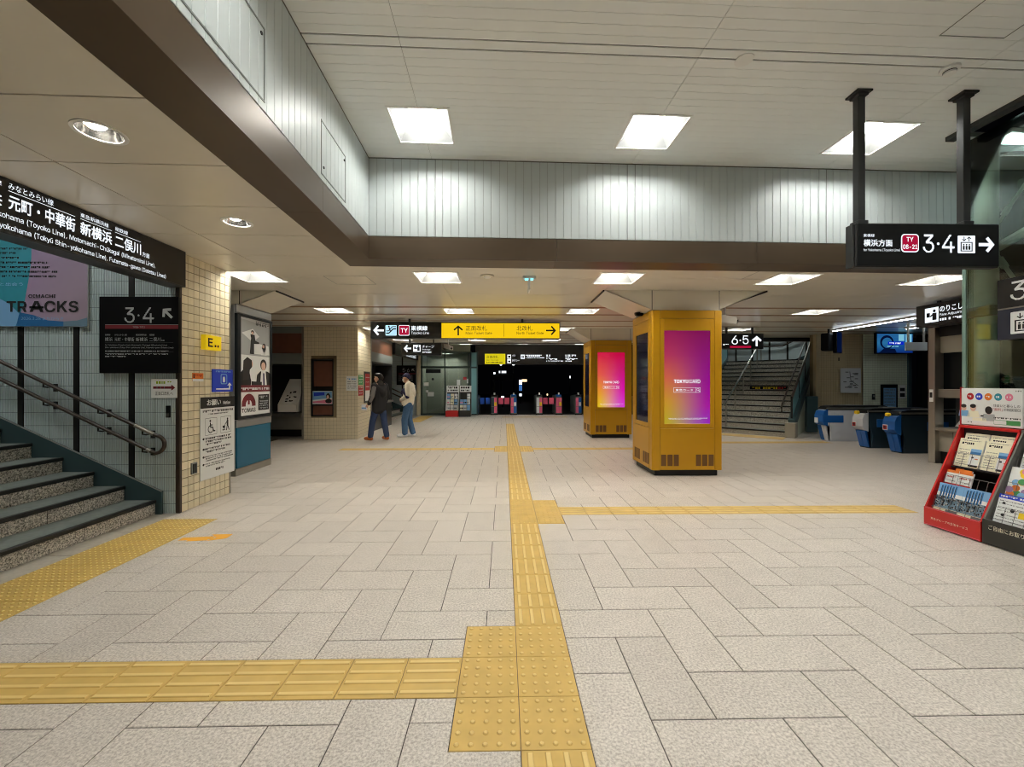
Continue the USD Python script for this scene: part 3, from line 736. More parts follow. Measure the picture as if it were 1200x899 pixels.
MB().pxz(Polygon([(pe[0], 0), (pe[0], pe[1]), (-7.2, pe[1] + sl * (-7.2 - pe[0])), (-7.2, pe[1] + sl * (-7.2 - pe[0]) - .75), (pe[0] - .5, 0)]), YW - .034, YW - .008).build('stringer', 'stringer', t)
MB().tube([(pe[0], YW - .03, pe[1]), (-7.2, YW - .03, pe[1] + sl * (-7.2 - pe[0]))], .008, 6).build('stringer_edge', 'frame_silver', t)

YR = YW - .085
A, B = [(*hy(p, q, YR),) for p, q in ((0, 423.5), (183.3, 510.5))]
C, D_ = [(*hy(p, q, YR),) for p, q in ((181.5, 531), (0, 444.3))]
t = thing('handrail', 'brown double handrail with rounded U end on the tile wall by the stairs', 'handrail')
def ext(P, Q, x): return (x, P[1] + (Q[1] - P[1]) / (Q[0] - P[0]) * (x - P[0]))
A2, D2 = ext(A, B, -7.1), ext(C, D_, -7.1)
dirv = np.array([B[0] - A[0], B[1] - A[1]]); dirv /= np.linalg.norm(dirv)
mid = (np.array(B) + np.array(C)) / 2; rad = np.linalg.norm(np.array(B) - np.array(C)) / 2
nrm = (np.array(B) - mid) / rad; side = np.array([nrm[1], -nrm[0]])
if side @ dirv < 0: side = -side
U = [mid + rad * (math.cos(a) * nrm + math.sin(a) * side) for a in np.linspace(0, math.pi, 15)]
pts = [A2, tuple(np.array(B) - dirv * .02)] + [tuple(u) for u in U] + [tuple(np.array(C) - dirv * .02), D2]
MB().tube([(x, YR, z) for x, z in pts], .021, 12).build('rail', 'rail_brown', t, smooth=60)
for P, d0, d1 in ((B, .27, .03), (C, .1, .05)):
    a_, b_ = np.array(P) - dirv * d0, np.array(P) - dirv * d1
    MB().tube([(a_[0], YR, a_[1]), (b_[0], YR, b_[1])], .0225, 12).build('rail_sleeve', 'steel_dull', t, smooth=60)
for px, py, qy in ((51, 449, 470), (115, 479.5, 500.5), (167, 504.5, 525)):
    for yy_ in (py, qy):
        x, z = hy(px, yy_, YR)
        br = MB().tube([(x, YR, z - .005), (x, YR, z - .045), (x + .05, YR, z - .05), (x + .05, YW, z - .05)], .009, 8).box(x + .025, x + .075, YW - .006, YW, z - .1, z - .01)
        br.build('rail_bracket', 'frame_dark', t)

# ================================================================ SIGNS ON THE LEFT
def sign_box(t, w, z0, z1, depth=.16, face='sign_face', edge='sign_edge', fr=.012, part='sign_case'):
    """local: x 0..w, front at y=0, going back to depth; z relative to the thing's base"""
    MB().rbox(0, w, .004, depth, z0, z1, .006).build(part, edge, t)
    MB().rbox(fr, w - fr, 0, .008, z0 + fr, z1 - fr, .002).build('sign_face', face, t)
# long direction sign over the stairs (plane x = XS, facing +x)
XS = hy(218.5, 320, 5.0)[0]; YL = 1.7
t = thing('direction_sign', 'long black overhead sign with white station names hung above the granite stairs', 'sign', (XS, YL, 0), 90)
sz0, sz1 = 2.675, H_LOW - .003
sign_box(t, 5.0 - YL, sz0, sz1, .22)
pr = Print(t, 0, .001)
def LP(px, py): y, z = hx(px, py, XS); return y - YL, z
def lt(s, px0, px1, zt0, zt1, kind='jp', m='lit_white', size=48, anchor_left=None):
    a = LP(px0, 300)[0] if anchor_left is None else anchor_left; b = LP(px1, 300)[0]
    pr.text('lettering', m, s, a, zt0, zt1 - zt0, b - a, kind, size=size)
zK0, zK1 = LP(17, 247.5)[1], LP(17, 229.3)[1]
zS0, zS1 = zK1 + .035, zK1 + .075
lt('みなとみらい線', 9.6, 62.3, zS0, zS1 + .01); lt('元町・中華街', 9.6, 88, zK0, zK1, 'jpb')
lt('東急新横浜線', 94, 127, zS0, zS1); lt('新横浜', 94, 131, zK0, zK1, 'jpb'); lt('相鉄線', 134.7, 149.5, zS0, zS1); lt('二俣川', 134.7, 165, zK0, zK1, 'jpb'); lt('方面', 166.5, 175, zK0 - .002, zK0 + .048)
for a, b in ((9.6, 88), (94, 131), (134.7, 165)): pr.put('rule', 'lit_white', sbox(LP(a, 300)[0], zK1 + .018, LP(b, 300)[0], zK1 + .022))
xe = LP(9.6, 300)[0]; lt('横浜', 0, 2, zK0, zK1, 'jpb', anchor_left=xe - .38); lt('東横線', 0, 2, zS0, zS1, anchor_left=xe - .38)
e0 = LP(30, 300)[0]; e1 = LP(181.7, 300)[0]; f1 = LP(194, 300)[0]
def frac(full, tail, size=40): return font('enl', size).getlength(tail) / font('enl', size).getlength(full)
T1, T2 = 'for Yokohama (Toyoko Line), Motomachi-Chūkagai (Minatomirai Line),', 'Shin-yokohama (Tokyū Shin-yokohama Line), Futamata-gawa (Sotetsu Lines)'
w1_, w2_ = (e1 - e0) / frac(T1, T1[13:]), (f1 - LP(39, 300)[0]) / frac(T2, T2[14:])
zE = zK0 - .075; zE2 = zE - .082
pr.text('lettering', 'lit_white', T1, e1 - w1_, zE - .012, .055, w1_, 'enl', size=40)
pr.text('lettering', 'lit_white', T2, f1 - w2_, zE2 - .012, .055, w2_, 'enl', size=40)
pr.done()

# black board with 3·4 and arrow on the tile wall
bx0, bz1 = hy(116, 347.5, YW - .05); bx1, bz0 = hy(209, 437.5, YW - .05); W_, H_ = bx1 - bx0, bz1 - bz0
t = thing('direction_board', 'square black board with 3·4 and up-left arrow on the tile wall beside the stairs', 'sign', (bx0, YW - .05, bz0))
MB().rbox(0, W_, 0, .04, 0, H_, .004).build('board', 'board_black', t)
pr = Print(t, 0, .001); k = W_ / 93.0                          # metres per pixel
def bp(lx, ly): return (lx / 5.615 + 100 - 116) * k, H_ - (ly / 5.615 + 320 - 347.5) * k
def bt(s, a, b, c, d, kind='jp', m='print_grey', part='lettering'): x, z1_ = bp(a, c); x1_, z0_ = bp(b, d); pr.text(part, m, s, x, z0_, z1_ - z0_, x1_ - x, kind)
bt('3', 258, 325, 226, 332, 'enl'); bt('4', 378, 452, 226, 330, 'enl')
x, z = bp(350, 280); pr.put('lettering', 'print_grey', Point(x, z).buffer(.011))
x, z = bp(540, 265); pr.put('arrow', 'print_grey', arrow_poly(x, z, .15, 135, .2))
x, z = bp(130, 370); x1_, z1_ = bp(612, 344); pr.put('red_band', 'print_darkred', sbox(x, z, x1_ , z1_)); pr.put('rule', 'print_grey', sbox(x, z1_, x1_, z1_ + .004))
bt('TY08-TY21', 312, 392, 353, 364, 'en')
for s, a, b in (('東横線', 130, 165), ('みなとみらい線', 193, 273), ('東急新横浜線', 333, 402), ('相鉄線', 422, 455)): bt(s, a, b, 405, 416)
for s, a, b in (('横浜', 130, 180), ('元町・中華街', 193, 322), ('新横浜', 333, 410), ('二俣川', 422, 497)): bt(s, a, b, 427, 454)
bt('方面', 500, 522, 442, 453)
bt('for Yokohama (Toyoko Line), Motomachi-Chukagai (Minatomirai Line),', 130, 540, 473, 485, 'en'); bt('Shin-yokohama (Tokyu Shin-yokohama Line), Futamata-gawa (Sotetsu Lines)', 130, 580, 490, 502, 'en')
for q, (a, b, c) in enumerate(((130, 548, 513), (130, 545, 533), (130, 265, 548))):
    x, z = bp(a, c + 10); pr.put('small_print', 'print_grey', dashes(x, bp(b, 0)[0], z, .014, q + 3))
for c in (464, 526): x, z = bp(130, c); pr.put('rule', 'ink_grey', sbox(x, z, bp(580, 0)[0], z + .0015))
pr.done()

# poster at the stair top, on the tile wall
px1, pz0 = hy(103, 383, YW - .03); t = thing('wall_poster', 'large teal and mauve poster reading TRACKS on the tile wall under the long sign', 'poster', (-6.75, YW - .03, pz0))
W_ = px1 + 6.75; H_ = 1.08
MB().rbox(0, W_, 0, .022, 0, H_, .003).build('poster_board', 'print_grey', t)
pr = Print(t, 0, .001); k = (YW - .03) / F / math.cos(0) 
def tp(lx, ly): x, z = hy(lx / 7.492, ly / 7.492 + 270, YW - .03); return x + 6.75, z - pz0
full = sbox(.003, .003, W_ - .003, H_ - .003)
screen_mat('poster_mauve', 0, W_, 0, H_, [(0, (150, 120, 176)), (1, (146, 120, 170))], [(0, (166, 146, 160)), (1, (140, 124, 150))], 0.0)
usd_p = stage.GetPrimAtPath('/World/Looks/poster_mauve/p')
sh = UsdShade.Shader(usd_p); sh.CreateInput('base_color', Sdf.ValueTypeNames.Float3).ConnectToSource(UsdShade.Shader(stage.GetPrimAtPath('/World/Looks/poster_mauve/m')).CreateOutput('result', Sdf.ValueTypeNames.Token)); sh.GetInput('roughness').Set(0.5)
pr.put('mauve_field', 'poster_mauve', full, 1)
teal = Polygon([(-1, -1), (*tp(195, 840),), (*tp(160, 780),), (*tp(215, 640),), (*tp(250, 450),), (*tp(277, 250),), (tp(280, 0)[0], 2), (-1, 2)]).intersection(full)
pr.put('teal_field', 'print_teal', teal, 2)
pr.put('blue_field', 'print_sky', Polygon([(-1, tp(0, 590)[1]), tp(0, 600), tp(90, 650), tp(180, 740), tp(140, 840), (-1, -.5)]).intersection(full), 3)
mat('print_deepblue', (36, 104, 160), .5); mat('print_slate', (104, 132, 150), .5)
pr.put('blue_corner', 'print_deepblue', Polygon([tp(175, 720), tp(300, 745), tp(420, 790), tp(560, 800), tp(560, 900), tp(130, 900)]).intersection(full), 4)
pr.put('slate_corner', 'print_slate', Polygon([tp(560, 800), tp(680, 792), tp(775, 765), tp(790, 900), tp(560, 900)]).intersection(full), 4)
def tt(s, a, b, c, d, kind, m='ink'): x, z1_ = tp(a, c); x1_, z0_ = tp(b, d); pr.text('lettering', m, s, x, z0_, z1_ - z0_, x1_ - x, kind, lvl=6)
tt('OIMACHI', 255, 492, 562, 595, 'enb'); tt('TR', 62, 240, 622, 718, 'enb'); tt('A', 265, 385, 622, 718, 'enb'); tt('CKS', 395, 692, 618, 722, 'enb')
x, z = tp(262, 685); x1_, z1_ = tp(388, 668); pr.put('lettering', 'ink', sbox(x, z, x1_, z1_), 6)
tt('2026.3.28 まちびらき', 190, 560, 760, 790, 'jp', 'print_sky')
for q, (b, c) in enumerate(((250, 160), (145, 198), (170, 240), (425, 282), (440, 322), (510, 362), (495, 402))):
    x, z = tp(-260, c + 8); pr.put('small_print', 'ink', dashes(x, tp(b, 0)[0], z, .022, 40 + q), 6)
tt('街と出会う', -60, 205, 458, 490, 'jp', 'print_sky'); pr.done()

# small notice with red arrow, and the little black switch
nx0, nz1 = hy(177, 444, YW - .012); nx1, nz0 = hy(207.5, 466.5, YW - .012)
t = thing('wall_notice', 'small white notice with dark red arrow below the black 3·4 board', 'notice', (nx0, YW - .012, nz0)); W_, H_ = nx1 - nx0, nz1 - nz0
MB().rbox(0, W_, 0, .008, 0, H_, .002).build('notice_board', 'print_white', t)
pr = Print(t, 0, .0008); pr.put('small_print', 'print_olive', dashes(W_ * .2, W_ * .78, H_ * .74, H_ * .13, 5), 1)
pr.put('arrow', 'print_darkred', union_all([sbox(W_ * .08, H_ * .48, W_ * .8, H_ * .6), Polygon([(W_ * .78, H_ * .38), (W_ * .93, H_ * .54), (W_ * .78, H_ * .7)])]), 1)
pr.put('arrow_gap', 'ink_grey', union_all([sbox(W_ * .22, H_ * .48, W_ * .25, H_ * .6), sbox(W_ * .36, H_ * .48, W_ * .39, H_ * .6), sbox(W_ * .5, H_ * .48, W_ * .53, H_ * .6)]), 2)
pr.text('lettering', 'ink', '正面口改札へ', W_ * .16, H_ * .14, H_ * .2, W_ * .68); pr.done()
x0, z1_ = hy(193.8, 475.5, YW - .02); x1_, z0_ = hy(198.8, 489.5, YW - .02)
t = thing('intercom', 'small dark upright intercom on the tile wall under the arrow notice', 'intercom', (x0, YW - .02, z0_))
MB().rbox(0, x1_ - x0, 0, .018, 0, z1_ - z0_, .004).build('case', 'board_black', t); MB().rbox(.006, x1_ - x0 - .006, -.004, .004, .01, .05, .002).build('button_plate', 'sign_edge', t)

# things on the cream pier (plane x = XP, facing +x)
def on_pier(name, label, cat, p0, p1, zt, zb, thick, board, part='board'):
    ya, yb = hx(p0, 450, XP + thick)[0], hx(p1, 450, XP + thick)[0]
    z1, z0 = hx(p0, zt, XP + thick)[1], hx(p0, zb, XP + thick)[1]
    t = thing(name, label, cat, (XP + thick, ya, z0), 90)
    MB().rbox(0, yb - ya, 0, thick + .001, 0, z1 - z0, .003).build(part, board, t)
    return t, yb - ya, z1 - z0
t, W_, H_ = on_pier('exit_marker', 'yellow box sign with black letter E on the cream tile pier', 'sign', 241, 259.5, 392, 409.5, .06, 'marker_yellow', 'sign_case')
pr = Print(t, 0, .001); pr.text('lettering', 'ink', 'E', W_ * .14, H_ * .2, H_ * .6, W_ * .3, 'enb'); pr.put('small_print', 'ink', union_all([sbox(W_ * .55, H_ * .22, W_ * .66, H_ * .38), sbox(W_ * .72, H_ * .22, W_ * .83, H_ * .38)]), 1); pr.done()
t, W_, H_ = on_pier('wall_sticker', 'small orange and white sticker on the cream tile pier left of the blue sign', 'sticker', 225.5, 238.5, 437, 447, .004, 'print_orange')
pr = Print(t, 0, .0006); pr.put('white_field', 'print_white', sbox(0, 0, W_, H_ * .3)); pr.put('small_print', 'print_red', dashes(W_ * .1, W_ * .9, H_ * .55, H_ * .25, 9), 1); pr.put('picture', 'ink', sbox(W_ * .08, H_ * .4, W_ * .2, H_ * .85), 1); pr.done()
t, W_, H_ = on_pier('blue_sign', 'blue guide sign with white bent arrow on the cream tile pier', 'sign', 249, 273, 432.5, 459.5, .012, 'print_blue')
pr = Print(t, 0, .0008); pr.put('small_print', 'print_sky', dashes(W_ * .15, W_ * .9, H_ * .87, H_ * .07, 12), 1)
pr.put('picture', 'print_sky', rrect(W_ * .38, W_ * .7, H_ * .34, H_ * .8, W_ * .06).difference(rrect(W_ * .42, W_ * .66, H_ * .38, H_ * .76, W_ * .04)), 1); pr.put('picture', 'print_white', rrect(W_ * .48, W_ * .6, H_ * .42, H_ * .68, W_ * .05), 1)
pr.put('arrow', 'print_white', union_all([sbox(W_ * .16, H_ * .09, W_ * .86, H_ * .16), sbox(W_ * .78, H_ * .09, W_ * .86, H_ * .3), Polygon([(W_ * .7, H_ * .28), (W_ * .82, H_ * .42), (W_ * .94, H_ * .28)])]), 1); pr.done()
t, W_, H_ = on_pier('wall_notice', 'tall white notice with wheelchair and stroller pictograms on the cream pier', 'notice', 235, 274.8, 466, 564.5, .012, 'print_white')
pr = Print(t, 0, .0008); pr.put('header', 'ink', sbox(0, H_ * .866, W_, H_), 1); pr.text('lettering', 'print_white', 'お願い', W_ * .17, H_ * .895, H_ * .075, W_ * .4, 'jpb'); pr.text('lettering', 'print_white', 'Notice', W_ * .64, H_ * .9, H_ * .045, W_ * .22, 'enb')
pr.put('small_print', 'ink', union_all([dashes(W_ * .06, W_ * .95, H_ * .815, H_ * .026, 21), dashes(W_ * .2, W_ * .8, H_ * .785, H_ * .014, 22)]), 1)
for a, ic in ((.12, icon_wheelchair), (.56, icon_stroller)):
    s = W_ * .33; x0 = W_ * a; z0 = H_ * .535; zz = H_ * .21
    pr.put('pictogram', 'ink', rrect(x0, x0 + s, z0, z0 + zz, .01).difference(rrect(x0 + .004, x0 + s - .004, z0 + .004, z0 + zz - .004, .008)), 1)
    pr.put('pictogram', 'ink', affinity.scale(ic(0, 0, 1), s * .9, zz * .9, origin=(0, 0)) if False else affinity.translate(affinity.scale(ic(0, 0, 1), s * .9, zz * .88, origin=(0, 0)), x0 + s * .05, z0 + zz * .06), 1)
for q, (a, b, z, h) in enumerate(((.1, .9, .485, .022), (.14, .9, .45, .022), (.14, .6, .415, .022), (.1, .85, .36, .022), (.14, .7, .325, .022), (.1, .92, .27, .014), (.14, .9, .245, .014), (.14, .95, .22, .014), (.1, .85, .18, .014), (.14, .7, .155, .014), (.42, .66, .08, .03))):
    pr.put('small_print', 'ink', dashes(W_ * a, W_ * b, H_ * z, H_ * h, 50 + q), 1)
pr.put('bullet', 'ink', union_all([Point(W_ * .075, H_ * z).buffer(W_ * .022) for z in (.496, .371, .277, .187)]), 1); pr.done()
t, W_, H_ = on_pier('outlet_cover', 'small grey socket cover low on the cream pier left of the white notice', 'socket', 225, 231.5, 543, 556.5, .018, 'panel_grey', 'cover')
MB().rbox(W_ * .15, W_ * .85, -.004, .004, H_ * .1, H_ * .9, .003).build('cover_lid', 'frame_dark', t)

# ================================================================ PILLARS WITH DISPLAYS
def pillar_skirt(name, label, x0, x1, y0, y1, flare_l, flare_r, ztop, zbot):
    """beige sheet-metal hood between the ceiling and a pillar, wider at the ceiling"""
    t = thing(name, label, 'pillar hood', (0, 0, 0))
    a, b = x0 - flare_l, x1 + flare_r
    fr = [(a, y0, ztop), (b, y0, ztop), (x1, y0, zbot), (x0, y0, zbot)]; bk = [(x, y1, z) for x, _, z in fr]
    def sheet(q, nm='hood_panel', g=.0):
        q = np.array(q, float); n = np.cross(q[1] - q[0], q[2] - q[0]); n /= np.linalg.norm(n); c = q.mean(0); q = c + (q - c) * (1 - g)
        MB().add(np.vstack([q, q - n * .012]), [[0, 1, 2, 3], [7, 6, 5, 4], [0, 4, 5, 1], [1, 5, 6, 2], [2, 6, 7, 3], [3, 7, 4, 0]]).build(nm, 'ceiling_low', t)
    for yy_, fl_ in ((y0, 1), (y1, -1)):
        quads = [[(a, yy_, ztop), (x0, yy_, zbot), (x0 + .003, yy_, zbot), (x0 + .003, yy_, ztop)], [(x0 + .006, yy_, ztop), (x0 + .006, yy_, zbot), (x1 - .006, yy_, zbot), (x1 - .006, yy_, ztop)], [(x1 - .003, yy_, ztop), (x1 - .003, yy_, zbot), (x1, yy_, zbot), (b, yy_, ztop)]]
        for q in quads: sheet(q if fl_ > 0 else q[::-1])
    sheet([(a, y1, ztop), (x0, y1, zbot), (x0, y0, zbot), (a, y0, ztop)]); sheet([(b, y0, ztop), (x1, y0, zbot), (x1, y1, zbot), (b, y1, ztop)])
    for q in (x0, x1): MB().box(q - .006, q + .006, y0 - .0015, y0 + .004, zbot + .002, ztop - .002).build('hood_seam', 'trim_dark', t)
    MB().box(a - .02, a + .0, y0, y1, ztop - .022, ztop + .003).box(b, b + .02, y0, y1, ztop - .022, ztop + .003).build('hood_edge', 'trim_dark', t)
    return t
KX0, KX1, KD = hz(764, 558.2, 0)[0], hz(847, 558.2, 0)[0], 1.06
KY1, KY2 = hz(800, 558.2, 0)[1], hz(717, 513.4, 0)[1]
KW, KH = KX1 - KX0, 2.755
GL = [(0, (186, 170, 40)), (.25, (205, 150, 40)), (.5, (210, 100, 70)), (.75, (180, 50, 90)), (1, (150, 22, 84))]
GR = [(0, (150, 40, 190)), (.2, (170, 10, 160)), (.5, (150, 6, 140)), (1, (130, 6, 84))]
screen_mat('card_screen', .2, KW - .2, .85, 2.42, GL, GR, 0.85)
GL2 = [(0, (226, 196, 30)), (.3, (230, 150, 40)), (.6, (226, 90, 70)), (1, (206, 10, 70))]
GR2 = [(0, (214, 60, 214)), (.3, (214, 10, 170)), (.7, (200, 10, 110)), (1, (196, 0, 60))]
screen_mat('card_screen_far', .2, KW - .2, .85, 2.42, GL2, GR2, 0.95)
def make_kiosk(label, loc, scr):
    t = thing('display_pillar', label, 'display pillar', loc)
    W, D, H, c = KW, KD, KH, .085
    MB().rbox(.06, W - .06, .05, D - .05, 0, .1, .004).build('plinth', 'plinth_black', t)
    MB().rbox(c * .6, W - c * .6, c * .6, D - c * .6, .1, H - .02, .004).build('pillar_core', 'kiosk_seam', t)
    for (x, y, sx, sy_) in ((0, 0, 1, 1), (W, 0, -1, 1), (0, D, 1, -1), (W, D, -1, -1)):
        w = .13
        p = Polygon([(x + sx * .02, y), (x + sx * w, y), (x + sx * w, y + sy_ * .05), (x + sx * .06, y + sy_ * .06), (x + sx * .05, y + sy_ * w), (x, y + sy_ * w), (x, y + sy_ * .02)])
        MB().pxy(p if p.exterior.is_ccw else Polygon(list(p.exterior.coords)[::-1]), .1, H).build('corner_post', 'kiosk_gold', t)
    def face(fx, L, front):
        # fx maps (u along the face, outward depth d, z) to local xyz
        def bx(u0, u1, d0, d1, z0, z1, nm, m, parent=t, c_=.003):
            P = np.array([fx(u, d, z) for u in (u0, u1) for d in (d0, d1) for z in (z0, z1)])
            return MB().rbox(P[:, 0].min(), P[:, 0].max(), P[:, 1].min(), P[:, 1].max(), P[:, 2].min(), P[:, 2].max(), c_).build(nm, m, parent)
        a, b = .137, L - .137
        bx(a, b, -.004, .03, H - .13, H, 'top_panel', 'kiosk_gold')
        zb, zt = .80, H - .137
        m0, m1, s0, s1 = a + .065, b - .065, .87, 2.42
        fr = bx(a, m0, -.003, .03, zb, zt, 'screen_frame', 'kiosk_gold'); bx(m1, b, -.003, .03, zb, zt, 'frame_side', 'kiosk_gold', fr); bx(m0, m1, -.003, .03, zb, s0, 'frame_bottom', 'kiosk_gold', fr); bx(m0, m1, -.003, .03, s1, zt, 'frame_top', 'kiosk_gold', fr)
        sc = bx(m0, m1, .012, .03, s0, s1, 'screen', scr if front else 'screen_dark', t, .0005)
        lo = bx(a, b, -.003, .03, .105, .793, 'lower_panel', 'kiosk_gold')
        for u in ((a + .13, b - .13) if True else ()):
            for q in (-1, 0, 1): bx(u + q * .105 - .043 + (.03 if u < L / 2 else -.03), u + q * .105 + .043 + (.03 if u < L / 2 else -.03), -.006, .004, .17, .36, 'vent_grille', 'vent_brown', lo, .002)
        return sc, m0, m1, s0, s1
    sc, m0, m1, s0, s1 = face(lambda u, d, z: (u, d, z), W, True)
    pr = Print(sc, .0118, .001); w_ = m1 - m0
    pr.text('lettering', 'lit_white', 'TOKYU', m0 + w_ * .215, 1.545, .062, w_ * .31, 'enb'); pr.text('lettering', 'lit_white', 'CARD', m0 + w_ * .55, 1.545, .062, w_ * .235, 'enl')
    bxr = sbox(m0 + w_ * .21, 1.39, m0 + w_ * .79, 1.475); pr.put('search_box', 'lit_white', bxr.difference(bxr.buffer(-.0035)).union(sbox(m0 + w_ * .685, 1.39, m0 + w_ * .69, 1.475)), 2)
    pr.text('lettering', 'lit_white', '東急カード', m0 + w_ * .25, 1.412, .04, w_ * .38); g = Point(m0 + w_ * .735, 1.44).buffer(.02); pr.put('search_icon', 'lit_white', g.difference(g.buffer(-.004)).union(LineString([(m0 + w_ * .755, 1.424), (m0 + w_ * .775, 1.408)]).buffer(.003)), 2)
    pr.put('small_print', 'lit_white', dashes(m0 + w_ * .1, m0 + w_ * .95, s0 + .09, .006, 77), 2); pr.put('small_print', 'lit_white', dashes(m0 + w_ * .1, m0 + w_ * .8, s0 + .075, .005, 78), 2); pr.done()
    face(lambda u, d, z: (d, D - u, z), D, False)
    MB().rbox(.02, W - .02, .02, D - .02, H - .02, H + .012, .004).build('top_plate', 'frame_silver', t)
    return t
make_kiosk('nearer gold pillar with a big pink display, standing right of the tactile strip', (KX0, KY1, 0), 'card_screen')
make_kiosk('farther gold pillar with a bright orange-pink display, left behind the nearer one', (KX0 - .02, KY2, 0), 'card_screen_far')
pillar_skirt('pillar_hood', 'beige flared hood joining the nearer gold pillar to the ceiling', KX0 + .02, KX1 - .02, KY1 + .06, KY1 + KD, .80, .80, H_LOW - .002, KH + .02)
pillar_skirt('pillar_hood', 'beige flared hood over the farther gold pillar', KX0, KX1 - .04, KY2 + .06, KY2 + KD, .55, .55, H_LOW - .002, KH + .02)
# security cameras by the nearer pillar
def cctv(label, loc, drop, rz, body='machine_white'):
    t = thing('security_camera', label, 'camera', loc, rz)
    MB().cyl((0, 0, -.015), (0, 0, 0), .05, 16).build('mount_plate', 'light_frame', t); MB().cyl((0, 0, -drop), (0, 0, 0), .018, 10).build('drop_pole', 'light_frame', t)
    MB().hull([(x, y, z - drop) for x in (-.07, .07) for y, z in ((-.19, -.09), (-.19, .03), (.17, .0), (.17, .13), (-.1, .06))]).build('camera_body', body, t)
    MB().cyl((0, -.2, -drop - .045), (0, -.185, -drop - .04), .04, 14).build('camera_lens', 'sign_black', t)
x, z = hy(853, 365, 7.2); cctv('grey security camera on a white drop pole right of the nearer gold pillar', (x, 7.3, H_LOW), .44, 60)
x, z = hy(751, 369, 7.3); t = thing('cable_clip', 'small black camera clamp at the top left corner of the nearer gold pillar', 'clamp', (x, 7.35, KH - .015))
MB().rbox(-.07, .06, -.04, .04, 0, .05, .012).build('clamp_body', 'board_black', t); MB().cyl((-.09, 0, .03), (.0, 0, .05), .028, 12).build('clamp_barrel', 'sign_black', t)

# left poster pillar (plane x = XA, facing +x)
(XA, YA0), (XA1, YA1) = hz(277, 558.6, 0), hz(319.3, 544.4, 0); HA = 2.86; WA = YA1 - YA0
t = thing('poster_pillar', 'blue-based pillar with a framed advertising poster behind the cream pier', 'pillar', (XA, YA0, 0), 90)
MB().rbox(0, WA, .03, 1.05, 0, HA - .02, .01).build('pillar_core', 'frame_silver', t)
MB().rbox(-.005, WA + .005, .005, 1.06, 0, .12, .004).build('plinth', 'steel_dull', t)
MB().rbox(.02, WA - .02, 0, .03, .125, .80, .004).build('lower_panel', 'teal_panel', t)
MB().rbox(.0, WA, -.005, .03, .805, .93, .004).build('rail', 'frame_silver', t)
MB().rbox(0, WA, -.01, .04, HA - .14, HA, .01).build('top_rail', 'frame_silver', t)
fz0, fz1 = .94, HA - .15
fp = MB().pxz(sbox(.0, fz0, WA, fz1).difference(sbox(.09, fz0 + .05, WA - .05, fz1 - .04)), -.02, .03).build('poster_frame', 'frame_dark', t)
MB().rbox(.09, WA - .05, .0, .02, fz0 + .05, fz1 - .04, .001).build('poster_sheet', 'poster_grey', t)
a0_, a1_, c0_, c1_ = .09, WA - .05, fz0 + .05, fz1 - .04; w_, h_ = a1_ - a0_, c1_ - c0_
pr = Print(t, -.001, .001)
def pu(u, v): return a0_ + w_ * u, c0_ + h_ * v
def pp(*q): return Polygon([pu(*e) for e in q])
pr.put('photo', 'print_white', pp((0, .30), (1, .30), (1, .62), (0, .62)), 1)
pr.put('photo', 'print_grey', pp((0, .62), (1, .62), (1, .95), (.2, .98), (0, .98)), 1)
pr.put('photo', 'print_white', pp((.05, .84), (.4, .9), (.62, .83), (.4, .76)), 2); pr.put('photo', 'print_white', pp((.4, .76), (.95, .74), (.98, .64), (.4, .64)), 2)
pr.put('figure', 'ink', pp((.3, .635), (.34, .8), (.32, .84), (.46, .84), (.48, .78), (.62, .765), (.6, .75), (.44, .745), (.44, .635)), 3); pr.put('figure', 'print_hair', ell(*pu(.39, .865), w_ * .05, h_ * .02), 3); pr.put('figure', 'print_skin', ell(*pu(.385, .855), w_ * .035, h_ * .016), 4)
pr.put('figure', 'print_hair', ell(*pu(.78, .715), w_ * .07, h_ * .05), 3); pr.put('figure', 'print_skin', ell(*pu(.76, .73), w_ * .04, h_ * .018), 4); pr.put('figure', 'print_white', pp((.68, .635), (.7, .7), (.84, .7), (.88, .635)), 3)
pr.put('figure', 'ink', pp((.0, .30), (.02, .44), (.12, .48), (.28, .46), (.34, .36), (.33, .30)), 3); pr.put('figure', 'print_hair', pp((.08, .36), (.1, .56), (.22, .6), (.36, .57), (.37, .5), (.3, .47), (.27, .37)), 4); pr.put('figure', 'print_skin', ell(*pu(.36, .53), w_ * .035, h_ * .03), 3)
pr.put('figure', 'print_hair', ell(*pu(.76, .53), w_ * .11, h_ * .06), 3); pr.put('figure', 'print_skin', ell(*pu(.76, .515), w_ * .075, h_ * .045), 4); pr.put('figure', 'ink', pp((.5, .31), (.54, .42), (.66, .46), (.9, .46), (1, .44), (1, .31)), 3)
pr.put('figure', 'print_white', pp((.64, .31), (.68, .46), (.84, .46), (.88, .31)), 4); pr.put('figure', 'navy', pp((.75, .31), (.74, .44), (.79, .44), (.8, .31)), 5); pr.put('photo', 'ink', pp((.35, .3), (.35, .35), (.7, .345), (.7, .3)), 5)
pr.put('red_band', 'print_darkred', pp((0, .24), (1, .24), (1, .31), (0, .31)), 6); x, z = pu(.03, .26); pr.put('small_print', 'print_white', dashes(x, pu(.96, 0)[0], z, h_ * .026, 88), 7)
pr.put('white_field', 'print_white', pp((0, 0), (1, 0), (1, .24), (0, .24)), 2)
cx, cz = pu(.27, .105); ring = Point(cx, cz).buffer(w_ * .22).difference(Point(cx, cz).buffer(w_ * .1)).intersection(sbox(cx - 1, cz - .02, cx + 1, cz + 1)); pr.put('logo', 'print_darkred', ring.union(Point(cx, cz + w_ * .3).buffer(w_ * .045)).union(sbox(cx - w_ * .03, cz + .01, cx + w_ * .03, cz + w_ * .12)), 3)
pr.text('lettering', 'ink', 'TOMAS', *pu(.05, .03), h_ * .045, w_ * .44, 'enb', lvl=3)
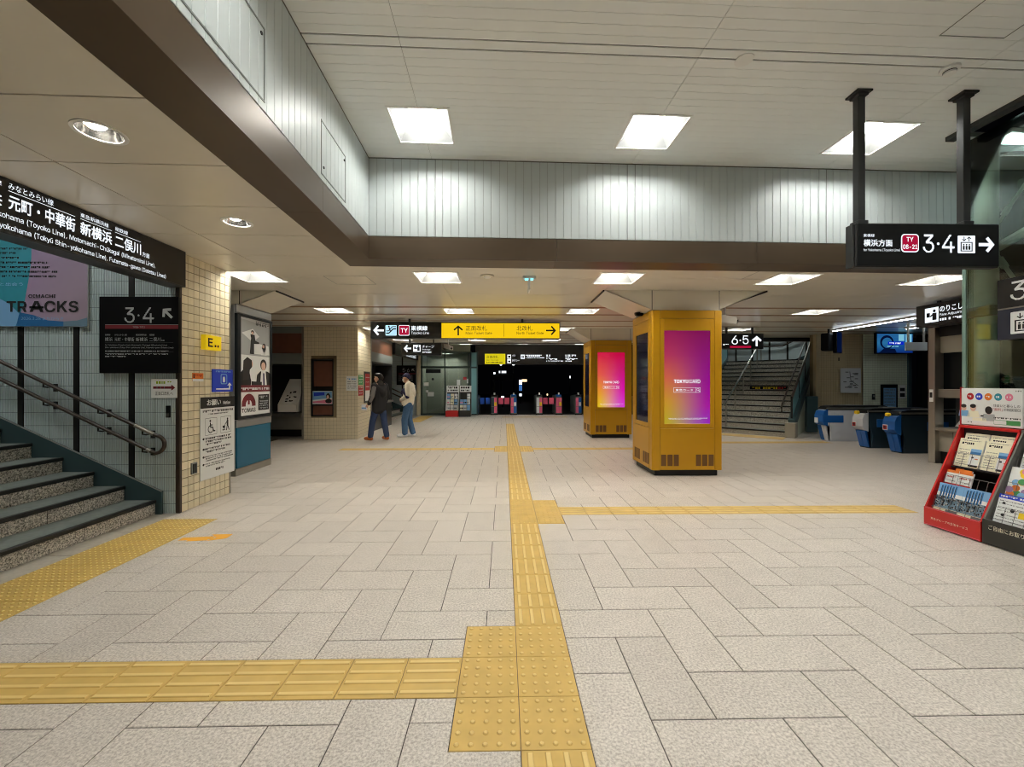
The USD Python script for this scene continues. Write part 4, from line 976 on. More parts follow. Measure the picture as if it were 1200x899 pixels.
pr.put('black_field', 'ink', pp((.58, .04), (.96, .04), (.96, .21), (.58, .21)), 3)
for q, (v, hh) in enumerate(((.165, .03), (.13, .014), (.105, .014), (.08, .014), (.055, .014))): x, z = pu(.62, v); pr.put('small_print', 'print_grey', dashes(x, pu(.93, 0)[0], z, h_ * hh, 90 + q), 4)
x, z = pu(.5, .945); pr.put('small_print', 'ink', dashes(x, pu(.97, 0)[0], z, h_ * .025, 97), 3); x, z = pu(.5, .975); pr.put('small_print', 'ink', dashes(x, pu(.97, 0)[0], z, h_ * .012, 98), 3)
pr.done()
pillar_skirt('pillar_hood', 'beige flared hood over the poster pillar at the left', XA - 1.1, XA, YA0 + .08, YA1, .3, .60, H_LOW - .002, HA + .01)

# ================================================================ LEFT SIDE FARTHER BACK
def grid_tiles(mb, P, ux, w, h, tw, th, gap=.004, holes=None, z0=0.0):
    """small raised tiles on a wall from P along the unit vector ux (facing the right-hand side of ux), as one mesh"""
    n = np.array([ux[1], -ux[0]]); nx_, nz_ = max(1, int(round(w / tw))), max(1, int(round(h / th)))
    U = np.linspace(0, w, nx_ + 1); Z = np.linspace(z0, z0 + h, nz_ + 1)
    V, Fc, c = [], [], 0
    for i in range(nx_):
        for j in range(nz_):
            a, b, z_a, z_b = U[i] + gap / 2, U[i + 1] - gap / 2, Z[j] + gap / 2, Z[j + 1] - gap / 2
            if holes and any(x0 < b and a < x1 and q0 < z_b and z_a < q1 for x0, x1, q0, q1 in holes): continue
            for off, k in ((-.006, 0), (0, .003)):
                for u, z in ((a + k, z_a + k), (b - k, z_a + k), (b - k, z_b - k), (a + k, z_b - k)):
                    q = np.array(P) + np.array(ux) * u + n * off; V.append([q[0], q[1], z])
            Fc += [[c + 4, c + 5, c + 6, c + 7]] + [[c + k, c + (k + 1) % 4, c + 4 + (k + 1) % 4, c + 4 + k] for k in range(4)]; c += 8
    mb.add(V, Fc)
YT = hz(356, 515.2, 0)[1]
xT0, xT1 = hz(356, 515.2, 0)[0], hz(402.6, 515.2, 0)[0]; xT2, yT2 = hz(419.5, 514.6, 0); xT3, yT3 = hz(434.6, 507.5, 0)
w2 = setting('wall_left_tiled')
nz0, nz1 = hy(377, 488, YT)[1], hy(377, 420.5, YT)[1]; nx0, nx1 = hy(364.5, 450, YT)[0], hy(390.7, 450, YT)[0]
plan = Polygon([(xT0, YT), (xT1, YT), (xT2, yT2), (xT3, yT3), (xT3 - 1.4, yT3 + .2), (xT0, YT + 2)])
nb_ = sbox(nx0, YT - .1, nx1, YT + .25)
MB().pxy(plan.buffer(-.007, join_style=2), 0, nz0).pxy(plan.buffer(-.007, join_style=2).difference(nb_), nz0, nz1).pxy(plan.buffer(-.007, join_style=2), nz1, H_LOW).build('wall_body', 'mosaic_grout', w2)
m = MB(); grid_tiles(m, (xT0, YT), (1, 0), xT1 - xT0, H_LOW, .1, .1, holes=[(nx0 - xT0, nx1 - xT0, nz0, nz1)])
d = np.array([xT2 - xT1, yT2 - YT]); L1 = np.linalg.norm(d); grid_tiles(m, (xT1, YT), d / L1, L1, H_LOW, .1, .1)
m.build('mosaic_tiles', 'mosaic_cream', w2, kind='stuff')
m = MB(); d = np.array([xT3 - xT2, yT3 - yT2]); L2 = np.linalg.norm(d); grid_tiles(m, (xT2, yT2), d / L2, L2, H_LOW, .1, .1)
m.build('mosaic_tiles', 'mosaic_cream', w2, kind='stuff')
MB().rbox(xT0 - .05, xT0, YT - .02, YT + .1, 0, H_LOW, .004).build('corner_trim', 'steel_dull', w2)
MB().rbox(xT3 - .03, xT3 + .02, yT3 - .03, yT3 + .03, 0, H_LOW, .004).build('corner_trim', 'steel_dull', w2)
t = thing('niche_display', 'dark display niche with a blue and pink poster in the cream tiled wall', 'display case', (nx0, YT, nz0)); W_, H_ = nx1 - nx0, nz1 - nz0
MB().box(0, W_, .2, .24, 0, H_).build('niche_back', 'recess_dark', t); MB().pxz(sbox(0, 0, W_, H_).difference(sbox(.025, .025, W_ - .025, H_ - .025)), -.012, .2).build('niche_frame', 'frame_dark', t)
MB().rbox(.03, W_ - .03, .1, .12, H_ * .52, H_ * .96, .003).build('brown_panel', 'wood_brown', t)
bp_ = MB().rbox(.03, W_ - .04, .02, .05, H_ * .21, H_ * .44, .003).build('niche_poster', 'print_white', t)
pr = Print(bp_, .02, .0015); a, b, c, e = .04, W_ - .05, H_ * .22, H_ * .43
pr.put('picture', 'print_sky', Polygon([(a, c + .1), (b, c + .16), (b, e), (a, e)]), 1); pr.put('picture', 'print_blue', Polygon([(a + .03, e - .13), (a + .32, e - .1), (a + .32, e - .02), (a + .03, e - .03)]), 2); pr.put('picture', 'print_pink', Polygon([(a, c + .02), (b, c), (b, c + .12), (a, c + .06)]), 2)
pr.put('picture', 'print_hair', ell(a + .42, c + .2, .06, .085), 3); pr.put('picture', 'print_skin', ell(a + .41, c + .18, .035, .055), 4); pr.put('picture', 'ink', ell(a + .43, c + .07, .09, .06), 3); pr.done()
MB().rbox(.03, W_ - .03, .06, .08, .03, H_ * .18, .003).build('lower_panel', 'wood_brown', t)
# notices on the tiled wall
def wall_sheet(name, label, cat, P, ang, w, h, z, m='print_white', th=.008):
    t = thing(name, label, cat, (P[0], P[1], z), ang); MB().rbox(0, w, -th, 0, 0, h, .002).build('sheet', m, t); return t, Print(t, -th - .0003, .0015)
a1 = math.degrees(math.atan2(yT2 - YT, xT2 - xT1)); a2 = math.degrees(math.atan2(yT3 - yT2, xT3 - xT2)); s1 = (YT - .0) / F
w_, h_ = 12.5 * s1, 17 * s1
t, pr = wall_sheet('map_notice', 'white notice sheet with small map on the cream tiled wall right of the niche', 'notice', (xT1 + .06, YT + .06 * math.tan(math.radians(a1)) - .002), a1, w_, h_, hy(410, 458, YT)[1])
pr.put('small_print', 'print_sky', dashes(w_ * .1, w_ * .9, h_ * .75, h_ * .1, 130)); pr.put('small_print', 'ink_grey', union_all([dashes(w_ * .1, w_ * .9, h_ * v, h_ * .05, 131 + int(v * 10)) for v in (.15, .3, .45, .6)])); pr.done()
dS = np.array([xT3 - xT2, yT3 - yT2]) / L2
def at_side(u): return (xT2 + dS[0] * u, yT2 + dS[1] * u)
def side_u(px):
    d = ray(px, 450); A_ = np.array([[d[0], -dS[0]], [d[1], -dS[1]]]); return np.linalg.solve(A_, [xT2, yT2])[1]
for nm, lb, m_, p0, p1, zt, zb in (('side_poster', 'small green poster on the receding cream tile wall near the two people', 'print_green', 420, 425.3, 439.5, 451), ('side_poster', 'small red poster below the green one on the cream tile wall', 'print_red', 420, 425.3, 452.5, 464)):
    u0, u1 = side_u(p0), side_u(p1); P = at_side(u0); z0, z1 = hy(p0, zb, P[1])[1], hy(p0, zt, P[1])[1]
    t, pr = wall_sheet(nm, lb, 'poster', P, a2, u1 - u0, z1 - z0, z0, m_); pr.put('small_print', 'print_white', union_all([dashes(.04, u1 - u0 - .04, (z1 - z0) * v, .03, 140 + int(v * 10)) for v in (.2, .5, .8)])); pr.done()
u0, u1 = side_u(426.5), side_u(433); P = at_side(u0); z0, z1 = hy(429, 472.5, P[1])[1], hy(429, 435.5, P[1])[1]
t, pr = wall_sheet('framed_poster', 'tall framed red and white poster on the end of the cream tile wall', 'poster', P, a2, u1 - u0, z1 - z0, z0, 'frame_dark', .02)
pr.put('picture', 'print_white', sbox(.06, .06, u1 - u0 - .06, z1 - z0 - .06)); pr.put('picture', 'print_red', sbox(.06, (z1 - z0) * .4, u1 - u0 - .06, z1 - z0 - .06), 2); pr.put('small_print', 'print_white', union_all([dashes(.12, u1 - u0 - .12, (z1 - z0) * v, .03, 150 + int(v * 10)) for v in (.5, .65, .8)]), 3); pr.done()

# ticket counter recess between the poster pillar and the tiled wall
t = thing('ticket_counter', 'recessed ticket counter with brown panel and dark opening beside the cream tiled wall', 'ticket counter', (-7.6, YT, 0))
W_ = xT0 - .05 + 7.6
def zz(py): return hy(340, py, YT)[1]
MB().rbox(0, W_, 0, .05, zz(414), zz(390.5), .006).build('brown_panel', 'wood_brown', t); MB().rbox(0, W_, -.02, .05, zz(390.5), H_LOW, .004).build('top_rail', 'panel_grey', t)
MB().rbox(0, W_, -.03, .05, zz(427), zz(414), .006).build('grey_band', 'panel_grey', t)
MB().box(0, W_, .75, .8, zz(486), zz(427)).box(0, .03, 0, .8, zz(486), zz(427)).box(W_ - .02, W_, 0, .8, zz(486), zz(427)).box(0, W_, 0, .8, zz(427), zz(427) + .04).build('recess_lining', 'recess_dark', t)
MB().rbox(0, W_, -.06, .8, zz(489), zz(484), .006).build('counter_ledge', 'steel', t)
MB().rbox(0, W_, .0, .05, zz(503.5), zz(489), .006).build('metal_apron', 'steel_dull', t)
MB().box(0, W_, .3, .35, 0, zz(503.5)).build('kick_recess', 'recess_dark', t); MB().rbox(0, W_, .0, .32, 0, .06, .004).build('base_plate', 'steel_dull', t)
x0, x1_ = hy(325.5, 480, YT)[0] + 7.6, hy(347, 480, YT)[0] + 7.6; xa, xb = hy(331, 450, YT)[0] + 7.6, hy(352.5, 450, YT)[0] + 7.6
t2 = thing('ticket_machine', 'sloping white ticket machine front with black print inside the dark counter recess', 'ticket machine', (-7.6, YT, zz(483)))
h_ = zz(444) - zz(483); hs = zz(474) - zz(483)
MB().hull([(x0, .0, 0), (x1_, .0, 0), (x0, .0, hs), (x1_, 0, hs), (xa, .4, h_), (xb, .4, h_), (x0, .6, 0), (x1_, .6, 0), (xa, .6, h_), (xb, .6, h_)]).build('machine_front', 'machine_white', t2)
def sl_(u, v): return ((x0 + (xa - x0) * v) * (1 - u) + (x1_ + (xb - x1_) * v) * u, .4 * v - .004, hs + (h_ - hs) * v)
b = MB(); r_ = random.Random(3)
for q in range(12):
    u, v = r_.uniform(.12, .75), r_.uniform(.08, .5); du, dv = r_.uniform(.04, .16), r_.uniform(.03, .07)
    b.add([sl_(u, v), sl_(u + du, v), sl_(u + du, v + dv), sl_(u, v + dv)], [[0, 1, 2, 3]])
b.build('small_print', 'ink', t2)

# machines along the left wall behind the tiled wall, then the second staircase
YS2 = 20.3; XL2 = hy(489, 480, YS2)[0]
t = thing('ticket_counter', 'dark machine front with brown top panel beyond the end of the cream tile wall', 'ticket counter', (xT3 - .05, yT3 + .05, 0), 90); W_ = 2.6
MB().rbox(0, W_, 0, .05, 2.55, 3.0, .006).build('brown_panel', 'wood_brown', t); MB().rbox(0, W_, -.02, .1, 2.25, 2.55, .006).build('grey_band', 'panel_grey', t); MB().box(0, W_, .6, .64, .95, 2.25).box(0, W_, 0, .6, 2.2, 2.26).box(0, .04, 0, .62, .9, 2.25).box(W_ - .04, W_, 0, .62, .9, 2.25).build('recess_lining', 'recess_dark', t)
MB().rbox(0, W_, -.05, .62, .86, .93, .006).build('counter_ledge', 'steel_dull', t); MB().rbox(0, W_, .02, .6, 0, .86, .006).build('apron', 'frame_dark', t); MB().rbox(0, W_, 0, .1, 3.0, H_LOW, .004).build('top_rail', 'panel_grey', t)
yS0 = yT3 + 2.75
w3 = setting('wall_left_far')
MB().box(-10.5, XL2, YS2 + .01, YS2 + .2, 0, 4.2).build('wall_body', 'ribbed_tile', w3)
for q in range(7): MB().box(XL2 - .72 - .68 * q - .03, XL2 - .72 - .68 * q + .03, YS2 - .004, YS2 + .012, 0, 4.0).build('black_strip', 'black_strip', w3)
for q in range(1, 24): MB().box(-10, XL2, YS2 + .006, YS2 + .0105, .155 * q - .0015, .155 * q + .0015).build('tile_joint', 'rib_gap', w3)
MB().rbox(XL2 - .02, XL2 + .17, YS2 - .08, YS2 + .1, 0, H_LOW, .01).build('corner_post', 'mosaic_cream', w3)
staircase('staircase', 'distant staircase rising left behind the two standing people', (XL2 - .45, yS0 + .25, 0), 90, YS2 - .1 - yS0 - .25, 8, RUN, RISE)
t = thing('stair_skirting', 'dark sloping stringer of the distant left staircase', 'skirting'); xx = XL2 - .25
MB().pxz(Polygon([(xx, 0), (xx, .22), (xx - 4, .22 + 4 * .47), (xx - 4, 4 * .47 - .5), (xx - .5, 0)]), YS2 - .05, YS2 - .01).build('stringer', 'stringer', t)
t = thing('handrail', 'dark double handrail on the wall of the distant left staircase', 'handrail')
for z in (.8, 1.02): MB().tube([(XL2 - .35, YS2 - .12, z - .12), (XL2 - 4.3, YS2 - .12, z - .12 + 3.95 * .47)], .03, 8).build('rail', 'rail_brown', t)
bx0, bz1 = hy(464.7, 428.3, YS2 - .06); bx1, bz0 = hy(487, 451.2, YS2 - .06); W_, H_ = bx1 - bx0, bz1 - bz0
t = thing('direction_board', 'square black board with 5·6 on the far wall above the two people', 'sign', (bx0, YS2 - .06, bz0)); MB().rbox(0, W_, 0, .04, 0, H_, .004).build('board', 'board_black', t)
pr = Print(t, 0, .003); pr.text('lettering', 'print_grey', '5', W_ * .32, H_ * .65, H_ * .2, W_ * .12, 'enl'); pr.text('lettering', 'print_grey', '6', W_ * .55, H_ * .65, H_ * .2, W_ * .13, 'enl'); pr.put('lettering', 'print_grey', Point(W_ * .495, H_ * .75).buffer(.012), 2)
pr.put('arrow', 'print_grey', arrow_poly(W_ * .87, H_ * .77, .17, 135, .2), 1); pr.put('red_band', 'print_darkred', sbox(W_ * .1, H_ * .55, W_, H_ * .6), 1)
for q, v in enumerate((.46, .38, .3, .24, .18)): pr.put('small_print', 'ink_grey', dashes(W_ * .1, W_ * .85, H_ * v, H_ * .045, 160 + q), 1)
pr.done()
XS2 = xT3 + .02; t = thing('direction_sign', 'black overhead sign with white lines of small print above the distant left staircase', 'sign', (XS2, yS0 + .1, 0), 90); W_ = YS2 - .3 - yS0
sign_box(t, W_, 2.66, H_LOW - .003, .2); pr = Print(t, 0, .003)
for q, (v, h) in enumerate(((2.95, .06), (2.83, .1), (2.76, .04), (2.7, .04))): pr.put('small_print', 'lit_white', dashes(W_ * .42, W_ * .86, v, h, 170 + q, .12 if q == 1 else None), 1)
pr.done()

# glass office front beside the far gates
RZ_G = hy(557, 404.5, 20.6)[1] + .03
x0g, x1g = XL2 + .17, hy(551, 480, YS2)[0]; YG = YS2
t = thing('glass_front', 'green-tinted glass shop front with double doors left of the far ticket gates', 'shop front', (x0g, YG, 0)); W_ = x1g - x0g; Hg = 3.08
def vbar(x, w=.07): return (x - w / 2, x + w / 2, -.05, .05, 0, Hg)
fr = MB()
for x in (.05, W_ * .49, W_ - .05): fr.rbox(*vbar(x), .006)
for z in (.04, 2.33, Hg - .04): fr.rbox(0, W_, -.05, .05, z - .05, z + .05, .006)
fr.build('door_frame', 'green_frame', t)
for a, b in ((.09, W_ * .49 - .04), (W_ * .49 + .04, W_ - .09)):
    MB().box(a, b, -.006, .006, .09, 2.28).build('glass_pane', 'pane_green', t); MB().box(a, b, -.006, .006, 2.38, Hg - .09).build('glass_pane', 'pane_green', t)
MB().box(0, W_ - .12, 1.5, 1.55, 0, 3.3).box(-.02, 0, .06, 1.5, 0, 3.3).box(W_ - .14, W_ - .12, .06, 1.5, 0, 3.3).box(0, W_ - .12, .06, 1.5, 3.24, 3.3).build('inner_wall', 'office_wall', t)
dup(lt0, 'square light inside the glass-fronted office by the far gates', (x0g + 1.1, YG + .75, 3.06), 0, group='office lights')
MB().box(0, W_ - .002, -.02, .1, Hg + .002, RZ_G).build('top_fascia', 'door_paint', t)
MB().rbox(.25, W_ * .49 - .2, -.03, .0, 2.05, 2.25, .004).build('door_closer', 'frame_dark', t)
for q, (u, v, w_, h_) in enumerate(((.06, 1.42, .24, .18), (.1, 1.1, .13, .12), (.14, .92, .3, .2), (.73, 1.45, .16, .28), (.86, 1.72, .16, .14), (.93, 1.55, .14, .22))): MB().rbox(W_ * u, W_ * u + w_, -.02, -.008, v, v + h_, .002).build('paper_notice', 'print_white' if q != 4 else 'print_red', t)
MB().cyl((W_ * .245, -.02, 1.75), (W_ * .245, -.008, 1.75), .06, 16).build('door_disc', 'frame_dark', t)
# teal glazed side of the gate passage
gx1 = hy(560, 480, YG)[0]
t = thing('glazed_screen', 'narrow teal glass screen with posts between the shop front and the gates', 'screen', (x1g, YG - .03, 0)); W_ = gx1 - x1g
MB().rbox(0, .06, 0, .08, 0, 3.1, .005).rbox(W_ - .06, W_, 0, .08, 0, 3.1, .005).build('screen_post', 'stringer', t); MB().box(.05, W_ - .05, .03, .045, .06, 3.05).build('glass_pane', 'teal_glass', t); MB().rbox(0, W_, 0, .08, 2.28, 2.36, .005).build('screen_rail', 'stringer', t)

# leaflet racks by the shop front
def far_rack(label, px0, px1, base, seed, board):
    Y = 19.35; x0, z1 = hy(px0, 452, Y); x1 = hy(px1, 452, Y)[0]; W = x1 - x0
    t = thing('leaflet_rack', label, 'leaflet rack', (x0, Y, 0)); H = z1
    MB().rbox(0, W, -.1, .35, 0, .28, .01).build('rack_base', base, t); MB().pyz(Polygon([(-.1, .28), (.35, .28), (.35, H - .3), (.28, H - .3)]), 0, .02).pyz(Polygon([(-.1, .28), (.35, .28), (.35, H - .3), (.28, H - .3)]), W - .02, W).build('side_panel', base if base != 'red_plastic' else 'print_white', t)
    MB().rbox(0, W, .33, .36, .28, H - .3, .003).build('back_panel', 'rack_black', t); hb = MB().rbox(0, W, .28, .31, H - .32, H, .004).build('header_board', 'print_white', t)
    pr = Print(hb, .28, .002); pr.put('small_print', 'ink', union_all([dashes(W * .1, W * .9, H - .14, .09, seed, .1), dashes(W * .1, W * .9, H - .26, .07, seed + 1, .08)]), 1)
    if board: pr.put('band', 'print_darkred', sbox(0, H - .32, W, H - .30), 1)
    pr.done()
    r = random.Random(seed)
    for lv in range(4):
        y = -.02 + .08 * lv; z = .3 + .26 * lv
        if z + .25 > H - .3: break
        for q in range(3):
            if base != 'red_plastic' and lv == 2 and q < 2: continue
            g = thing('leaflet', f'leaflet in the {("red-based" if base == "red_plastic" else "black")} far rack, {("lowest", "second lowest", "third", "top")[lv]} tier, {("left", "middle", "right")[q]} one', 'leaflet', (x0 + .03 + (W - .06) * q / 3, Y + y, z), 0, 'leaflets in the far racks')
            MB().rbox(.01, (W - .06) / 3 - .01, 0, .02, 0, .24, .002).build('leaflet_cover', r.choice(['print_white', 'print_cream', 'print_white', 'print_sky', 'poster_grey']), g)
            pr = Print(g, 0, .002); pr.put('picture', r.choice(['ink_grey', 'print_slate', 'ink', 'print_pink']), dashes(.02, (W - .06) / 3 - .02, .06, .07, seed + lv * 3 + q), 1); pr.done()
    return t
far_rack('red-based leaflet rack with white header standing before the far glass front', 522.4, 537, 'red_plastic', 200, False)
far_rack('black leaflet rack with white header next to the red-based far rack', 538, 551.8, 'rack_black', 230, True)

# far ticket gates
GY = 20.5
gate_px = [(557, 'gate_white', 'gate_blue'), (579, 'gate_navy', 'gate_pink'), (602, 'gate_pink', 'gate_blue'), (632, 'gate_white', 'gate_pink'), (655, 'gate_pink', 'gate_pink'), (678, 'gate_pink', 'gate_blue')]
ordn = ['leftmost', 'second from left', 'third from left', 'fourth from left', 'fifth from left', 'rightmost']
def far_gate(k, px, ma, mb_):
    x = hy(px, 480, GY)[0]
    t = thing('ticket_gate', f'narrow far ticket gate with {"blue" if mb_ == "gate_blue" else "pink"} front, {ordn[k]} of the six', 'ticket gate', (x, GY, 0)); w = .145
    MB().rbox(-w - .03, w + .03, -.04, 1.75, 0, .06, .01).build('gate_base', 'gate_top', t)
    MB().pyz(Polygon([(0, .06), (1.7, .06), (1.7, .9), (.3, .98), (.12, .95), (0, .86)]), -w, w).build('gate_body', 'panel_grey', t)
    for a, b, m_ in ((-w + .006, -.004, ma), (.004, w - .006, mb_)):
        MB().rbox(a, b, -.012, .01, .42, .84, .006).build('front_panel', m_, t); MB().rbox(a, b, -.012, .01, .09, .40, .006).build('front_panel', m_, t)
    MB().rbox(.01, w - .02, -.018, -.008, .44, .62, .003).build('reader_plate', 'print_yellow' if mb_ == 'gate_pink' else 'print_white', t)
    MB().hull([(-w, 0, .9), (w, 0, .9), (-w, .3, .98), (w, .3, .98), (-w * .6, .12, 1.0), (w * .6, .12, 1.0)]).build('gate_head', 'gate_top' if k % 2 else 'gate_blue', t)
    MB().rbox(-.03, .05, .1, .14, .98, 1.09, .006).build('status_sign', 'print_white', t)
    return x
gx = [far_gate(k, *g) for k, g in enumerate(gate_px)]
for k, (a, b, m_) in enumerate(((0, 1, 'gate_flap_blue'), (1, 2, 'gate_flap'), (3, 4, 'gate_flap'))):
    w = (gx[b] - gx[a] - .35) / 2
    for s_ in (0, 1):
        x0 = gx[a] + .175 + s_ * w
        t = thing('gate_flap', f'{("blue flap by the leftmost far gate", "pink flap in the lane left of the open far gates", "pink flap in the lane nearest the farther gold pillar")[k]}, {"left" if s_ == 0 else "right"} half', 'gate flap', (x0, GY + .35, .5)); MB().rbox(.03, w - .03, 0, .04, 0, .33, .03).build('flap_plate', m_, t); MB().cyl((0.0 if s_ == 0 else w, .02, .02), (0.0 if s_ == 0 else w, .02, .31), .02, 8).build('flap_hinge', 'frame_dark', t)

# header over the far gates and its raised ceiling
hx0, hz1 = hy(557, 404.5, GY + .1); hx1 = hx0 + 6.6; hz0 = hy(557, 427, GY + .1)[1]
RZ = hz1 + .04
t = thing('gate_header', 'wide dark grey header board with a yellow box above the far ticket gates', 'sign', (hx0, GY + .1, hz0)); W_, H_ = hx1 - hx0, hz1 - hz0
mat('header_grey', (66, 64, 64), .4)
MB().rbox(0, W_, 0, .2, 0, H_, .006).build('header_board', 'header_grey', t); pr = Print(t, 0, .004); kx = GY / F
def hp(lx, ly): x, z = hy(lx / 6 + 500, ly / 6 + 395, GY + .1); return x - hx0, z - hz0
def hbox(a, b, c, d): x, z1 = hp(a, c); x1, z0 = hp(b, d); return sbox(x, z0, x1, z1)
yb = hbox(408, 553, 118, 190); pr.put('yellow_box', 'lit_yellow_far', yb, 1)
def ht(s, a, b, c, d, m, kind='jp', lvl=2): g = hbox(a, b, c, d).bounds; pr.text('lettering', m, s, g[0], g[1], g[3] - g[1], g[2] - g[0], kind, lvl)
ht('正面改札', 422, 505, 130, 150, 'ink_olive'); ht('Main Ticket Gate', 422, 505, 158, 166, 'ink_olive', 'en')
g = hbox(422, 535, 174, 182).bounds; pr.put('small_print', 'ink_olive', dashes(g[0], g[2], g[1], g[3] - g[1], 300), 2)
for c in (124, 156): pr.put('pictogram', 'lit_white', hbox(567, 594, c, c + 29), 1)
pr.put('pictogram', 'ink', hbox(573, 588, 132, 146).union(hbox(573, 588, 166, 178)), 2); ht('バス', 600, 622, 124, 136, 'lit_white'); ht('タクシー', 600, 653, 158, 172, 'lit_white')
pr.put('pictogram', 'lit_white', hbox(661, 690, 124, 154), 1); pr.put('pictogram', 'ink', hbox(668, 676, 130, 148).union(hbox(679, 684, 130, 148)), 2)
for q, (a, b, c, d) in enumerate(((695, 808, 125, 138), (695, 828, 143, 150), (842, 875, 124, 136), (842, 870, 140, 146), (842, 920, 150, 162), (842, 960, 166, 173), (976, 1055, 124, 136), (976, 1010, 140, 146), (976, 1065, 150, 162), (976, 1020, 166, 173))):
    g = hbox(a, b, c, d).bounds; pr.put('small_print', 'lit_white', dashes(g[0], g[2], g[1], g[3] - g[1], 310 + q), 1)
pr.done()
c2 = setting('ceiling_gate')
MB().box(-2.85, 6.2, 16.2, 20.85, RZ, RZ + .05).build('ceiling_sheet', 'ceiling_board', c2)
MB().rbox(-3.12, -2.85, 16.2, 20.6, H_LOW - .02, RZ + .02, .01).rbox(-3.12, 6.2, 15.95, 16.22, H_LOW - .02, RZ + .02, .01).build('brown_fascia', 'brown_metal', c2)
for x in (-1.75, .8, 3.4): dup(lt0, 'square light in the raised ceiling just before the far ticket gates, ' + {-1.75: 'left', .8: 'middle', 3.4: 'right'}[x], (x, 18.3, RZ - .17), 0, group='lights before the far gates')

# the street at night beyond the gates
MB().box(-10, 16, 20.65, 60, -.2, -.02).build('street_ground', 'asphalt', tag(str(UsdGeom.Xform.Define(stage, '/World/street').GetPath()), 'dark street ground at night beyond the far ticket gates', 'street', None, 'structure'))
def street_lamp(label, px, py, Y, m, w, h, arm=.0):
    x, z = hy(px, py, Y); t = thing('street_lamp', label, 'street lamp', (x, Y, 0))
    MB().cyl((0, .08, 0), (0, .08, max(z - .05, .3)), .05, 8).build('lamp_post', 'plinth_black', t); w, h = w * .8, h * .7; MB().rbox(-w / 2, w / 2, -.1, .1, z - h / 2, z + h / 2, .03).build('lamp_head', m, t)
street_lamp('white street lamp high over the second far gate in the dark', 579.3, 438, 34, 'street_white', .22, .32)
street_lamp('white lamp with wider head just below the high one in the dark street', 578.4, 443.6, 33, 'street_white', .3, .16)
street_lamp('bright tilted street light right of the blue sign outside the gates', 614.5, 446, 36, 'street_warm', .55, .3)
street_lamp('small low white light above the pink flaps outside', 589, 465.3, 27, 'street_white', .25, .14)
street_lamp('tiny upright light far right in the dark street', 668, 442, 35.5, 'street_white', .1, .28)
street_lamp('small pinkish light low between the pink gates outside', 641.4, 462.5, 32, 'street_warm', .12, .22)
street_lamp('small lamp under the yellow header box outside the gates', 587, 427.6, 30, 'street_white', .2, .12); street_lamp('small lamp below the taxi pictogram outside the gates', 601.8, 427.3, 29, 'street_white', .22, .14)
x, z = hy(610, 455, 32); t = thing('shop_sign', 'upright blue and white lit shop sign in the dark street', 'sign', (x, 32, 0)); MB().cyl((0, .06, 0), (0, .06, z), .04, 8).build('sign_post', 'plinth_black', t); MB().rbox(-.13, .13, -.05, .05, z - .2, z + .25, .02).build('sign_panel', 'street_blue', t); MB().rbox(-.13, .13, -.05, .05, z + .28, z + .65, .02).build('sign_panel', 'street_white', t); MB().rbox(-.1, .1, -.05, .05, z - .62, z - .4, .02).build('sign_panel', 'lit_white', t)
x, z = hy(588.5, 436, 31); t = thing('shop_sign', 'small wide white lit sign over a dark canopy outside the second far gate', 'sign', (x, 31, 0)); MB().rbox(-.9, .9, 0, 1.5, z - .6, z - .15, .03).build('canopy', 'wall_dark', t); MB().rbox(-.25, .3, -.03, .03, z - .08, z + .08, .01).build('sign_panel', 'lit_white', t); MB().cyl((-.85, 1.2, 0), (-.85, 1.2, z - .5), .06, 8).cyl((.85, 1.2, 0), (.85, 1.2, z - .5), .06, 8).build('canopy_post', 'wall_dark', t)

# ---- overhead signs in the middle
sx0, sz1_ = hy(434, 377, 10.0); sx1, sz0_ = hy(656.5, 397, 10.0)
t = thing('hanging_sign', 'long black and yellow hanging sign naming the main and north ticket gates', 'sign', (sx0, 10.0, sz0_)); W_, H_ = sx1 - sx0, sz1_ - sz0_
MB().rbox(0, W_, .004, .22, 0, H_, .008).build('sign_case', 'sign_edge', t)
def sp_(lx, ly): x, z = hy(lx / 5 + 425, ly / 5 + 370, 10.0); return x - sx0, z - sz0_
xs_ = sp_(462, 0)[0]
MB().rbox(.01, xs_, -.002, .006, .01, H_ - .01, .002).build('black_face', 'sign_face', t); MB().rbox(xs_, W_ - .02, -.002, .006, .012, H_ - .03, .002).build('yellow_face', 'lit_yellow', t)
MB().cyl((W_ * .2, .11, H_), (W_ * .2, .11, H_LOW - sz0_), .03, 8).cyl((W_ * .8, .11, H_), (W_ * .8, .11, H_LOW - sz0_), .03, 8).build('hanger', 'sign_edge', t)
pr = Print(t, -.002, .002)
def sbx(a, b, c, d): x, z1 = sp_(a, c); x1, z0 = sp_(b, d); return sbox(x, z0, x1, z1)
def st_(s, a, b, c, d, m, kind='jp', lvl=2): g = sbx(a, b, c, d).bounds; pr.text('lettering', m, s, g[0], g[1], g[3] - g[1], g[2] - g[0], kind, lvl)
x, z = sp_(93, 86); pr.put('arrow', 'lit_white', arrow_poly(x, z, .26, 180, .19), 1)
g = sbx(134, 200, 55, 117).bounds; pr.put('pictogram', 'lit_cyan', rrect(*[g[i] for i in (0, 2, 1, 3)], .02), 1); pr.put('pictogram', 'ink', icon_escalator(g[0], g[1], g[2] - g[0]), 2)
g = sbx(211, 275, 55, 117).bounds; pr.put('line_badge', 'lit_white', rrect(*[g[i] for i in (0, 2, 1, 3)], .035), 1); pr.put('line_badge', 'lit_red', rrect(g[0] + .014, g[2] - .014, g[1] + .014, g[3] - .014, .025), 2); st_('TY', 224, 264, 74, 99, 'lit_white', 'enb', 3)
st_('東横線', 283, 380, 59, 88, 'lit_white', 'jpb'); st_('Toyoko Line', 284, 388, 94, 112, 'lit_white', 'enl')
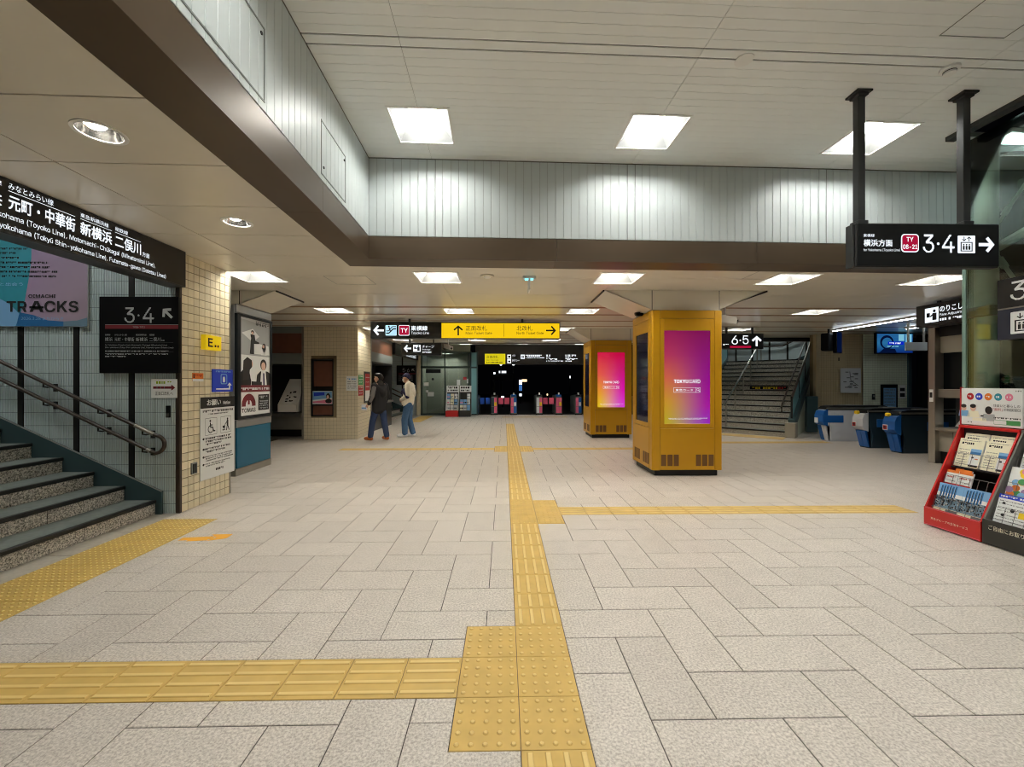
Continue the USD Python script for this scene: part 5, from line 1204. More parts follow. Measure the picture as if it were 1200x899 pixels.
x, z = sp_(560, 86); pr.put('arrow', 'ink', arrow_poly(x, z, .24, 90, .15), 1); st_('正面改札', 604, 728, 58, 88, 'ink_olive'); st_('Main Ticket Gate', 604, 758, 94, 111, 'ink_olive', 'enl'); st_('北改札', 903, 995, 58, 88, 'ink_olive'); st_('North Ticket Gate', 902, 1060, 94, 111, 'ink_olive', 'enl')
pr.put('divider', 'ink_olive', sbx(827, 829, 50, 122), 1); x, z = sp_(1104, 87); pr.put('arrow', 'ink', arrow_poly(x, z, .24, 0, .15), 1); pr.done()
Yc = 14.3; sx0, sz1_ = hy(470, 402, Yc); sx1, sz0_ = hy(517, 416.3, Yc)
t = thing('hanging_sign', 'smaller black hanging sign with left arrow for the fare charging machines', 'sign', (sx0, Yc, sz0_)); W_, H_ = sx1 - sx0, sz1_ - sz0_
sign_box(t, W_, 0, H_, .18); MB().cyl((W_ * .2, .1, H_), (W_ * .2, .1, H_LOW - sz0_), .03, 8).cyl((W_ * .8, .1, H_), (W_ * .8, .1, H_LOW - sz0_), .03, 8).build('hanger', 'sign_edge', t); pr = Print(t, 0, .003)
pr.put('arrow', 'lit_white', arrow_poly(W_ * .16, H_ * .55, .26, 180, .2), 1); pr.put('pictogram', 'lit_white', sbox(W_ * .3, H_ * .28, W_ * .49, H_ * .86), 1); pr.put('pictogram', 'ink', icon_fare(W_ * .3, H_ * .28, W_ * .19), 2); pr.text('lettering', 'lit_white', 'チャージ', W_ * .53, H_ * .58, H_ * .24, W_ * .29); pr.text('lettering', 'lit_white', 'Recharge', W_ * .53, H_ * .38, H_ * .14, W_ * .2, 'enl'); pr.put('small_print', 'lit_white', dashes(W_ * .53, W_ * .75, H_ * .2, H_ * .1, 350), 1); pr.done()
x, z = hy(519, 409, 14.2); cctv('white security camera beside the small charging sign', (x + .16, 14.4, H_LOW), H_LOW - z - .06, 40)
Y6 = 11.4; sx0 = hy(840, 400, Y6)[0]; sz1_ = hy(880, 391, Y6)[1]; sx1, sz0_ = hy(895, 409, Y6)
t = thing('hanging_sign', 'black hanging sign with 6·5 and up arrow before the wide stairs at right', 'sign', (sx0, Y6, sz0_)); W_, H_ = sx1 - sx0, sz1_ - sz0_
sign_box(t, W_, 0, H_, .2); MB().cyl((W_ * .25, .1, H_), (W_ * .25, .1, H_LOW - sz0_), .03, 8).cyl((W_ * .8, .1, H_), (W_ * .8, .1, H_LOW - sz0_), .03, 8).build('hanger', 'sign_edge', t); pr = Print(t, 0, .002)
def q6(lx): return (hy(lx / 5.99 + 840, 400, Y6)[0] - sx0)
pr.text('lettering', 'lit_white', '6', q6(104), H_ * .28, H_ * .58, q6(148) - q6(104), 'enl'); pr.text('lettering', 'lit_white', '5', q6(182), H_ * .3, H_ * .58, q6(222) - q6(182), 'enl'); pr.put('lettering', 'lit_white', Point(q6(164), H_ * .56).buffer(.022), 2); pr.put('arrow', 'lit_white', arrow_poly(q6(280), H_ * .52, .29, 90, .2), 1)
pr.put('red_band', 'lit_red', sbox(q6(92), H_ * .06, q6(240), H_ * .2), 1); pr.put('small_print', 'lit_white', dashes(q6(45), q6(85), H_ * .22, H_ * .1, 360), 2); pr.done()

# ================================================================ RIGHT SIDE
# hanging platform sign
pa, pb = hz(1022, 97, H_UP), hz(1139, 105, H_UP)
YH = 3.86; sx0, sz1_ = hy(1003.5, 261, YH); sx1, sz0_ = hy(1171, 313.5, YH)
t = thing('hanging_sign', 'black hanging sign with 3·4, lift symbol and right arrow on two dark poles', 'sign', (sx0, YH, sz0_), 0); W_, H_ = sx1 - sx0, sz1_ - sz0_
MB().rbox(0, W_, .004, .085, 0, H_, .006).build('sign_case', 'sign_edge', t); MB().rbox(.008, W_ - .008, -.006, .008, .01, H_ - .01, .003).build('sign_face', 'sign_face', t); MB().rbox(-.022, .0, .02, .10, .0, H_ - .005, .005).build('side_rim', 'sign_edge', t)
for p in (pa, pb):
    x = p[0] - sx0; MB().rbox(x - .035, x + .035, .02, .09, H_ - .002, H_UP - sz0_ - .04, .006).build('pole', 'sign_edge', t)
    MB().rbox(x - .05, x + .05, .005, .105, H_ - .002, H_ + .03, .004).build('pole_shoe', 'sign_edge', t); MB().rbox(x - .075, x + .075, -.02, .13, H_UP - sz0_ - .02, H_UP - sz0_, .004).rbox(x - .05, x + .05, 0, .11, H_UP - sz0_ - .045, H_UP - sz0_ - .018, .004).build('pole_flange', 'trim_dark', t)
pr = Print(t, -.006, .001)
def h3(lx, ly): x, z = hy(lx / 6.316 + 990, ly / 6.316 + 250, YH); return x - sx0, z - sz0_
def h3b(a, b, c, d): x, z1 = h3(a, c); x1, z0 = h3(b, d); return sbox(x, z0, x1, z1)
def h3t(s, a, b, c, d, m='lit_white', kind='jp', lvl=2): g = h3b(a, b, c, d).bounds; pr.text('lettering', m, s, g[0], g[1], g[3] - g[1], g[2] - g[0], kind, lvl)
h3t('東横線', 133, 214, 153, 178); h3t('横浜方面', 133, 347, 194, 248, kind='jpb'); h3t('for Yokohama (Toyoko Line)', 133, 402, 262, 288, kind='enl')
g = h3b(411, 544, 154, 291).bounds; pr.put('line_badge', 'lit_white', rrect(g[0], g[2], g[1], g[3], .035), 1); pr.put('line_badge', 'lit_red', rrect(g[0] + .01, g[2] - .01, g[1] + .01, g[3] - .01, .03), 2); h3t('TY', 450, 502, 178, 212, kind='enb', lvl=3); h3t('08-21', 424, 531, 232, 268, kind='enb', lvl=3)
h3t('3', 573, 654, 158, 296, kind='enl'); h3t('4', 713, 806, 160, 294, kind='enl'); x, z = h3(685, 227); pr.put('lettering', 'lit_white', Point(x, z).buffer(.013), 2)
g = h3b(829, 960, 166, 298).bounds; pr.put('pictogram', 'lit_white', rrect(g[0], g[2], g[1], g[3], .01), 1); pr.put('pictogram', 'ink', icon_lift(g[0], g[1], g[2] - g[0]), 2)
x, z = h3(1044, 234); pr.put('arrow', 'lit_white', arrow_poly(x, z, .155, 0, .2), 1); pr.done()

# glazed lift shaft (glass plane x = XG)
XG, YGF = 5.2, 4.625
t = thing('elevator_shaft', 'glazed elevator shaft with pale steel column and braces at the right edge', 'elevator shaft', (0, 0, 0))
for k in range(4): MB().box(XG, XG + .014, YGF - .03 - 1.22 * (k + 1) + .006, YGF - .03 - 1.22 * k - .006, .12, H_UP - .052).build('glass_pane', 'pane_green', t)
for k in range(2): MB().box(XG + .03 + 1.2 * k, XG + 1.2 * (k + 1), YGF - .012, YGF + .002, .12, H_UP - .06).build('glass_pane', 'pane_green', t)
MB().rbox(XG - .004, XG + .016, YGF - .03, YGF + .01, .0, H_UP - .06, .003).build('corner_fin', 'shaft_edge', t)
MB().rbox(XG - .01, XG + .06, YGF - 5, YGF + .12, 0, .12, .006).build('shaft_sill', 'steel_dull', t)
def shaft_pt(px, py, x=5.5): y, z = hx(px, py, x); return (x, y, z)
cx = 5.36; cy = hx(1156, 400, cx)[0]
MB().cyl((cx, cy, .0), (cx, cy, H_UP - .06), .095, 20).build('steel_column', 'column_paint', t, smooth=50)
z0, z1 = hy(1156, 371.5, cy)[1], hy(1156, 360, cy)[1]
MB().rbox(cx - .14, cx + .14, cy - .14, cy + .12, z0, z1, .008).build('column_bracket', 'steel', t)
def rod(a, b, r, x=5.62): P, Q = np.array(shaft_pt(*a, x)), np.array(shaft_pt(*b, x)); return MB().tube([P, Q], r, 10)
rod((1167, 291), (1215, 264), .05).build('brace', 'column_paint', t); rod((1170, 261), (1215, 196), .018).build('brace', 'column_paint', t); rod((1176, 252), (1182, 243), .03).build('brace_joint', 'column_paint', t); rod((1168, 299), (1192, 332), .02).build('brace', 'column_paint', t); rod((1171, 303), (1178, 313), .034).build('brace_joint', 'column_paint', t)
for px in (1186, 1197): x = 6.2; y = hx(px, 400, x)[0]; MB().rbox(x - .04, x + .04, y - .05, y + .05, 0, H_UP - .06, .006).build('guide_post', 'column_paint' if px == 1186 else 'green_frame', t)
MB().rbox(5.6, 7.4, 1.2, 1.26, 0, 4.8, .01).rbox(7.2, 7.26, 1.2, YGF + .05, 0, 4.8, .01).build('shaft_back', 'shaft_dark', t)
MB().rbox(5.5, 7.2, 1.3, YGF, -.05, .0, .01).build('shaft_floor', 'shaft_dark', t)
for k in range(3): MB().rbox(5.7, 7.2, YGF - .2, YGF - .1, 1.1 + 1.3 * k, 1.2 + 1.3 * k, .006).build('cross_beam', 'green_frame', t)
wr = setting('wall_right'); MB().box(XG - .02, XG + .2, -5, YGF - 5.06, 0, H_UP + .3).build('wall_body', 'wall_grey', wr)
wn = setting('wall_near'); MB().box(-9, 5.3, -5.2, -5, 0, 4.6).build('wall_body', 'wall_grey', wn)

t2 = thing('panel_light', 'long white panel light inside the glazed elevator shaft', 'ceiling light', (*hz(1205, 164, H_UP - .02), H_UP - .02), 8); MB().rbox(-.45, .6, -.14, .14, -.03, .02, .006).build('light_housing', 'light_frame', t2); MB().box(-.44, .59, -.13, .13, -.034, -.029).build('light_diffuser', 'shaft_lamp', t2)
# platform number plate on the glass
xs_ = XG - .04; ya, z1 = hx(1168.5, 329, xs_); zb = hx(1168.5, 399, xs_)[1]; zm = hx(1168.5, 363.5, xs_)[1]
t = thing('platform_plate', 'black and navy platform plate with 3·4 and lift symbol fixed to the glass shaft', 'sign', (xs_, ya, zb), -90); W_, H_ = .95, z1 - zb
mat('plate_navy', (34, 40, 54), .4)
MB().rbox(0, W_, 0, .035, zm - zb + .008, H_, .004).build('upper_plate', 'sign_face', t); MB().rbox(0, W_, 0, .035, 0, zm - zb - .006, .004).build('lower_plate', 'plate_navy', t); MB().rbox(0, W_, .004, .035, zm - zb - .006, zm - zb + .008, .002).build('plate_rule', 'steel_dull', t)
pr = Print(t, 0, .001); hu = H_ - (zm - zb); pr.text('lettering', 'print_white', '3', .115, zm - zb + hu * .22, hu * .64, None, 'enl'); pr.text('lettering', 'print_white', '4', .46, zm - zb + hu * .22, hu * .64, None, 'enl'); pr.put('lettering', 'print_white', Point(.385, zm - zb + hu * .52).buffer(.014))
s = (zm - zb) * .7; pr.put('pictogram', 'print_white', rrect(.115, .115 + s, (zm - zb) * .16, (zm - zb) * .16 + s, .01), 1); pr.put('pictogram', 'ink', icon_lift(.115, (zm - zb) * .16, s), 2); pr.put('arrow', 'print_white', arrow_poly(.55, (zm - zb) * .5, .17, 0, .2), 1); pr.done()

# leaflet racks against the glass
ra, rb = np.array(hz(1083.6, 614.8, 0)), np.array(hz(1155.7, 636.2, 0))
RW = np.linalg.norm(rb - ra); RA = -88.0
ru = np.array([math.cos(math.radians(RA)), math.sin(math.radians(RA))]); rv = np.array([-ru[1], ru[0]])            # along the front; into the rack
def rpt(u, v): p = ra + ru * u + rv * v; return float(p[0]), float(p[1])
TL = math.atan(.30)
def rack(name, label, u0, W, side, front, fh, trim):
    t = thing(name, label, 'leaflet rack', (*rpt(u0, 0), 0), RA); D = .43; H = 1.09
    sp = Polygon([(0, .012), (D + .03, .012), (D + .03, H), (D - .02, H), (0, fh)])
    MB().pyz(sp, 0, .016).build('side_panel', side, t); MB().pyz(sp, W - .016, W).build('side_panel', side, t)
    MB().rbox(0, W, -.012, .004, .012, fh, .003).build('front_panel', front, t); MB().rbox(.02, W - .02, .02, D, 0, .014, .003).build('rack_base', 'trim_dark', t)
    MB().box(.016, W - .016, D + .01, D + .028, .012, H).build('back_panel', 'recess_dark', t); MB().rbox(0, W, D - .04, D + .03, H - .03, H, .003).build('top_rail', side, t)
    for lv in range(3):
        y, z = .055 + .12 * lv, fh - .03 + .235 * lv
        w = MB(); tn = math.tan(TL)
        for q in range(7): u = .03 + (W - .06) * q / 6; w.tube([(u, y - .010, z), (u, y - .010 + .15 * tn, z + .15)], .0022, 5)
        for hh in (.04, .15): w.tube([(.018, y - .012 + hh * tn, z + hh), (W - .018, y - .012 + hh * tn, z + hh)], .0024, 5)
        w.build('wire_pocket', 'wire', t)
        MB().box(.017, W - .017, y - .012, y + .075, z - .012, z - .004).build('shelf', 'recess_dark', t)
    return t, D, H
t, RD, RH = rack('leaflet_rack', 'red floor-standing leaflet rack with white header board beside the glass shaft', 0, RW, 'red_plastic', 'red_plastic', .205, 'rack_grey')
pr = Print(t, -.012, .001); pr.text('lettering', 'print_cream', '東急グループの生活サービス', RW * .14, .085, .026, RW * .66); pr.put('rule', 'print_pink', union_all([sbox(.008, .02, RW - .008, .024), sbox(.008, .196, RW - .008, .199)]), 1); pr.done()
hb = MB().rbox(.0, RW, RD - .005, RD + .012, RH + .008, RH + .40, .003).build('header_board', 'print_white', t)
MB().rbox(-.012, .0, RD - .01, RD + .02, RH - .02, RH + .41, .003).build('header_edge', 'print_red', t)
pr = Print(hb, RD - .005, .001); b0, bh = RH + .008, .392
for q, (u, m_) in enumerate(((.165, 'print_red'), (.315, 'print_blue'), (.47, 'print_orange'), (.63, 'print_teal'), (.80, 'print_pink'))):
    pr.put('dot', m_, ell(RW * u, b0 + bh * .775, RW * .062, bh * .095), 1); pr.put('dot_text', 'print_white', dashes(RW * (u - .035), RW * (u + .035), b0 + bh * .755, bh * .045, 400 + q), 2)
pr.text('lettering', 'ink', '住まいと暮らしの', RW * .555, b0 + bh * .515, bh * .075, RW * .41); pr.text('lettering', 'print_red', '「無料」', RW * .55, b0 + bh * .41, bh * .08, RW * .15); pr.text('lettering', 'ink', 'の相談窓口', RW * .72, b0 + bh * .415, bh * .075, RW * .25)
pr.put('small_print', 'ink', union_all([dashes(RW * .9, RW * .98, b0 + bh * .92, bh * .03, 410), dashes(RW * .56, RW * .97, b0 + bh * .215, bh * .035, 411), dashes(RW * .12, RW * .2, b0 + bh * .06, bh * .03, 412)]), 1)
pr.put('green_box', 'print_green', rrect(RW * .56, RW * .97, b0 + bh * .06, b0 + bh * .18, .006), 1); pr.put('green_box', 'print_white', rrect(RW * .565, RW * .76, b0 + bh * .07, b0 + bh * .17, .006), 2)
def bust(u, v, s, shirt, back=False):
    x, z = RW * u, b0 + bh * v
    pr.put('figure', shirt, Polygon([(x - .075 * s, z - .11 * s), (x - .06 * s, z - .02 * s), (x + .06 * s, z - .02 * s), (x + .08 * s, z - .11 * s)]), 1); pr.put('figure', 'print_skin', ell(x, z + .02 * s, .035 * s, .045 * s), 2); pr.put('figure', 'print_hair', ell(x, z + (.03 if back else .05) * s, (.04 if back else .037) * s, (.05 if back else .028) * s), 3)
bust(.05, .42, .7, 'print_sky'); bust(.215, .42, .75, 'print_cream'); bust(.48, .36, .8, 'print_grey', True); pr.put('picture', 'print_cream', sbox(RW * .2, b0 + bh * .12, RW * .44, b0 + bh * .2), 1); pr.put('figure', 'ink', ell(RW * .37, b0 + bh * .26, .015, .008), 2); pr.done()
def booklet(name, label, u, v, z, w, h, tilt, cover, paint, group, th=.018):
    """a small stack of booklets leaning back in a wire pocket"""
    x, y = rpt(u, v); t = thing(name, label, 'brochure', (x, y, z), RA, group)
    mt = np.array([[1, 0, 0], [0, math.cos(tilt), math.sin(tilt)], [0, -math.sin(tilt), math.cos(tilt)]])
    def put(mb, nm, m_):
        for k in range(len(mb.v)): mb.v[k] = mb.v[k] @ mt.T
        return mb.build(nm, m_, t)
    put(MB().rbox(0, w, 0, .003, 0, h, .001), 'cover', cover); put(MB().rbox(.001, w - .001, .003, th, .001, h - .002, .001), 'pages', 'print_white')
    L = {}
    for m_, poly, lvl in paint(w, h): L.setdefault(m_, MB()).flat(poly, -.0006 * lvl)
    for m_, b in L.items(): put(b, 'cover_print', m_)
def p_city(w, h):
    r = random.Random(5); out = [('print_sky', sbox(0, h * .55, w, h), 1), ('print_white', sbox(0, h * .55, w, h * .68), 1.5), ('print_slate', sbox(0, h * .12, w, h * .56), 1), ('print_cream', sbox(0, 0, w, h * .12), 1)]
    tow = union_all([sbox(w * (.12 + .11 * q), h * .45, w * (.19 + .11 * q), h * r.uniform(.86, .97)) for q in range(6)]); out.append(('print_deepblue', tow, 2)); out.append(('ink', union_all([sbox(w * (.12 + .11 * q), h * .3, w * (.145 + .11 * q), h * .9) for q in range(6)]), 3))
    out.append(('ink', union_all([sbox(a, b, a + w * .05, b + h * .05) for a, b in [(r.uniform(0, w * .93), r.uniform(h * .14, h * .5)) for _ in range(45)]]), 3)); out.append(('print_grey', union_all([sbox(a, b, a + w * .06, b + h * .03) for a, b in [(r.uniform(0, w * .93), r.uniform(h * .14, h * .55)) for _ in range(30)]]), 4))
    out.append(('ink_grey', sbox(w * .5, h * .02, w * .95, h * .1), 2)); return out
def p_cream(w, h):
    r = random.Random(8); out = [('ink', dashes(w * .12, w * .6, h * .8, h * .07, 431, .02), 1), ('ink_grey', dashes(w * .1, w * .9, h * .92, h * .02, 432), 1), ('print_deepblue', rrect(w * .55, w * .97, h * .46, h * .64, .004), 1), ('print_sky', rrect(w * .55, w * .97, h * .56, h * .66, .004), 2), ('print_orange', sbox(w * .78, h * .3, w * .9, h * .34), 1), ('ink', sbox(w * .58, h * .04, w * .95, h * .1), 1), ('print_white', sbox(w * .55, h * .1, w * .95, h * .44), 1)]
    out.append(('ink_grey', union_all([dashes(w * .08, w * .5, h * v, h * .025, 440 + int(v * 50)) for v in (.08, .16, .24, .34, .42, .5, .6)]), 2)); out.append(('ink', ell(w * .68, h * .36, w * .05, h * .03), 2)); return out
def p_red(w, h): return [('print_red', sbox(0, 0, w, h * .3), 1), ('print_orange', sbox(0, h * .86, w, h), 1), ('print_red', dashes(w * .1, w * .9, h * .6, h * .08, 450, .014), 1), ('ink_grey', dashes(w * .1, w * .9, h * .4, h * .05, 451), 1), ('ink', ell(w * .4, h * .15, w * .25, h * .08), 2)]
def p_kids(w, h):
    r = random.Random(11); return [(r.choice(['print_pink', 'print_sky', 'print_yellow', 'print_green', 'print_orange', 'print_purple']), ell(r.uniform(.1, .9) * w, r.uniform(.1, .9) * h, w * .13, h * .1), 1 + q * .1) for q in range(22)]
def p_news(w, h): return [('print_blue', sbox(0, h * .86, w, h), 1), ('print_white', dashes(w * .05, w * .9, h * .9, h * .06, 470, .02), 2), ('ink_grey', union_all([dashes(w * .06, w * .9, h * v, h * .03, 471 + int(v * 40)) for v in (.1, .2, .3, .42, .54, .66, .76)]), 1), ('ink', union_all([ell(w * .25, h * .3, w * .06, h * .05), ell(w * .5, h * .5, w * .07, h * .06), ell(w * .2, h * .7, w * .05, h * .04)]), 2), ('print_yellow', sbox(w * .7, h * .3, w * .98, h * .5), 2)]
GR_ = 'brochures in the red rack'
bw = RW * .47
zt_ = [.205 - .022 + .235 * q for q in range(3)]; vt = [.055 + .12 * q for q in range(3)]
booklet('brochure', 'city skyline brochure at bottom left in the red rack', .035, vt[0], zt_[0], bw * .95, .30, TL, 'print_sky', p_city, GR_)
booklet('brochure', 'city skyline brochure at bottom right in the red rack', .025 + bw, vt[0], zt_[0], bw * .92, .30, TL, 'print_sky', p_city, GR_)
booklet('brochure', 'cream brochure with blue picture, front left of the upper tier in the red rack', .03, vt[2], zt_[2], bw * .92, .31, TL, 'print_cream', p_cream, GR_)
booklet('brochure', 'cream brochure with blue picture, front right of the upper tier in the red rack', .025 + bw, vt[2], zt_[2], bw * .92, .31, TL, 'print_cream', p_cream, GR_)
booklet('brochure', 'cream brochure standing behind at top left of the red rack', .05, vt[2] + .022, zt_[2], bw * .88, .37, TL, 'print_cream', p_cream, GR_)
booklet('brochure', 'cream brochure standing behind at top right of the red rack', .03 + bw, vt[2] + .022, zt_[2], bw * .90, .37, TL, 'print_cream', p_cream, GR_)
booklet('brochure', 'small white and red pamphlet far left of the middle tier in the red rack', .03, vt[1], zt_[1], .115, .20, TL, 'print_white', p_red, GR_)
booklet('brochure', 'small white and red pamphlet beside the first on the middle tier of the red rack', .15, vt[1], zt_[1], .125, .20, TL, 'print_white', p_red, GR_)
booklet('brochure', 'orange-topped pamphlet behind the small ones on the middle tier of the red rack', .09, vt[1] + .022, zt_[1], .15, .22, TL, 'print_orange', p_red, GR_)
t, _, _ = rack('leaflet_rack', 'black leaflet rack reading take one freely, at the right edge of the picture', RW + .012, RW, 'rack_grey', 'rack_black', .245, 'rack_grey')
pr = Print(t, -.012, .001); pr.text('lettering', 'print_cream', 'ご自由にお取りください', RW * .1, .155, .045, RW * .82); pr.done()
G2 = 'papers in the black rack'; u0 = RW + .012
zb_ = [.245 - .022 + .235 * q for q in range(3)]
booklet('magazine', 'colourful magazine with bright dots in the black rack', u0 + .03, vt[1], zb_[1], .24, .30, TL, 'print_white', p_kids, G2)
booklet('magazine', 'colourful magazine right beside the other one in the black rack', u0 + .28, vt[1], zb_[1], .215, .30, TL, 'print_cream', p_kids, G2)
booklet('newspaper', 'folded free paper with blue title band at the bottom of the black rack', u0 + .03, vt[0], zb_[0], .25, .28, TL, 'print_white', p_news, G2)
booklet('newspaper', 'second free paper at the bottom right of the black rack', u0 + .285, vt[0], zb_[0], .21, .28, TL, 'print_white', p_news, G2)
booklet('magazine', 'pale magazine on the top tier of the black rack', u0 + .05, vt[2], zb_[2], .22, .29, TL, 'poster_grey', p_cream, G2)

# fare adjustment corner: steel posts, machine front, sign along the wall
XF, YF = hz(1088, 541.7, 0); XF += .05
t = thing('fare_machine', 'stainless steel fare adjustment machine front with dark screen behind the red rack', 'fare machine', (XF, YF, 0), -90); W_ = 1.5
def fz(py): return 1.54 + (449.5 - py) * 8.05 / F
for x in (0, .62, 1.38): MB().rbox(x, x + .13, -.06, .12, 0, 2.62, .006).build('steel_post', 'steel', t)
for a, b in ((.13, .62), (.75, 1.38)):
    MB().rbox(a, b, .05, .10, fz(414), fz(395), .004).build('beige_panel', 'panel_beige', t); MB().rbox(a, b, .03, .10, fz(395), 2.66, .004).build('dark_panel', 'recess_dark', t)
    MB().box(a, b, .25, .30, fz(456), fz(414)).build('dark_screen', 'recess_dark', t); MB().rbox(a, b, .0, .2, fz(466), fz(456), .006).build('steel_bar', 'steel_dull', t)
    MB().box(a, b, .35, .4, fz(500), fz(466)).build('machine_recess', 'wall_dark', t); MB().hull([(a + .12, .2, fz(499)), (b - .02, .2, fz(499)), (b - .02, .34, fz(474)), (a + .3, .34, fz(474)), (a + .12, .34, fz(499)), (b - .02, .34, fz(499))]).build('sloping_panel', 'poster_grey', t)
    MB().rbox(a, b, -.06, .35, fz(504), fz(500.5), .006).build('ledge', 'steel', t); MB().rbox(a, (a + b) / 2 - .003, .02, .1, .24, fz(504), .004).rbox((a + b) / 2 + .003, b, .02, .1, .24, fz(504), .004).build('door_panel', 'panel_beige', t); MB().rbox(a, b, .05, .1, 0, .235, .004).build('kick_panel', 'frame_dark', t)
MB().rbox(.03, .1, -.066, -.058, fz(471), fz(456.5), .001).build('white_sticker', 'print_white', t); MB().rbox(.04, .09, -.069, -.064, fz(466), fz(460), .001).build('sticker_print', 'ink', t)
XQ = 8.05; yq1, zq1 = hx(1073, 359.6, XQ); zq0 = hx(1073, 384.5, XQ)[1]
t = thing('fare_sign', 'black lit sign for fare adjustment with white pictogram, partly behind the glass', 'sign', (XQ, yq1, zq0), -90); W_, H_ = 2.2, zq1 - zq0
sign_box(t, W_, 0, H_, .3); MB().cyl((.3, .15, H_), (.3, .15, H_LOW - zq0), .03, 8).cyl((1.9, .15, H_), (1.9, .15, H_LOW - zq0), .03, 8).build('hanger', 'sign_edge', t)
pr = Print(t, 0, .002)
def q8(px): return yq1 - hx(px, 365, XQ)[0]
pr.put('pictogram', 'lit_white', sbox(q8(1084), H_ * .16, q8(1100), H_ * .82), 1); pr.put('pictogram', 'ink', affinity.scale(icon_fare(0, 0, 1), q8(1100) - q8(1084), H_ * .66, origin=(0, 0)).intersection(sbox(-9, -9, 9, 9)) if False else affinity.translate(affinity.scale(icon_fare(0, 0, 1), q8(1100) - q8(1084), H_ * .66, origin=(0, 0)), q8(1084), H_ * .16), 2)
pr.text('lettering', 'lit_white', 'のりこし精算', q8(1101.5), H_ * .56, H_ * .28, q8(1144) - q8(1101.5), 'jpb'); pr.text('lettering', 'lit_white', 'Fare Adjustment', q8(1101.5), H_ * .36, H_ * .14, q8(1134) - q8(1101.5), 'enl'); pr.put('small_print', 'lit_white', dashes(q8(1101.5), q8(1135), H_ * .18, H_ * .1, 480), 1); pr.done()

# right ticket gates (people pass towards +x)
def right_gate(label, px, py, front, side, nose, patch, cross, band):
    x, y = hz(px, py, 0)
    t = thing('ticket_gate', label, 'ticket gate', (x, y + .32, 0), -90, None); w = .30; L = 1.75
    MB().pyz(Polygon([(.18, .0), (L, .0), (L, .86), (.1, .86), (.02, .62), (.02, .5), (.12, .4)]), .02, w - .02).build('gate_body', 'gate_navy' if side != 'gate_white' else 'gate_white', t)
    MB().pyz(Polygon([(.22, .035), (L - .02, .035), (L - .02, .80), (.16, .80), (.16, .56), (.24, .36)]), w - .021, w - .01).build('side_panel', side, t)
    MB().pyz(Polygon([(.14, .40), (.05, .44), (.0, .52), (.0, .70), (.04, .80), (.14, .86)]), .004, w - .004).build('gate_nose', front, t)
    MB().rbox(w - .012, w + .004, band[0], band[1], .50, .69, .01).build('side_band', nose, t)
    for u in (0, 1): MB().hull([(a, b, z) for a in (.02 + u * .135, .145 + u * .135) for b, z in ((.16, .03), (.16, .3), (.06, .42), (.2, .03), (.2, .42))]).build('lower_panel', nose if u == 0 or patch else 'gate_white', t)
    MB().pyz(Polygon([(.1, .84), (L, .84), (L, .93), (L - .1, .955), (.3, .955), (.16, .93), (.08, .86)]), .005, w - .005).build('gate_top', 'gate_top', t)
    MB().hull([(a, b, z) for a in (.02, w - .02) for b, z in ((.03, .74), (.16, .90), (.2, .86), (.05, .70))]).build('card_reader', 'gate_blue', t)
    MB().rbox(-.006, .004, .1, L, .86, .90, .003).rbox(w - .004, w + .006, .1, L, .86, .90, .003).build('edge_trim', 'steel_dull', t)
    MB().rbox(w * .3, w * .7, .55, .9, .955, .975, .006).build('display_lid', 'steel_dull', t)
    if patch: MB().rbox(.01, .13, .02, .09, .80, .88, .02).build('yellow_cap', 'print_yellow', t)
    if cross:
        pn = MB().rbox(w * .08, w * .48, -.03, -.015, .5, .62, .004).build('sign_plate', 'print_white', t); pr = Print(pn, -.03, .001); c = (w * .28, .56); pr.put('cross', 'print_red', sbox(c[0] - .045, c[1] - .045, c[0] + .045, c[1] + .045), 1); pr.put('cross', 'ink', union_all([sbox(c[0] - .035, c[1] - .01, c[0] + .035, c[1] + .01), sbox(c[0] - .01, c[1] - .035, c[0] + .01, c[1] + .035)]), 2); pr.done()
    else:
        MB().rbox(w * .1, w * .5, -.03, -.015, .48, .62, .004).build('sign_plate', 'print_white', t)
    return x, y
g3 = right_gate('white-sided ticket gate with blue nose, rearmost of the three at the right', 965, 517.6, 'gate_blue', 'gate_white', 'gate_blue', False, False, (.02, .56))
g2 = right_gate('dark blue ticket gate with white nose, middle of the three right gates', 1012, 525.8, 'gate_white', 'gate_navy', 'gate_blue', True, True, (.34, .8))
g1 = right_gate('dark blue ticket gate nearest to the steel posts at the right', 1050, 532, 'gate_blue', 'gate_navy', 'gate_blue', True, True, (.72, 1.2))

# tiled walls, screens and notices behind the right gates
w5 = setting('wall_right_tiled'); YB_ = 13.0
xA0, xA1, xB1 = hy(957, 450, YB_)[0], hy(1010, 450, YB_)[0], hy(1063, 450, YB_)[0]
MB().box(xA0, xB1, YB_ + .007, YB_ + .3, 0, H_LOW).build('wall_body', 'mosaic_grout', w5)
m = MB(); grid_tiles(m, (xA0, YB_), (1, 0), xA1 - xA0, H_LOW, .075, .075); m.build('mosaic_tiles', 'mosaic_brown', w5, kind='stuff')
m = MB(); grid_tiles(m, (xA1, YB_ - .05), (1, 0), xB1 - xA1, H_LOW, .075, .075); m.build('mosaic_tiles', 'mosaic_green', w5, kind='stuff'); MB().box(xA1, xB1, YB_ - .044, YB_ + .05, 0, H_LOW).build('wall_pier', 'mosaic_grout', w5)
MB().rbox(xB1 - .05, xB1 + .06, YB_ - .1, YB_ + .1, 0, H_LOW, .01).build('corner_trim', 'stringer', w5); MB().rbox(xA0 - .05, xA0 + .05, YB_ - .04, YB_ + .1, 0, H_LOW, .01).build('corner_trim', 'mosaic_brown', w5)
MB().box(13.4, 13.5, 6, 13.3, 0, H_LOW).box(8.9, 9.0, 5.2, 8.0, 0, H_LOW).build('dark_wall', 'recess_dark', w5)
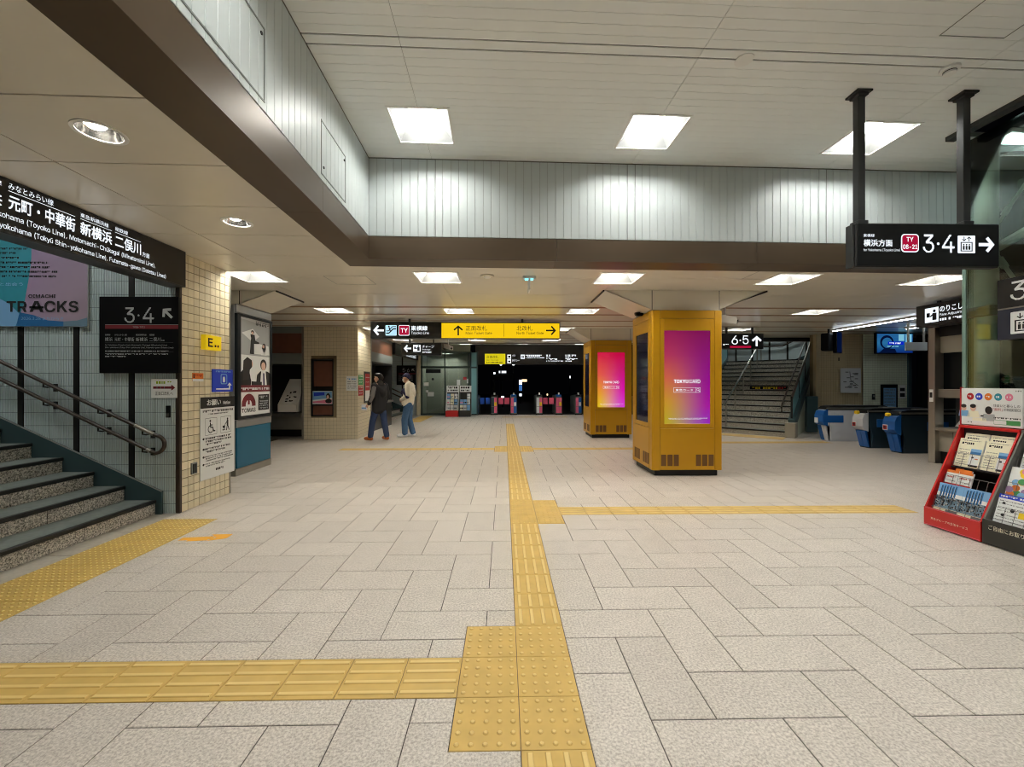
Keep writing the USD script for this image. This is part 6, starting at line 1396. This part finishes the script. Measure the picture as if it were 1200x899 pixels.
def flat_sheet(name, label, cat, p0, p1, zt, zb, m_, Y, th=.01):
    x0, z1 = hy(p0, zt, Y - th); x1, z0 = hy(p1, zb, Y - th); t = thing(name, label, cat, (x0, Y - th, z0)); MB().rbox(0, x1 - x0, 0, th - .001, 0, z1 - z0, .002).build('sheet', m_, t); return t, x1 - x0, z1 - z0
t, W_, H_ = flat_sheet('wall_map', 'white station map sheet on the brown tiled wall behind the right gates', 'map', 985, 1009, 431.5, 460.5, 'poster_grey', YB_ - .055)
pr = Print(t, 0, .002); r_ = random.Random(4); pr.put('map_print', 'ink_grey', union_all([sbox(a, b, a + .1, b + .03) for a, b in [(r_.uniform(.06, W_ - .16), r_.uniform(.1, H_ - .1)) for _ in range(22)]]).union(LineString([(W_ * .45, H_ * .85), (W_ * .5, H_ * .5), (W_ * .85, H_ * .3)]).buffer(.012)), 1); pr.done()
t, W_, H_ = flat_sheet('wall_notice', 'small beige notice above the station map on the brown tiled wall', 'notice', 978.5, 991, 414.5, 430, 'mosaic_brown', YB_); pr = Print(t, 0, .002); pr.put('mark', 'ink', sbox(W_ * .3, H_ * .45, W_ * .42, H_ * .7)); pr.done()
t, W_, H_ = flat_sheet('notice_board', 'black framed notice board with pale sheet on the green tiled wall', 'notice board', 1033, 1052, 450.5, 486, 'board_black', YB_ - .05, .04); pr = Print(t, 0, .002); pr.put('sheet_print', 'print_sky', sbox(W_ * .12, .1, W_ * .9, H_ * .88), 1); pr.put('small_print', 'ink_grey', union_all([dashes(W_ * .18, W_ * .84, H_ * v, .035, 500 + int(v * 30)) for v in (.3, .4, .5, .6, .7, .8)]), 2); pr.done()
t, W_, H_ = flat_sheet('wall_notice', 'white notice with two black pictures right of the framed board', 'notice', 1053.5, 1061.5, 451.5, 467, 'print_white', YB_ - .05); pr = Print(t, 0, .002); pr.put('picture', 'ink', union_all([sbox(W_ * .15, H_ * .55, W_ * .85, H_ * .8), sbox(W_ * .15, H_ * .12, W_ * .85, H_ * .4)])); pr.done()
t, W_, H_ = flat_sheet('switch_plate', 'small dark switch plate left of the framed notice board', 'switch', 1022.3, 1025.7, 462, 468.6, 'frame_dark', YB_ - .05, .02); MB().rbox(W_ * .25, W_ * .75, -.006, .002, H_ * .5, H_ * .8, .002).build('switch_rocker', 'panel_grey', t)
screen_mat('tv_blue', 0, 1.2, 0, .6, [(0, (20, 70, 150)), (.5, (60, 150, 210)), (1, (40, 110, 190))], [(0, (20, 60, 160)), (.6, (30, 110, 210)), (1, (60, 150, 200))], .5)
emat('tv_deep', (16, 36, 200), .9); emat('tv_navy', (8, 26, 70), .5); emat('tv_pale', (130, 196, 220), .9)
Y_ = 12.5; x0, z1 = hy(1028, 391, Y_); x1, z0 = hy(1069.5, 413.5, Y_); W_, H_ = x1 - x0, z1 - z0
t = thing('monitor', 'large blue information monitor hung over the green tiled wall', 'monitor', (x0, Y_, z0)); MB().rbox(-.03, W_ + .03, .005, .09, -.03, H_ + .03, .008).build('monitor_case', 'board_black', t); sc = MB().rbox(0, W_, 0, .01, 0, H_, .001).build('monitor_screen', 'tv_blue', t); MB().cyl((W_ / 2, .06, H_), (W_ / 2, .06, H_LOW - z0), .03, 8).build('ceiling_mount', 'board_black', t)
pr = Print(sc, 0, .002); rg = Point(W_ * .27, H_ * .55).buffer(H_ * .36); pr.put('picture', 'tv_navy', rg.difference(Point(W_ * .28, H_ * .52).buffer(H_ * .27)), 1); pr.put('picture', 'tv_deep', sbox(W_ * .3, H_ * .42, W_ * .74, H_ * .58), 2); pr.put('picture', 'tv_navy', Polygon([(W_ * .05, 0), (W_ * .2, H_ * .25), (W_ * .5, H_ * .2), (W_ * .55, 0)]), 2); pr.put('picture', 'tv_pale', union_all([sbox(W_ * .6, H_ * .62, W_ * .76, H_ * .96), sbox(W_ * .8, H_ * .5, W_ * .97, H_ * .96), dashes(W_ * .28, W_ * .6, H_ * .3, H_ * .06, 510)]), 1); pr.put('small_print', 'lit_white', dashes(W_ * .34, W_ * .68, H_ * .46, H_ * .07, 511), 3); pr.done()
Y_ = 11.6; x0, z1 = hy(981, 388, Y_); x1, z0 = hy(990.5, 413.5, Y_)
t = thing('monitor', 'side-turned dark blue monitor on a black ceiling bracket left of the large one', 'monitor', (x0, Y_, z0), 35); W_, H_ = .42, z1 - z0
MB().rbox(0, W_, .005, .1, 0, H_, .008).build('monitor_case', 'board_black', t); MB().rbox(.02, W_ - .02, 0, .01, .02, H_ - .02, .001).build('monitor_screen', 'tv_navy', t); MB().rbox(-.3, .05, .1, .3, H_ * .1, H_ * .9, .02).build('bracket_box', 'board_black', t); MB().cyl((0, .2, H_ * .9), (0, .2, H_LOW - z0), .03, 8).build('ceiling_mount', 'board_black', t)
# grey plate over the dark doorway
Y_ = 10.6; x0, z1 = hy(1062, 401, Y_); x1, z0 = hy(1087, 411, Y_); t = thing('door_header', 'plain pale grey plate across the dark doorway right of the monitor', 'plate', (x0, Y_, z0)); MB().rbox(0, x1 - x0, 0, .05, 0, z1 - z0, .006).build('plate', 'print_grey', t); MB().rbox(.05, .1, .01, .04, z1 - z0 - .003, H_LOW - z0, .004).rbox(x1 - x0 - .1, x1 - x0 - .05, .01, .04, z1 - z0 - .003, H_LOW - z0, .004).build('plate_hanger', 'steel_dull', t)
# fluorescent line lights
(xa, ya), (xb, yb2) = hz(981, 386.5, H_LOW), hz(1074, 369.5, H_LOW)
t = thing('tube_light', 'long fluorescent line light on the ceiling above the right ticket gates', 'ceiling light', ((xa + xb) / 2, 0, H_LOW)); MB().rbox(-.06, .06, yb2 - .6, ya, -.035, 0, .006).build('light_housing', 'light_frame', t); MB().rbox(-.04, .04, yb2 - .58, ya - .02, -.055, -.034, .01).build('light_tube', 'tube_lamp', t)
xa2, ya2 = hz(1062, 384, H_LOW); t = thing('tube_light', 'short fluorescent light farther right above the gates', 'ceiling light', (xa2, 0, H_LOW)); MB().rbox(-.06, .06, ya2 - 2.2, ya2, -.035, 0, .006).build('light_housing', 'light_frame', t); MB().rbox(-.04, .04, ya2 - 2.18, ya2 - .02, -.055, -.034, .01).build('light_tube', 'tube_lamp', t)

# wide stairs at the right, up to platforms 5 and 6
SA = -math.degrees(math.atan2(S2D[0], S2D[1])); SW_, SN, SRUN, SRISE = 2.86, 15, .36, .165
mat('dark_granite', (104, 102, 98), .6)
st2 = staircase('staircase', 'wide dark staircase rising away to the right behind the nearer gold pillar', (*S2O, 0), SA, SW_, SN, SRUN, SRISE, top=1.97)
SL, SH = SN * SRUN, SN * SRISE
t = thing('stair_balustrade', 'teal glass balustrade with dark stringer on the right of the wide stairs', 'balustrade', (*S2O, 0), SA)
MB().pyz(Polygon([(-.05, 0), (SL, 0), (SL, SH - .1), (.1, .18), (-.05, .18)]), SW_ + .02, SW_ + .2).build('side_wall', 'mosaic_green', t)
MB().rbox(SW_ + .005, SW_ + .26, -.12, .3, 0, .42, .01).build('end_block', 'panel_beige', t)
MB().pyz(Polygon([(.1, .2), (SL, SH), (SL, SH + .32), (.1, .50)]), SW_ + .05, SW_ + .22).build('stringer', 'stringer', t)
for k in range(4):
    a, b = .2 + (SL - .2) * k / 4 + .03, .2 + (SL - .2) * (k + 1) / 4 - .03; f_ = lambda y: .47 + (y - .1) * (SH - .18) / (SL - .1)
    MB().pyz(Polygon([(a, f_(a)), (b, f_(b)), (b, f_(b) + .62), (a, f_(a) + .62)]), SW_ + .12, SW_ + .135).build('glass_panel', 'teal_glass', t); MB().rbox(SW_ + .1, SW_ + .15, a - .05, a - .01, f_(a) - .1, f_(a) + .64, .004).build('post', 'frame_dark', t)
MB().tube([(SW_ + .127, .2, 1.12), (SW_ + .127, SL, SH + 1.03)], .035, 8).build('top_rail', 'rail_brown', t); MB().tube([(SW_ - .08, -.05, .72), (SW_ - .08, -.12, .86), (SW_ - .08, .1, .98), (SW_ - .08, SL, SH + .9)], .025, 8).build('hand_rail', 'rail_brown', t)
t = thing('stair_balustrade', 'teal glass side of the wide stairs seen just right of the nearer gold pillar', 'balustrade', (*S2O, 0), SA)
for k in range(5):
    a, b = SL * k / 5 + .03, SL * (k + 1) / 5 - .03; f_ = lambda y: .2 + y * SH / SL
    MB().pyz(Polygon([(a, f_(a)), (b, f_(b)), (b, f_(b) + .9), (a, f_(a) + .9)]), -.06, -.045).build('glass_panel', 'teal_glass', t); MB().rbox(-.08, -.03, b - .0, b + .05, f_(b) - .1, f_(b) + 1.0, .004).build('post', 'frame_dark', t)
MB().pyz(Polygon([(0, 0), (SL, SH - .1), (SL, SH + .2), (0, .3)]), -.12, -.02).build('stringer', 'stringer', t); MB().tube([(-.05, 0, 1.12), (-.05, SL, SH + 1.12)], .03, 8).build('top_rail', 'rail_brown', t)
t = thing('handrail', 'silver middle handrail on thin posts running up the wide stairs', 'handrail', (*S2O, 0), SA); hxm = 1.25
MB().tube([(hxm, -.1, .84), (hxm, SL, SH + .9)], .025, 8).build('rail', 'chrome', t)
for k in (0, 3, 6, 9, 12, 14): y = (k + .5) * SRUN; k2 = k + 1; MB().cyl((hxm, y, k2 * SRISE + .003), (hxm, y, .86 + y * SH / SL), .02, 8).build('post', 'steel_dull', t)
t = thing('step_sign', 'black strip with yellow letters across a riser of the wide stairs', 'sign', (*S2O, 0), SA); yk = 8 * SRUN; zk = 9 * SRISE
MB().rbox(1.35, 2.5, yk - .03, yk - .01, zk - .155, zk - .04, .003).build('strip_plate', 'board_black', t); pr = Print(t, yk - .03, .002); pr.put('small_print', 'print_yellow', dashes(1.42, 2.2, zk - .14, .07, 530, .09), 1); pr.put('small_print', 'print_red', dashes(2.22, 2.45, zk - .14, .07, 531, .09), 1); pr.done()
w6 = setting('wall_stairwell', (*S2O, 0), SA); w7 = setting('wall_stairwell_left', (*S2O, 0), SA); w8 = setting('wall_stairwell_right', (*S2O, 0), SA); c6 = setting('ceiling_stairwell', (*S2O, 0), SA)
yb_ = SL + 2.1
MB().box(-2, SW_ + 1.5, yb_, yb_ + .2, 0, 5.6).build('wall_body', 'ribbed_tile', w6); MB().box(-2.0, -1.8, 1.2, yb_ - .01, 0, 5.6).build('side_wall', 'wall_grey', w7); MB().box(SW_ + .9, SW_ + 1.0, 3.4, yb_ - .01, 0, 5.6).build('side_wall', 'wall_grey', w8)
for k in range(6): MB().box(-.9 + .68 * k - .035, -.9 + .68 * k + .035, yb_ - .012, yb_, 2, 5.5).build('black_strip', 'black_strip', w6)
MB().box(-2, SW_ + 1.5, 1.5, yb_ + .2, 5.61, 5.7).build('stairwell_ceiling', 'wall_grey', c6)
t = thing('handrail', 'dark double handrail on the landing wall at the top of the wide stairs', 'handrail', (*S2O, 0), SA)
for z in (.72, 1.0): MB().tube([(-.6, yb_ - .1, SH + z), (SW_ - 1.2, yb_ - .1, SH + z), (SW_ + .4, yb_ - .1, SH + z + .75)], .03, 8).build('rail', 'rail_brown', t)
t = thing('stair_skirting', 'dark sloping stringer on the landing wall above the wide stairs', 'skirting', (*S2O, 0), SA); MB().pxz(Polygon([(-1.5, SH + .003), (SW_ - 1.0, SH + .003), (SW_ + .5, SH + .68), (SW_ + .5, SH + .35), (SW_ - .4, SH + .003)]), yb_ - .05, yb_ - .013).build('stringer', 'stringer', t)
tb3 = setting('trim_3'); MB().rbox(5.6, 14, 14.02, 14.2, H_LOW - .12, H_LOW + .6, .01).build('stair_beam', 'trim_dark', tb3)
for q, (a_, d_) in enumerate(((SL + 1.0, 'landing'), (SL * .45, 'middle'))):
    p = S2O + S2W * 1.4 + S2D * a_; dup(lt0, f'square light high over the {d_} of the wide stairs', (*p, 5.42), SA, group='stairwell lights')
t = thing('wall_cabinet', 'dark green service panel at the foot of the brown tiled wall beside the stairs', 'cabinet', (hy(946, 480, 12.6)[0], 12.6, 0)); MB().rbox(0, .34, 0, .1, .05, 1.15, .006).build('cabinet_body', 'stringer', t); MB().rbox(.28, .30, -.02, .005, .5, .62, .003).build('cabinet_handle', 'steel_dull', t)

# ================================================================ PEOPLE
def ball(p, r, n=16): return m3.Manifold.sphere(r, n).translate([float(x) for x in p])
def bone(p, q, r0, r1): return m3.Manifold.batch_hull([ball(p, r0), ball(q, r1)])
def chain(P, R): return [bone(a, b, r, s) for a, b, r, s in zip(P, P[1:], R, R[1:])]
def skin_of(parts, fine=.016, it=8):
    m = m3.Manifold.batch_boolean(parts, m3.OpType.Add).refine_to_length(fine).to_mesh()
    tm = trimesh.Trimesh(np.asarray(m.vert_properties)[:, :3], np.asarray(m.tri_verts), process=True)
    trimesh.smoothing.filter_taubin(tm, iterations=it); return tm
def blob(pts, radii): return m3.Manifold.batch_hull([ball(p, r) for p, r in zip(pts, radii)])
def person(label, loc, rot, J, parts):
    t = thing('person', label, 'person', loc, rot)
    body = []
    V = lambda k: np.array(J[k], float)
    for s in 'LR':
        body += chain([V('hip' + s), V('knee' + s), V('ank' + s)], [.085, .06, .042]) + chain([V('ank' + s), V('toe' + s)], [.042, .03])
        body += chain([V('sh' + s), V('el' + s), V('wr' + s)], [.055, .042, .028])
        w, f = V('wr' + s), V('hand' + s); d = (f - w) / np.linalg.norm(f - w); e = np.array(J.get('palm' + s, (1, 0, 0)), float); e -= d * (e @ d); e /= np.linalg.norm(e); nn = np.cross(d, e)
        body += [blob([w + e * .02, w - e * .02, w + d * .085 + e * .03, w + d * .085 - e * .03], [.016, .016, .013, .013])]
        for k, ln in enumerate((.07, .08, .076, .06)):
            b0 = w + d * .085 + e * (.031 - .0205 * k); kn = b0 + d * ln * .5 + nn * .006; body += chain([b0 - d * .02, b0, kn, kn + d * ln * .42 + nn * .02], [.010, .0095, .009, .008])
        th = w + d * .03 + e * .03; body += chain([w + d * .02 + e * .015, th + e * .014 + d * .02, th + e * .026 + d * .055], [.013, .011, .009])
    hc = (V('hipL') + V('hipR')) / 2; sc_ = (V('shL') + V('shR')) / 2
    body += [blob([V('hipL'), V('hipR'), hc + (0, 0, .12)], [.10, .10, .11]), blob([hc + (0, 0, .1), V('shL'), V('shR'), sc_ - (0, 0, .1)], [.11, .07, .07, .12])]
    hd = V('head'); fd = np.array([math.sin(math.radians(J.get('turn', 0))), math.cos(math.radians(J.get('turn', 0))), 0]); sd = np.array([fd[1], -fd[0], 0])
    body += chain([sc_ - (0, 0, .02), hd - (0, 0, .06)], [.06, .055]) + [blob([hd + (0, 0, .03) - fd * .02, hd + fd * .02 + (0, 0, .04), hd - (0, 0, .065) + fd * .045, hd - (0, 0, .085) + fd * .05], [.088, .08, .052, .035])]
    body += [blob([hd + fd * .095 + (0, 0, .005), hd + fd * .108 - (0, 0, .025)], [.010, .014])] + [blob([hd + sd * s * .083 - (0, 0, .012), hd + sd * s * .083 + (0, 0, .02)], [.016, .018]) for s in (-1, 1)] + [bone(hd + fd * .092 - (0, 0, .055) - sd * .018, hd + fd * .092 - (0, 0, .055) + sd * .018, .009, .009)]
    MB().tm(skin_of(body, .012, 6)).build('body', 'skin', t, smooth=True)
    for s in (-1, 1): MB().sphere(hd + fd * .086 + sd * s * .03 + (0, 0, .018), .012, 1).build('eye', 'ink', t)
    for nm, m_, bits, fine in parts(V, hd, fd, sd): MB().tm(skin_of(bits, fine, 7)).build(nm, m_, t, smooth=True)
    return t
# local: x right, y forward
P1 = dict(hipL=(-.09, 0, .93), hipR=(.09, 0, .93), kneeL=(-.13, .12, .5), kneeR=(.12, -.06, .5), ankL=(-.15, .17, .09), ankR=(.15, -.12, .09), toeL=(-.17, .34, .045), toeR=(.19, .04, .045), shL=(-.2, -.02, 1.47), shR=(.2, -.02, 1.47), elL=(-.27, -.02, 1.2), elR=(.26, -.06, 1.2), wrL=(-.25, .12, 1.0), wrR=(.25, .06, .98), handL=(-.25, .2, .93), handR=(.24, .12, .86), palmL=(1, 0, 0), palmR=(-1, .3, 0), head=(0, .04, 1.68), turn=-25)
def wear1(V, hd, fd, sd):
    sc_ = (V('shL') + V('shR')) / 2; hc = (V('hipL') + V('hipR')) / 2
    coat = [blob([sc_ + (-.17, 0, -.02), sc_ + (.17, 0, -.02), sc_ + (0, -.04, -.2), sc_ + (0, .05, -.2)], [.085, .085, .15, .13]), blob([sc_ + (-.1, 0, -.15), sc_ + (.1, 0, -.15), hc + (-.1, 0, -.1), hc + (.1, 0, -.1)], [.13, .13, .125, .125]), blob([sc_ + (-.06, -.02, .02), sc_ + (.06, -.02, .02), hd - (0, .05, .1)], [.07, .07, .065])]
    for s in 'LR': coat += chain([V('sh' + s), V('el' + s), V('wr' + s)], [.085, .07, .05])
    yield 'jacket', 'jacket_black', coat, .018
    sl = V('elL'); yield 'sleeve_panel', 'jacket_grey', chain([V('shL') + (-.045, -.035, -.05), V('elL') + (-.035, -.035, 0), V('elL') * .35 + V('wrL') * .65 + (-.02, -.03, 0)], [.058, .052, .042]), .016
    tr = [blob([V('hipL'), V('hipR'), hc + (0, 0, .04)], [.115, .115, .12])]
    for s in 'LR': tr += chain([V('hip' + s), V('knee' + s), V('ank' + s) + (0, 0, .03)], [.11, .085, .075])
    yield 'jeans', 'denim_dark', tr, .018
    yield 'hair', 'hair', [blob([hd + (0, 0, .05) - fd * .03, hd + (0, 0, .02) - fd * .06, hd + (0, 0, .07) + fd * .03], [.095, .085, .075])], .012
    for s in 'LR': yield 'shoe', 'shoe_tan', [blob([V('ank' + s) - (0, .03, .045), V('toe' + s) + (0, 0, .0), (V('ank' + s) + V('toe' + s)) / 2 - (0, 0, .01)], [.048, .04, .05])], .012
p1 = hz(444.5, 516, 0); person('person in a black jacket with grey sleeve and blue jeans, looking up at the left', (p1[0], p1[1], .005), 62, P1, wear1)
t = thing('paper_bag', 'small white paper held low by the person in the black jacket', 'bag', (0, 0, 0))
c_, s_ = math.cos(math.radians(62)), math.sin(math.radians(62)); hp_ = (p1[0] + c_ * -.25 - s_ * .24, p1[1] + s_ * -.25 + c_ * .24)
MB().rbox(hp_[0] - .11, hp_[0] + .03, hp_[1] - .03, hp_[1] + .03, .82, .97, .012).build('folded_sheet', 'bag_white', t); MB().rbox(hp_[0] - .1, hp_[0] + .02, hp_[1] - .034, hp_[1] - .028, .86, .9, .002).build('sheet_print', 'print_sky', t)
P2 = dict(hipL=(-.09, -.02, .93), hipR=(.09, -.02, .93), kneeL=(-.1, .07, .5), kneeR=(.1, -.01, .5), ankL=(-.1, .06, .09), ankR=(.1, -.12, .09), toeL=(-.11, .25, .045), toeR=(.12, .06, .045), shL=(-.2, -.05, 1.48), shR=(.2, -.05, 1.48), elL=(-.25, -.07, 1.2), elR=(.25, -.09, 1.2), wrL=(-.18, .13, 1.08), wrR=(.17, .12, 1.05), handL=(-.1, .2, 1.06), handR=(.1, .2, 1.02), palmL=(0, 0, 1), palmR=(0, 0, 1), head=(0, .05, 1.68), turn=8)
def wear2(V, hd, fd, sd):
    sc_ = (V('shL') + V('shR')) / 2; hc = (V('hipL') + V('hipR')) / 2
    coat = [blob([sc_ + (-.17, 0, -.02), sc_ + (.17, 0, -.02), sc_ + (0, -.04, -.2), sc_ + (0, .05, -.2)], [.085, .085, .15, .14]), blob([sc_ + (-.1, 0, -.15), sc_ + (.1, 0, -.15), hc + (-.1, .05, .06), hc + (.1, .05, .06), hc + (0, -.04, .06)], [.14, .14, .13, .13, .12]), blob([sc_ + (-.06, 0, .02), sc_ + (.06, 0, .02), hd - (0, .05, .11)], [.075, .075, .06])]
    for s in 'LR': coat += chain([V('sh' + s), V('el' + s), V('wr' + s)], [.09, .078, .052])
    yield 'jacket', 'jacket_cream', coat, .018
    yield 'navy_stripe', 'navy', [bone((-.2, .06, 1.34), (-.27, -.06, 1.16), .062, .06), bone((-.1, .13, 1.27), (-.2, .08, 1.33), .06, .05)], .014
    tr = [blob([V('hipL'), V('hipR'), hc + (0, 0, .04)], [.12, .12, .125])]
    for s in 'LR': tr += chain([V('hip' + s), V('knee' + s), V('ank' + s) + (0, 0, .02)], [.112, .092, .082])
    yield 'jeans', 'denim', tr, .018
    yield 'cap', 'navy', [blob([hd + (0, 0, .075) - fd * .02, hd + (0, 0, .05) - fd * .05, hd + (0, 0, .06) + fd * .03], [.095, .085, .08]), blob([hd + (0, 0, .06) + fd * .09 + sd * .05, hd + (0, 0, .06) + fd * .09 - sd * .05, hd + (0, 0, .05) + fd * .15], [.014, .014, .012])], .012
    yield 'face_mask', 'print_white', [blob([hd - (0, 0, .03) + fd * .085, hd - (0, 0, .09) + fd * .07, hd - (0, 0, .05) + fd * .06 + sd * .05, hd - (0, 0, .05) + fd * .06 - sd * .05], [.035, .025, .025, .025])], .010
    for s in 'LR': yield 'shoe', 'shoe_white', [blob([V('ank' + s) - (0, .03, .04), V('toe' + s) + (0, 0, .0), (V('ank' + s) + V('toe' + s)) / 2 - (0, 0, .01)], [.052, .042, .05])], .012
p2 = hz(478, 511.8, 0); person('person in a cream jacket with navy stripe, cap and white mask, facing left', (p2[0], p2[1], .005), 88, P2, wear2)
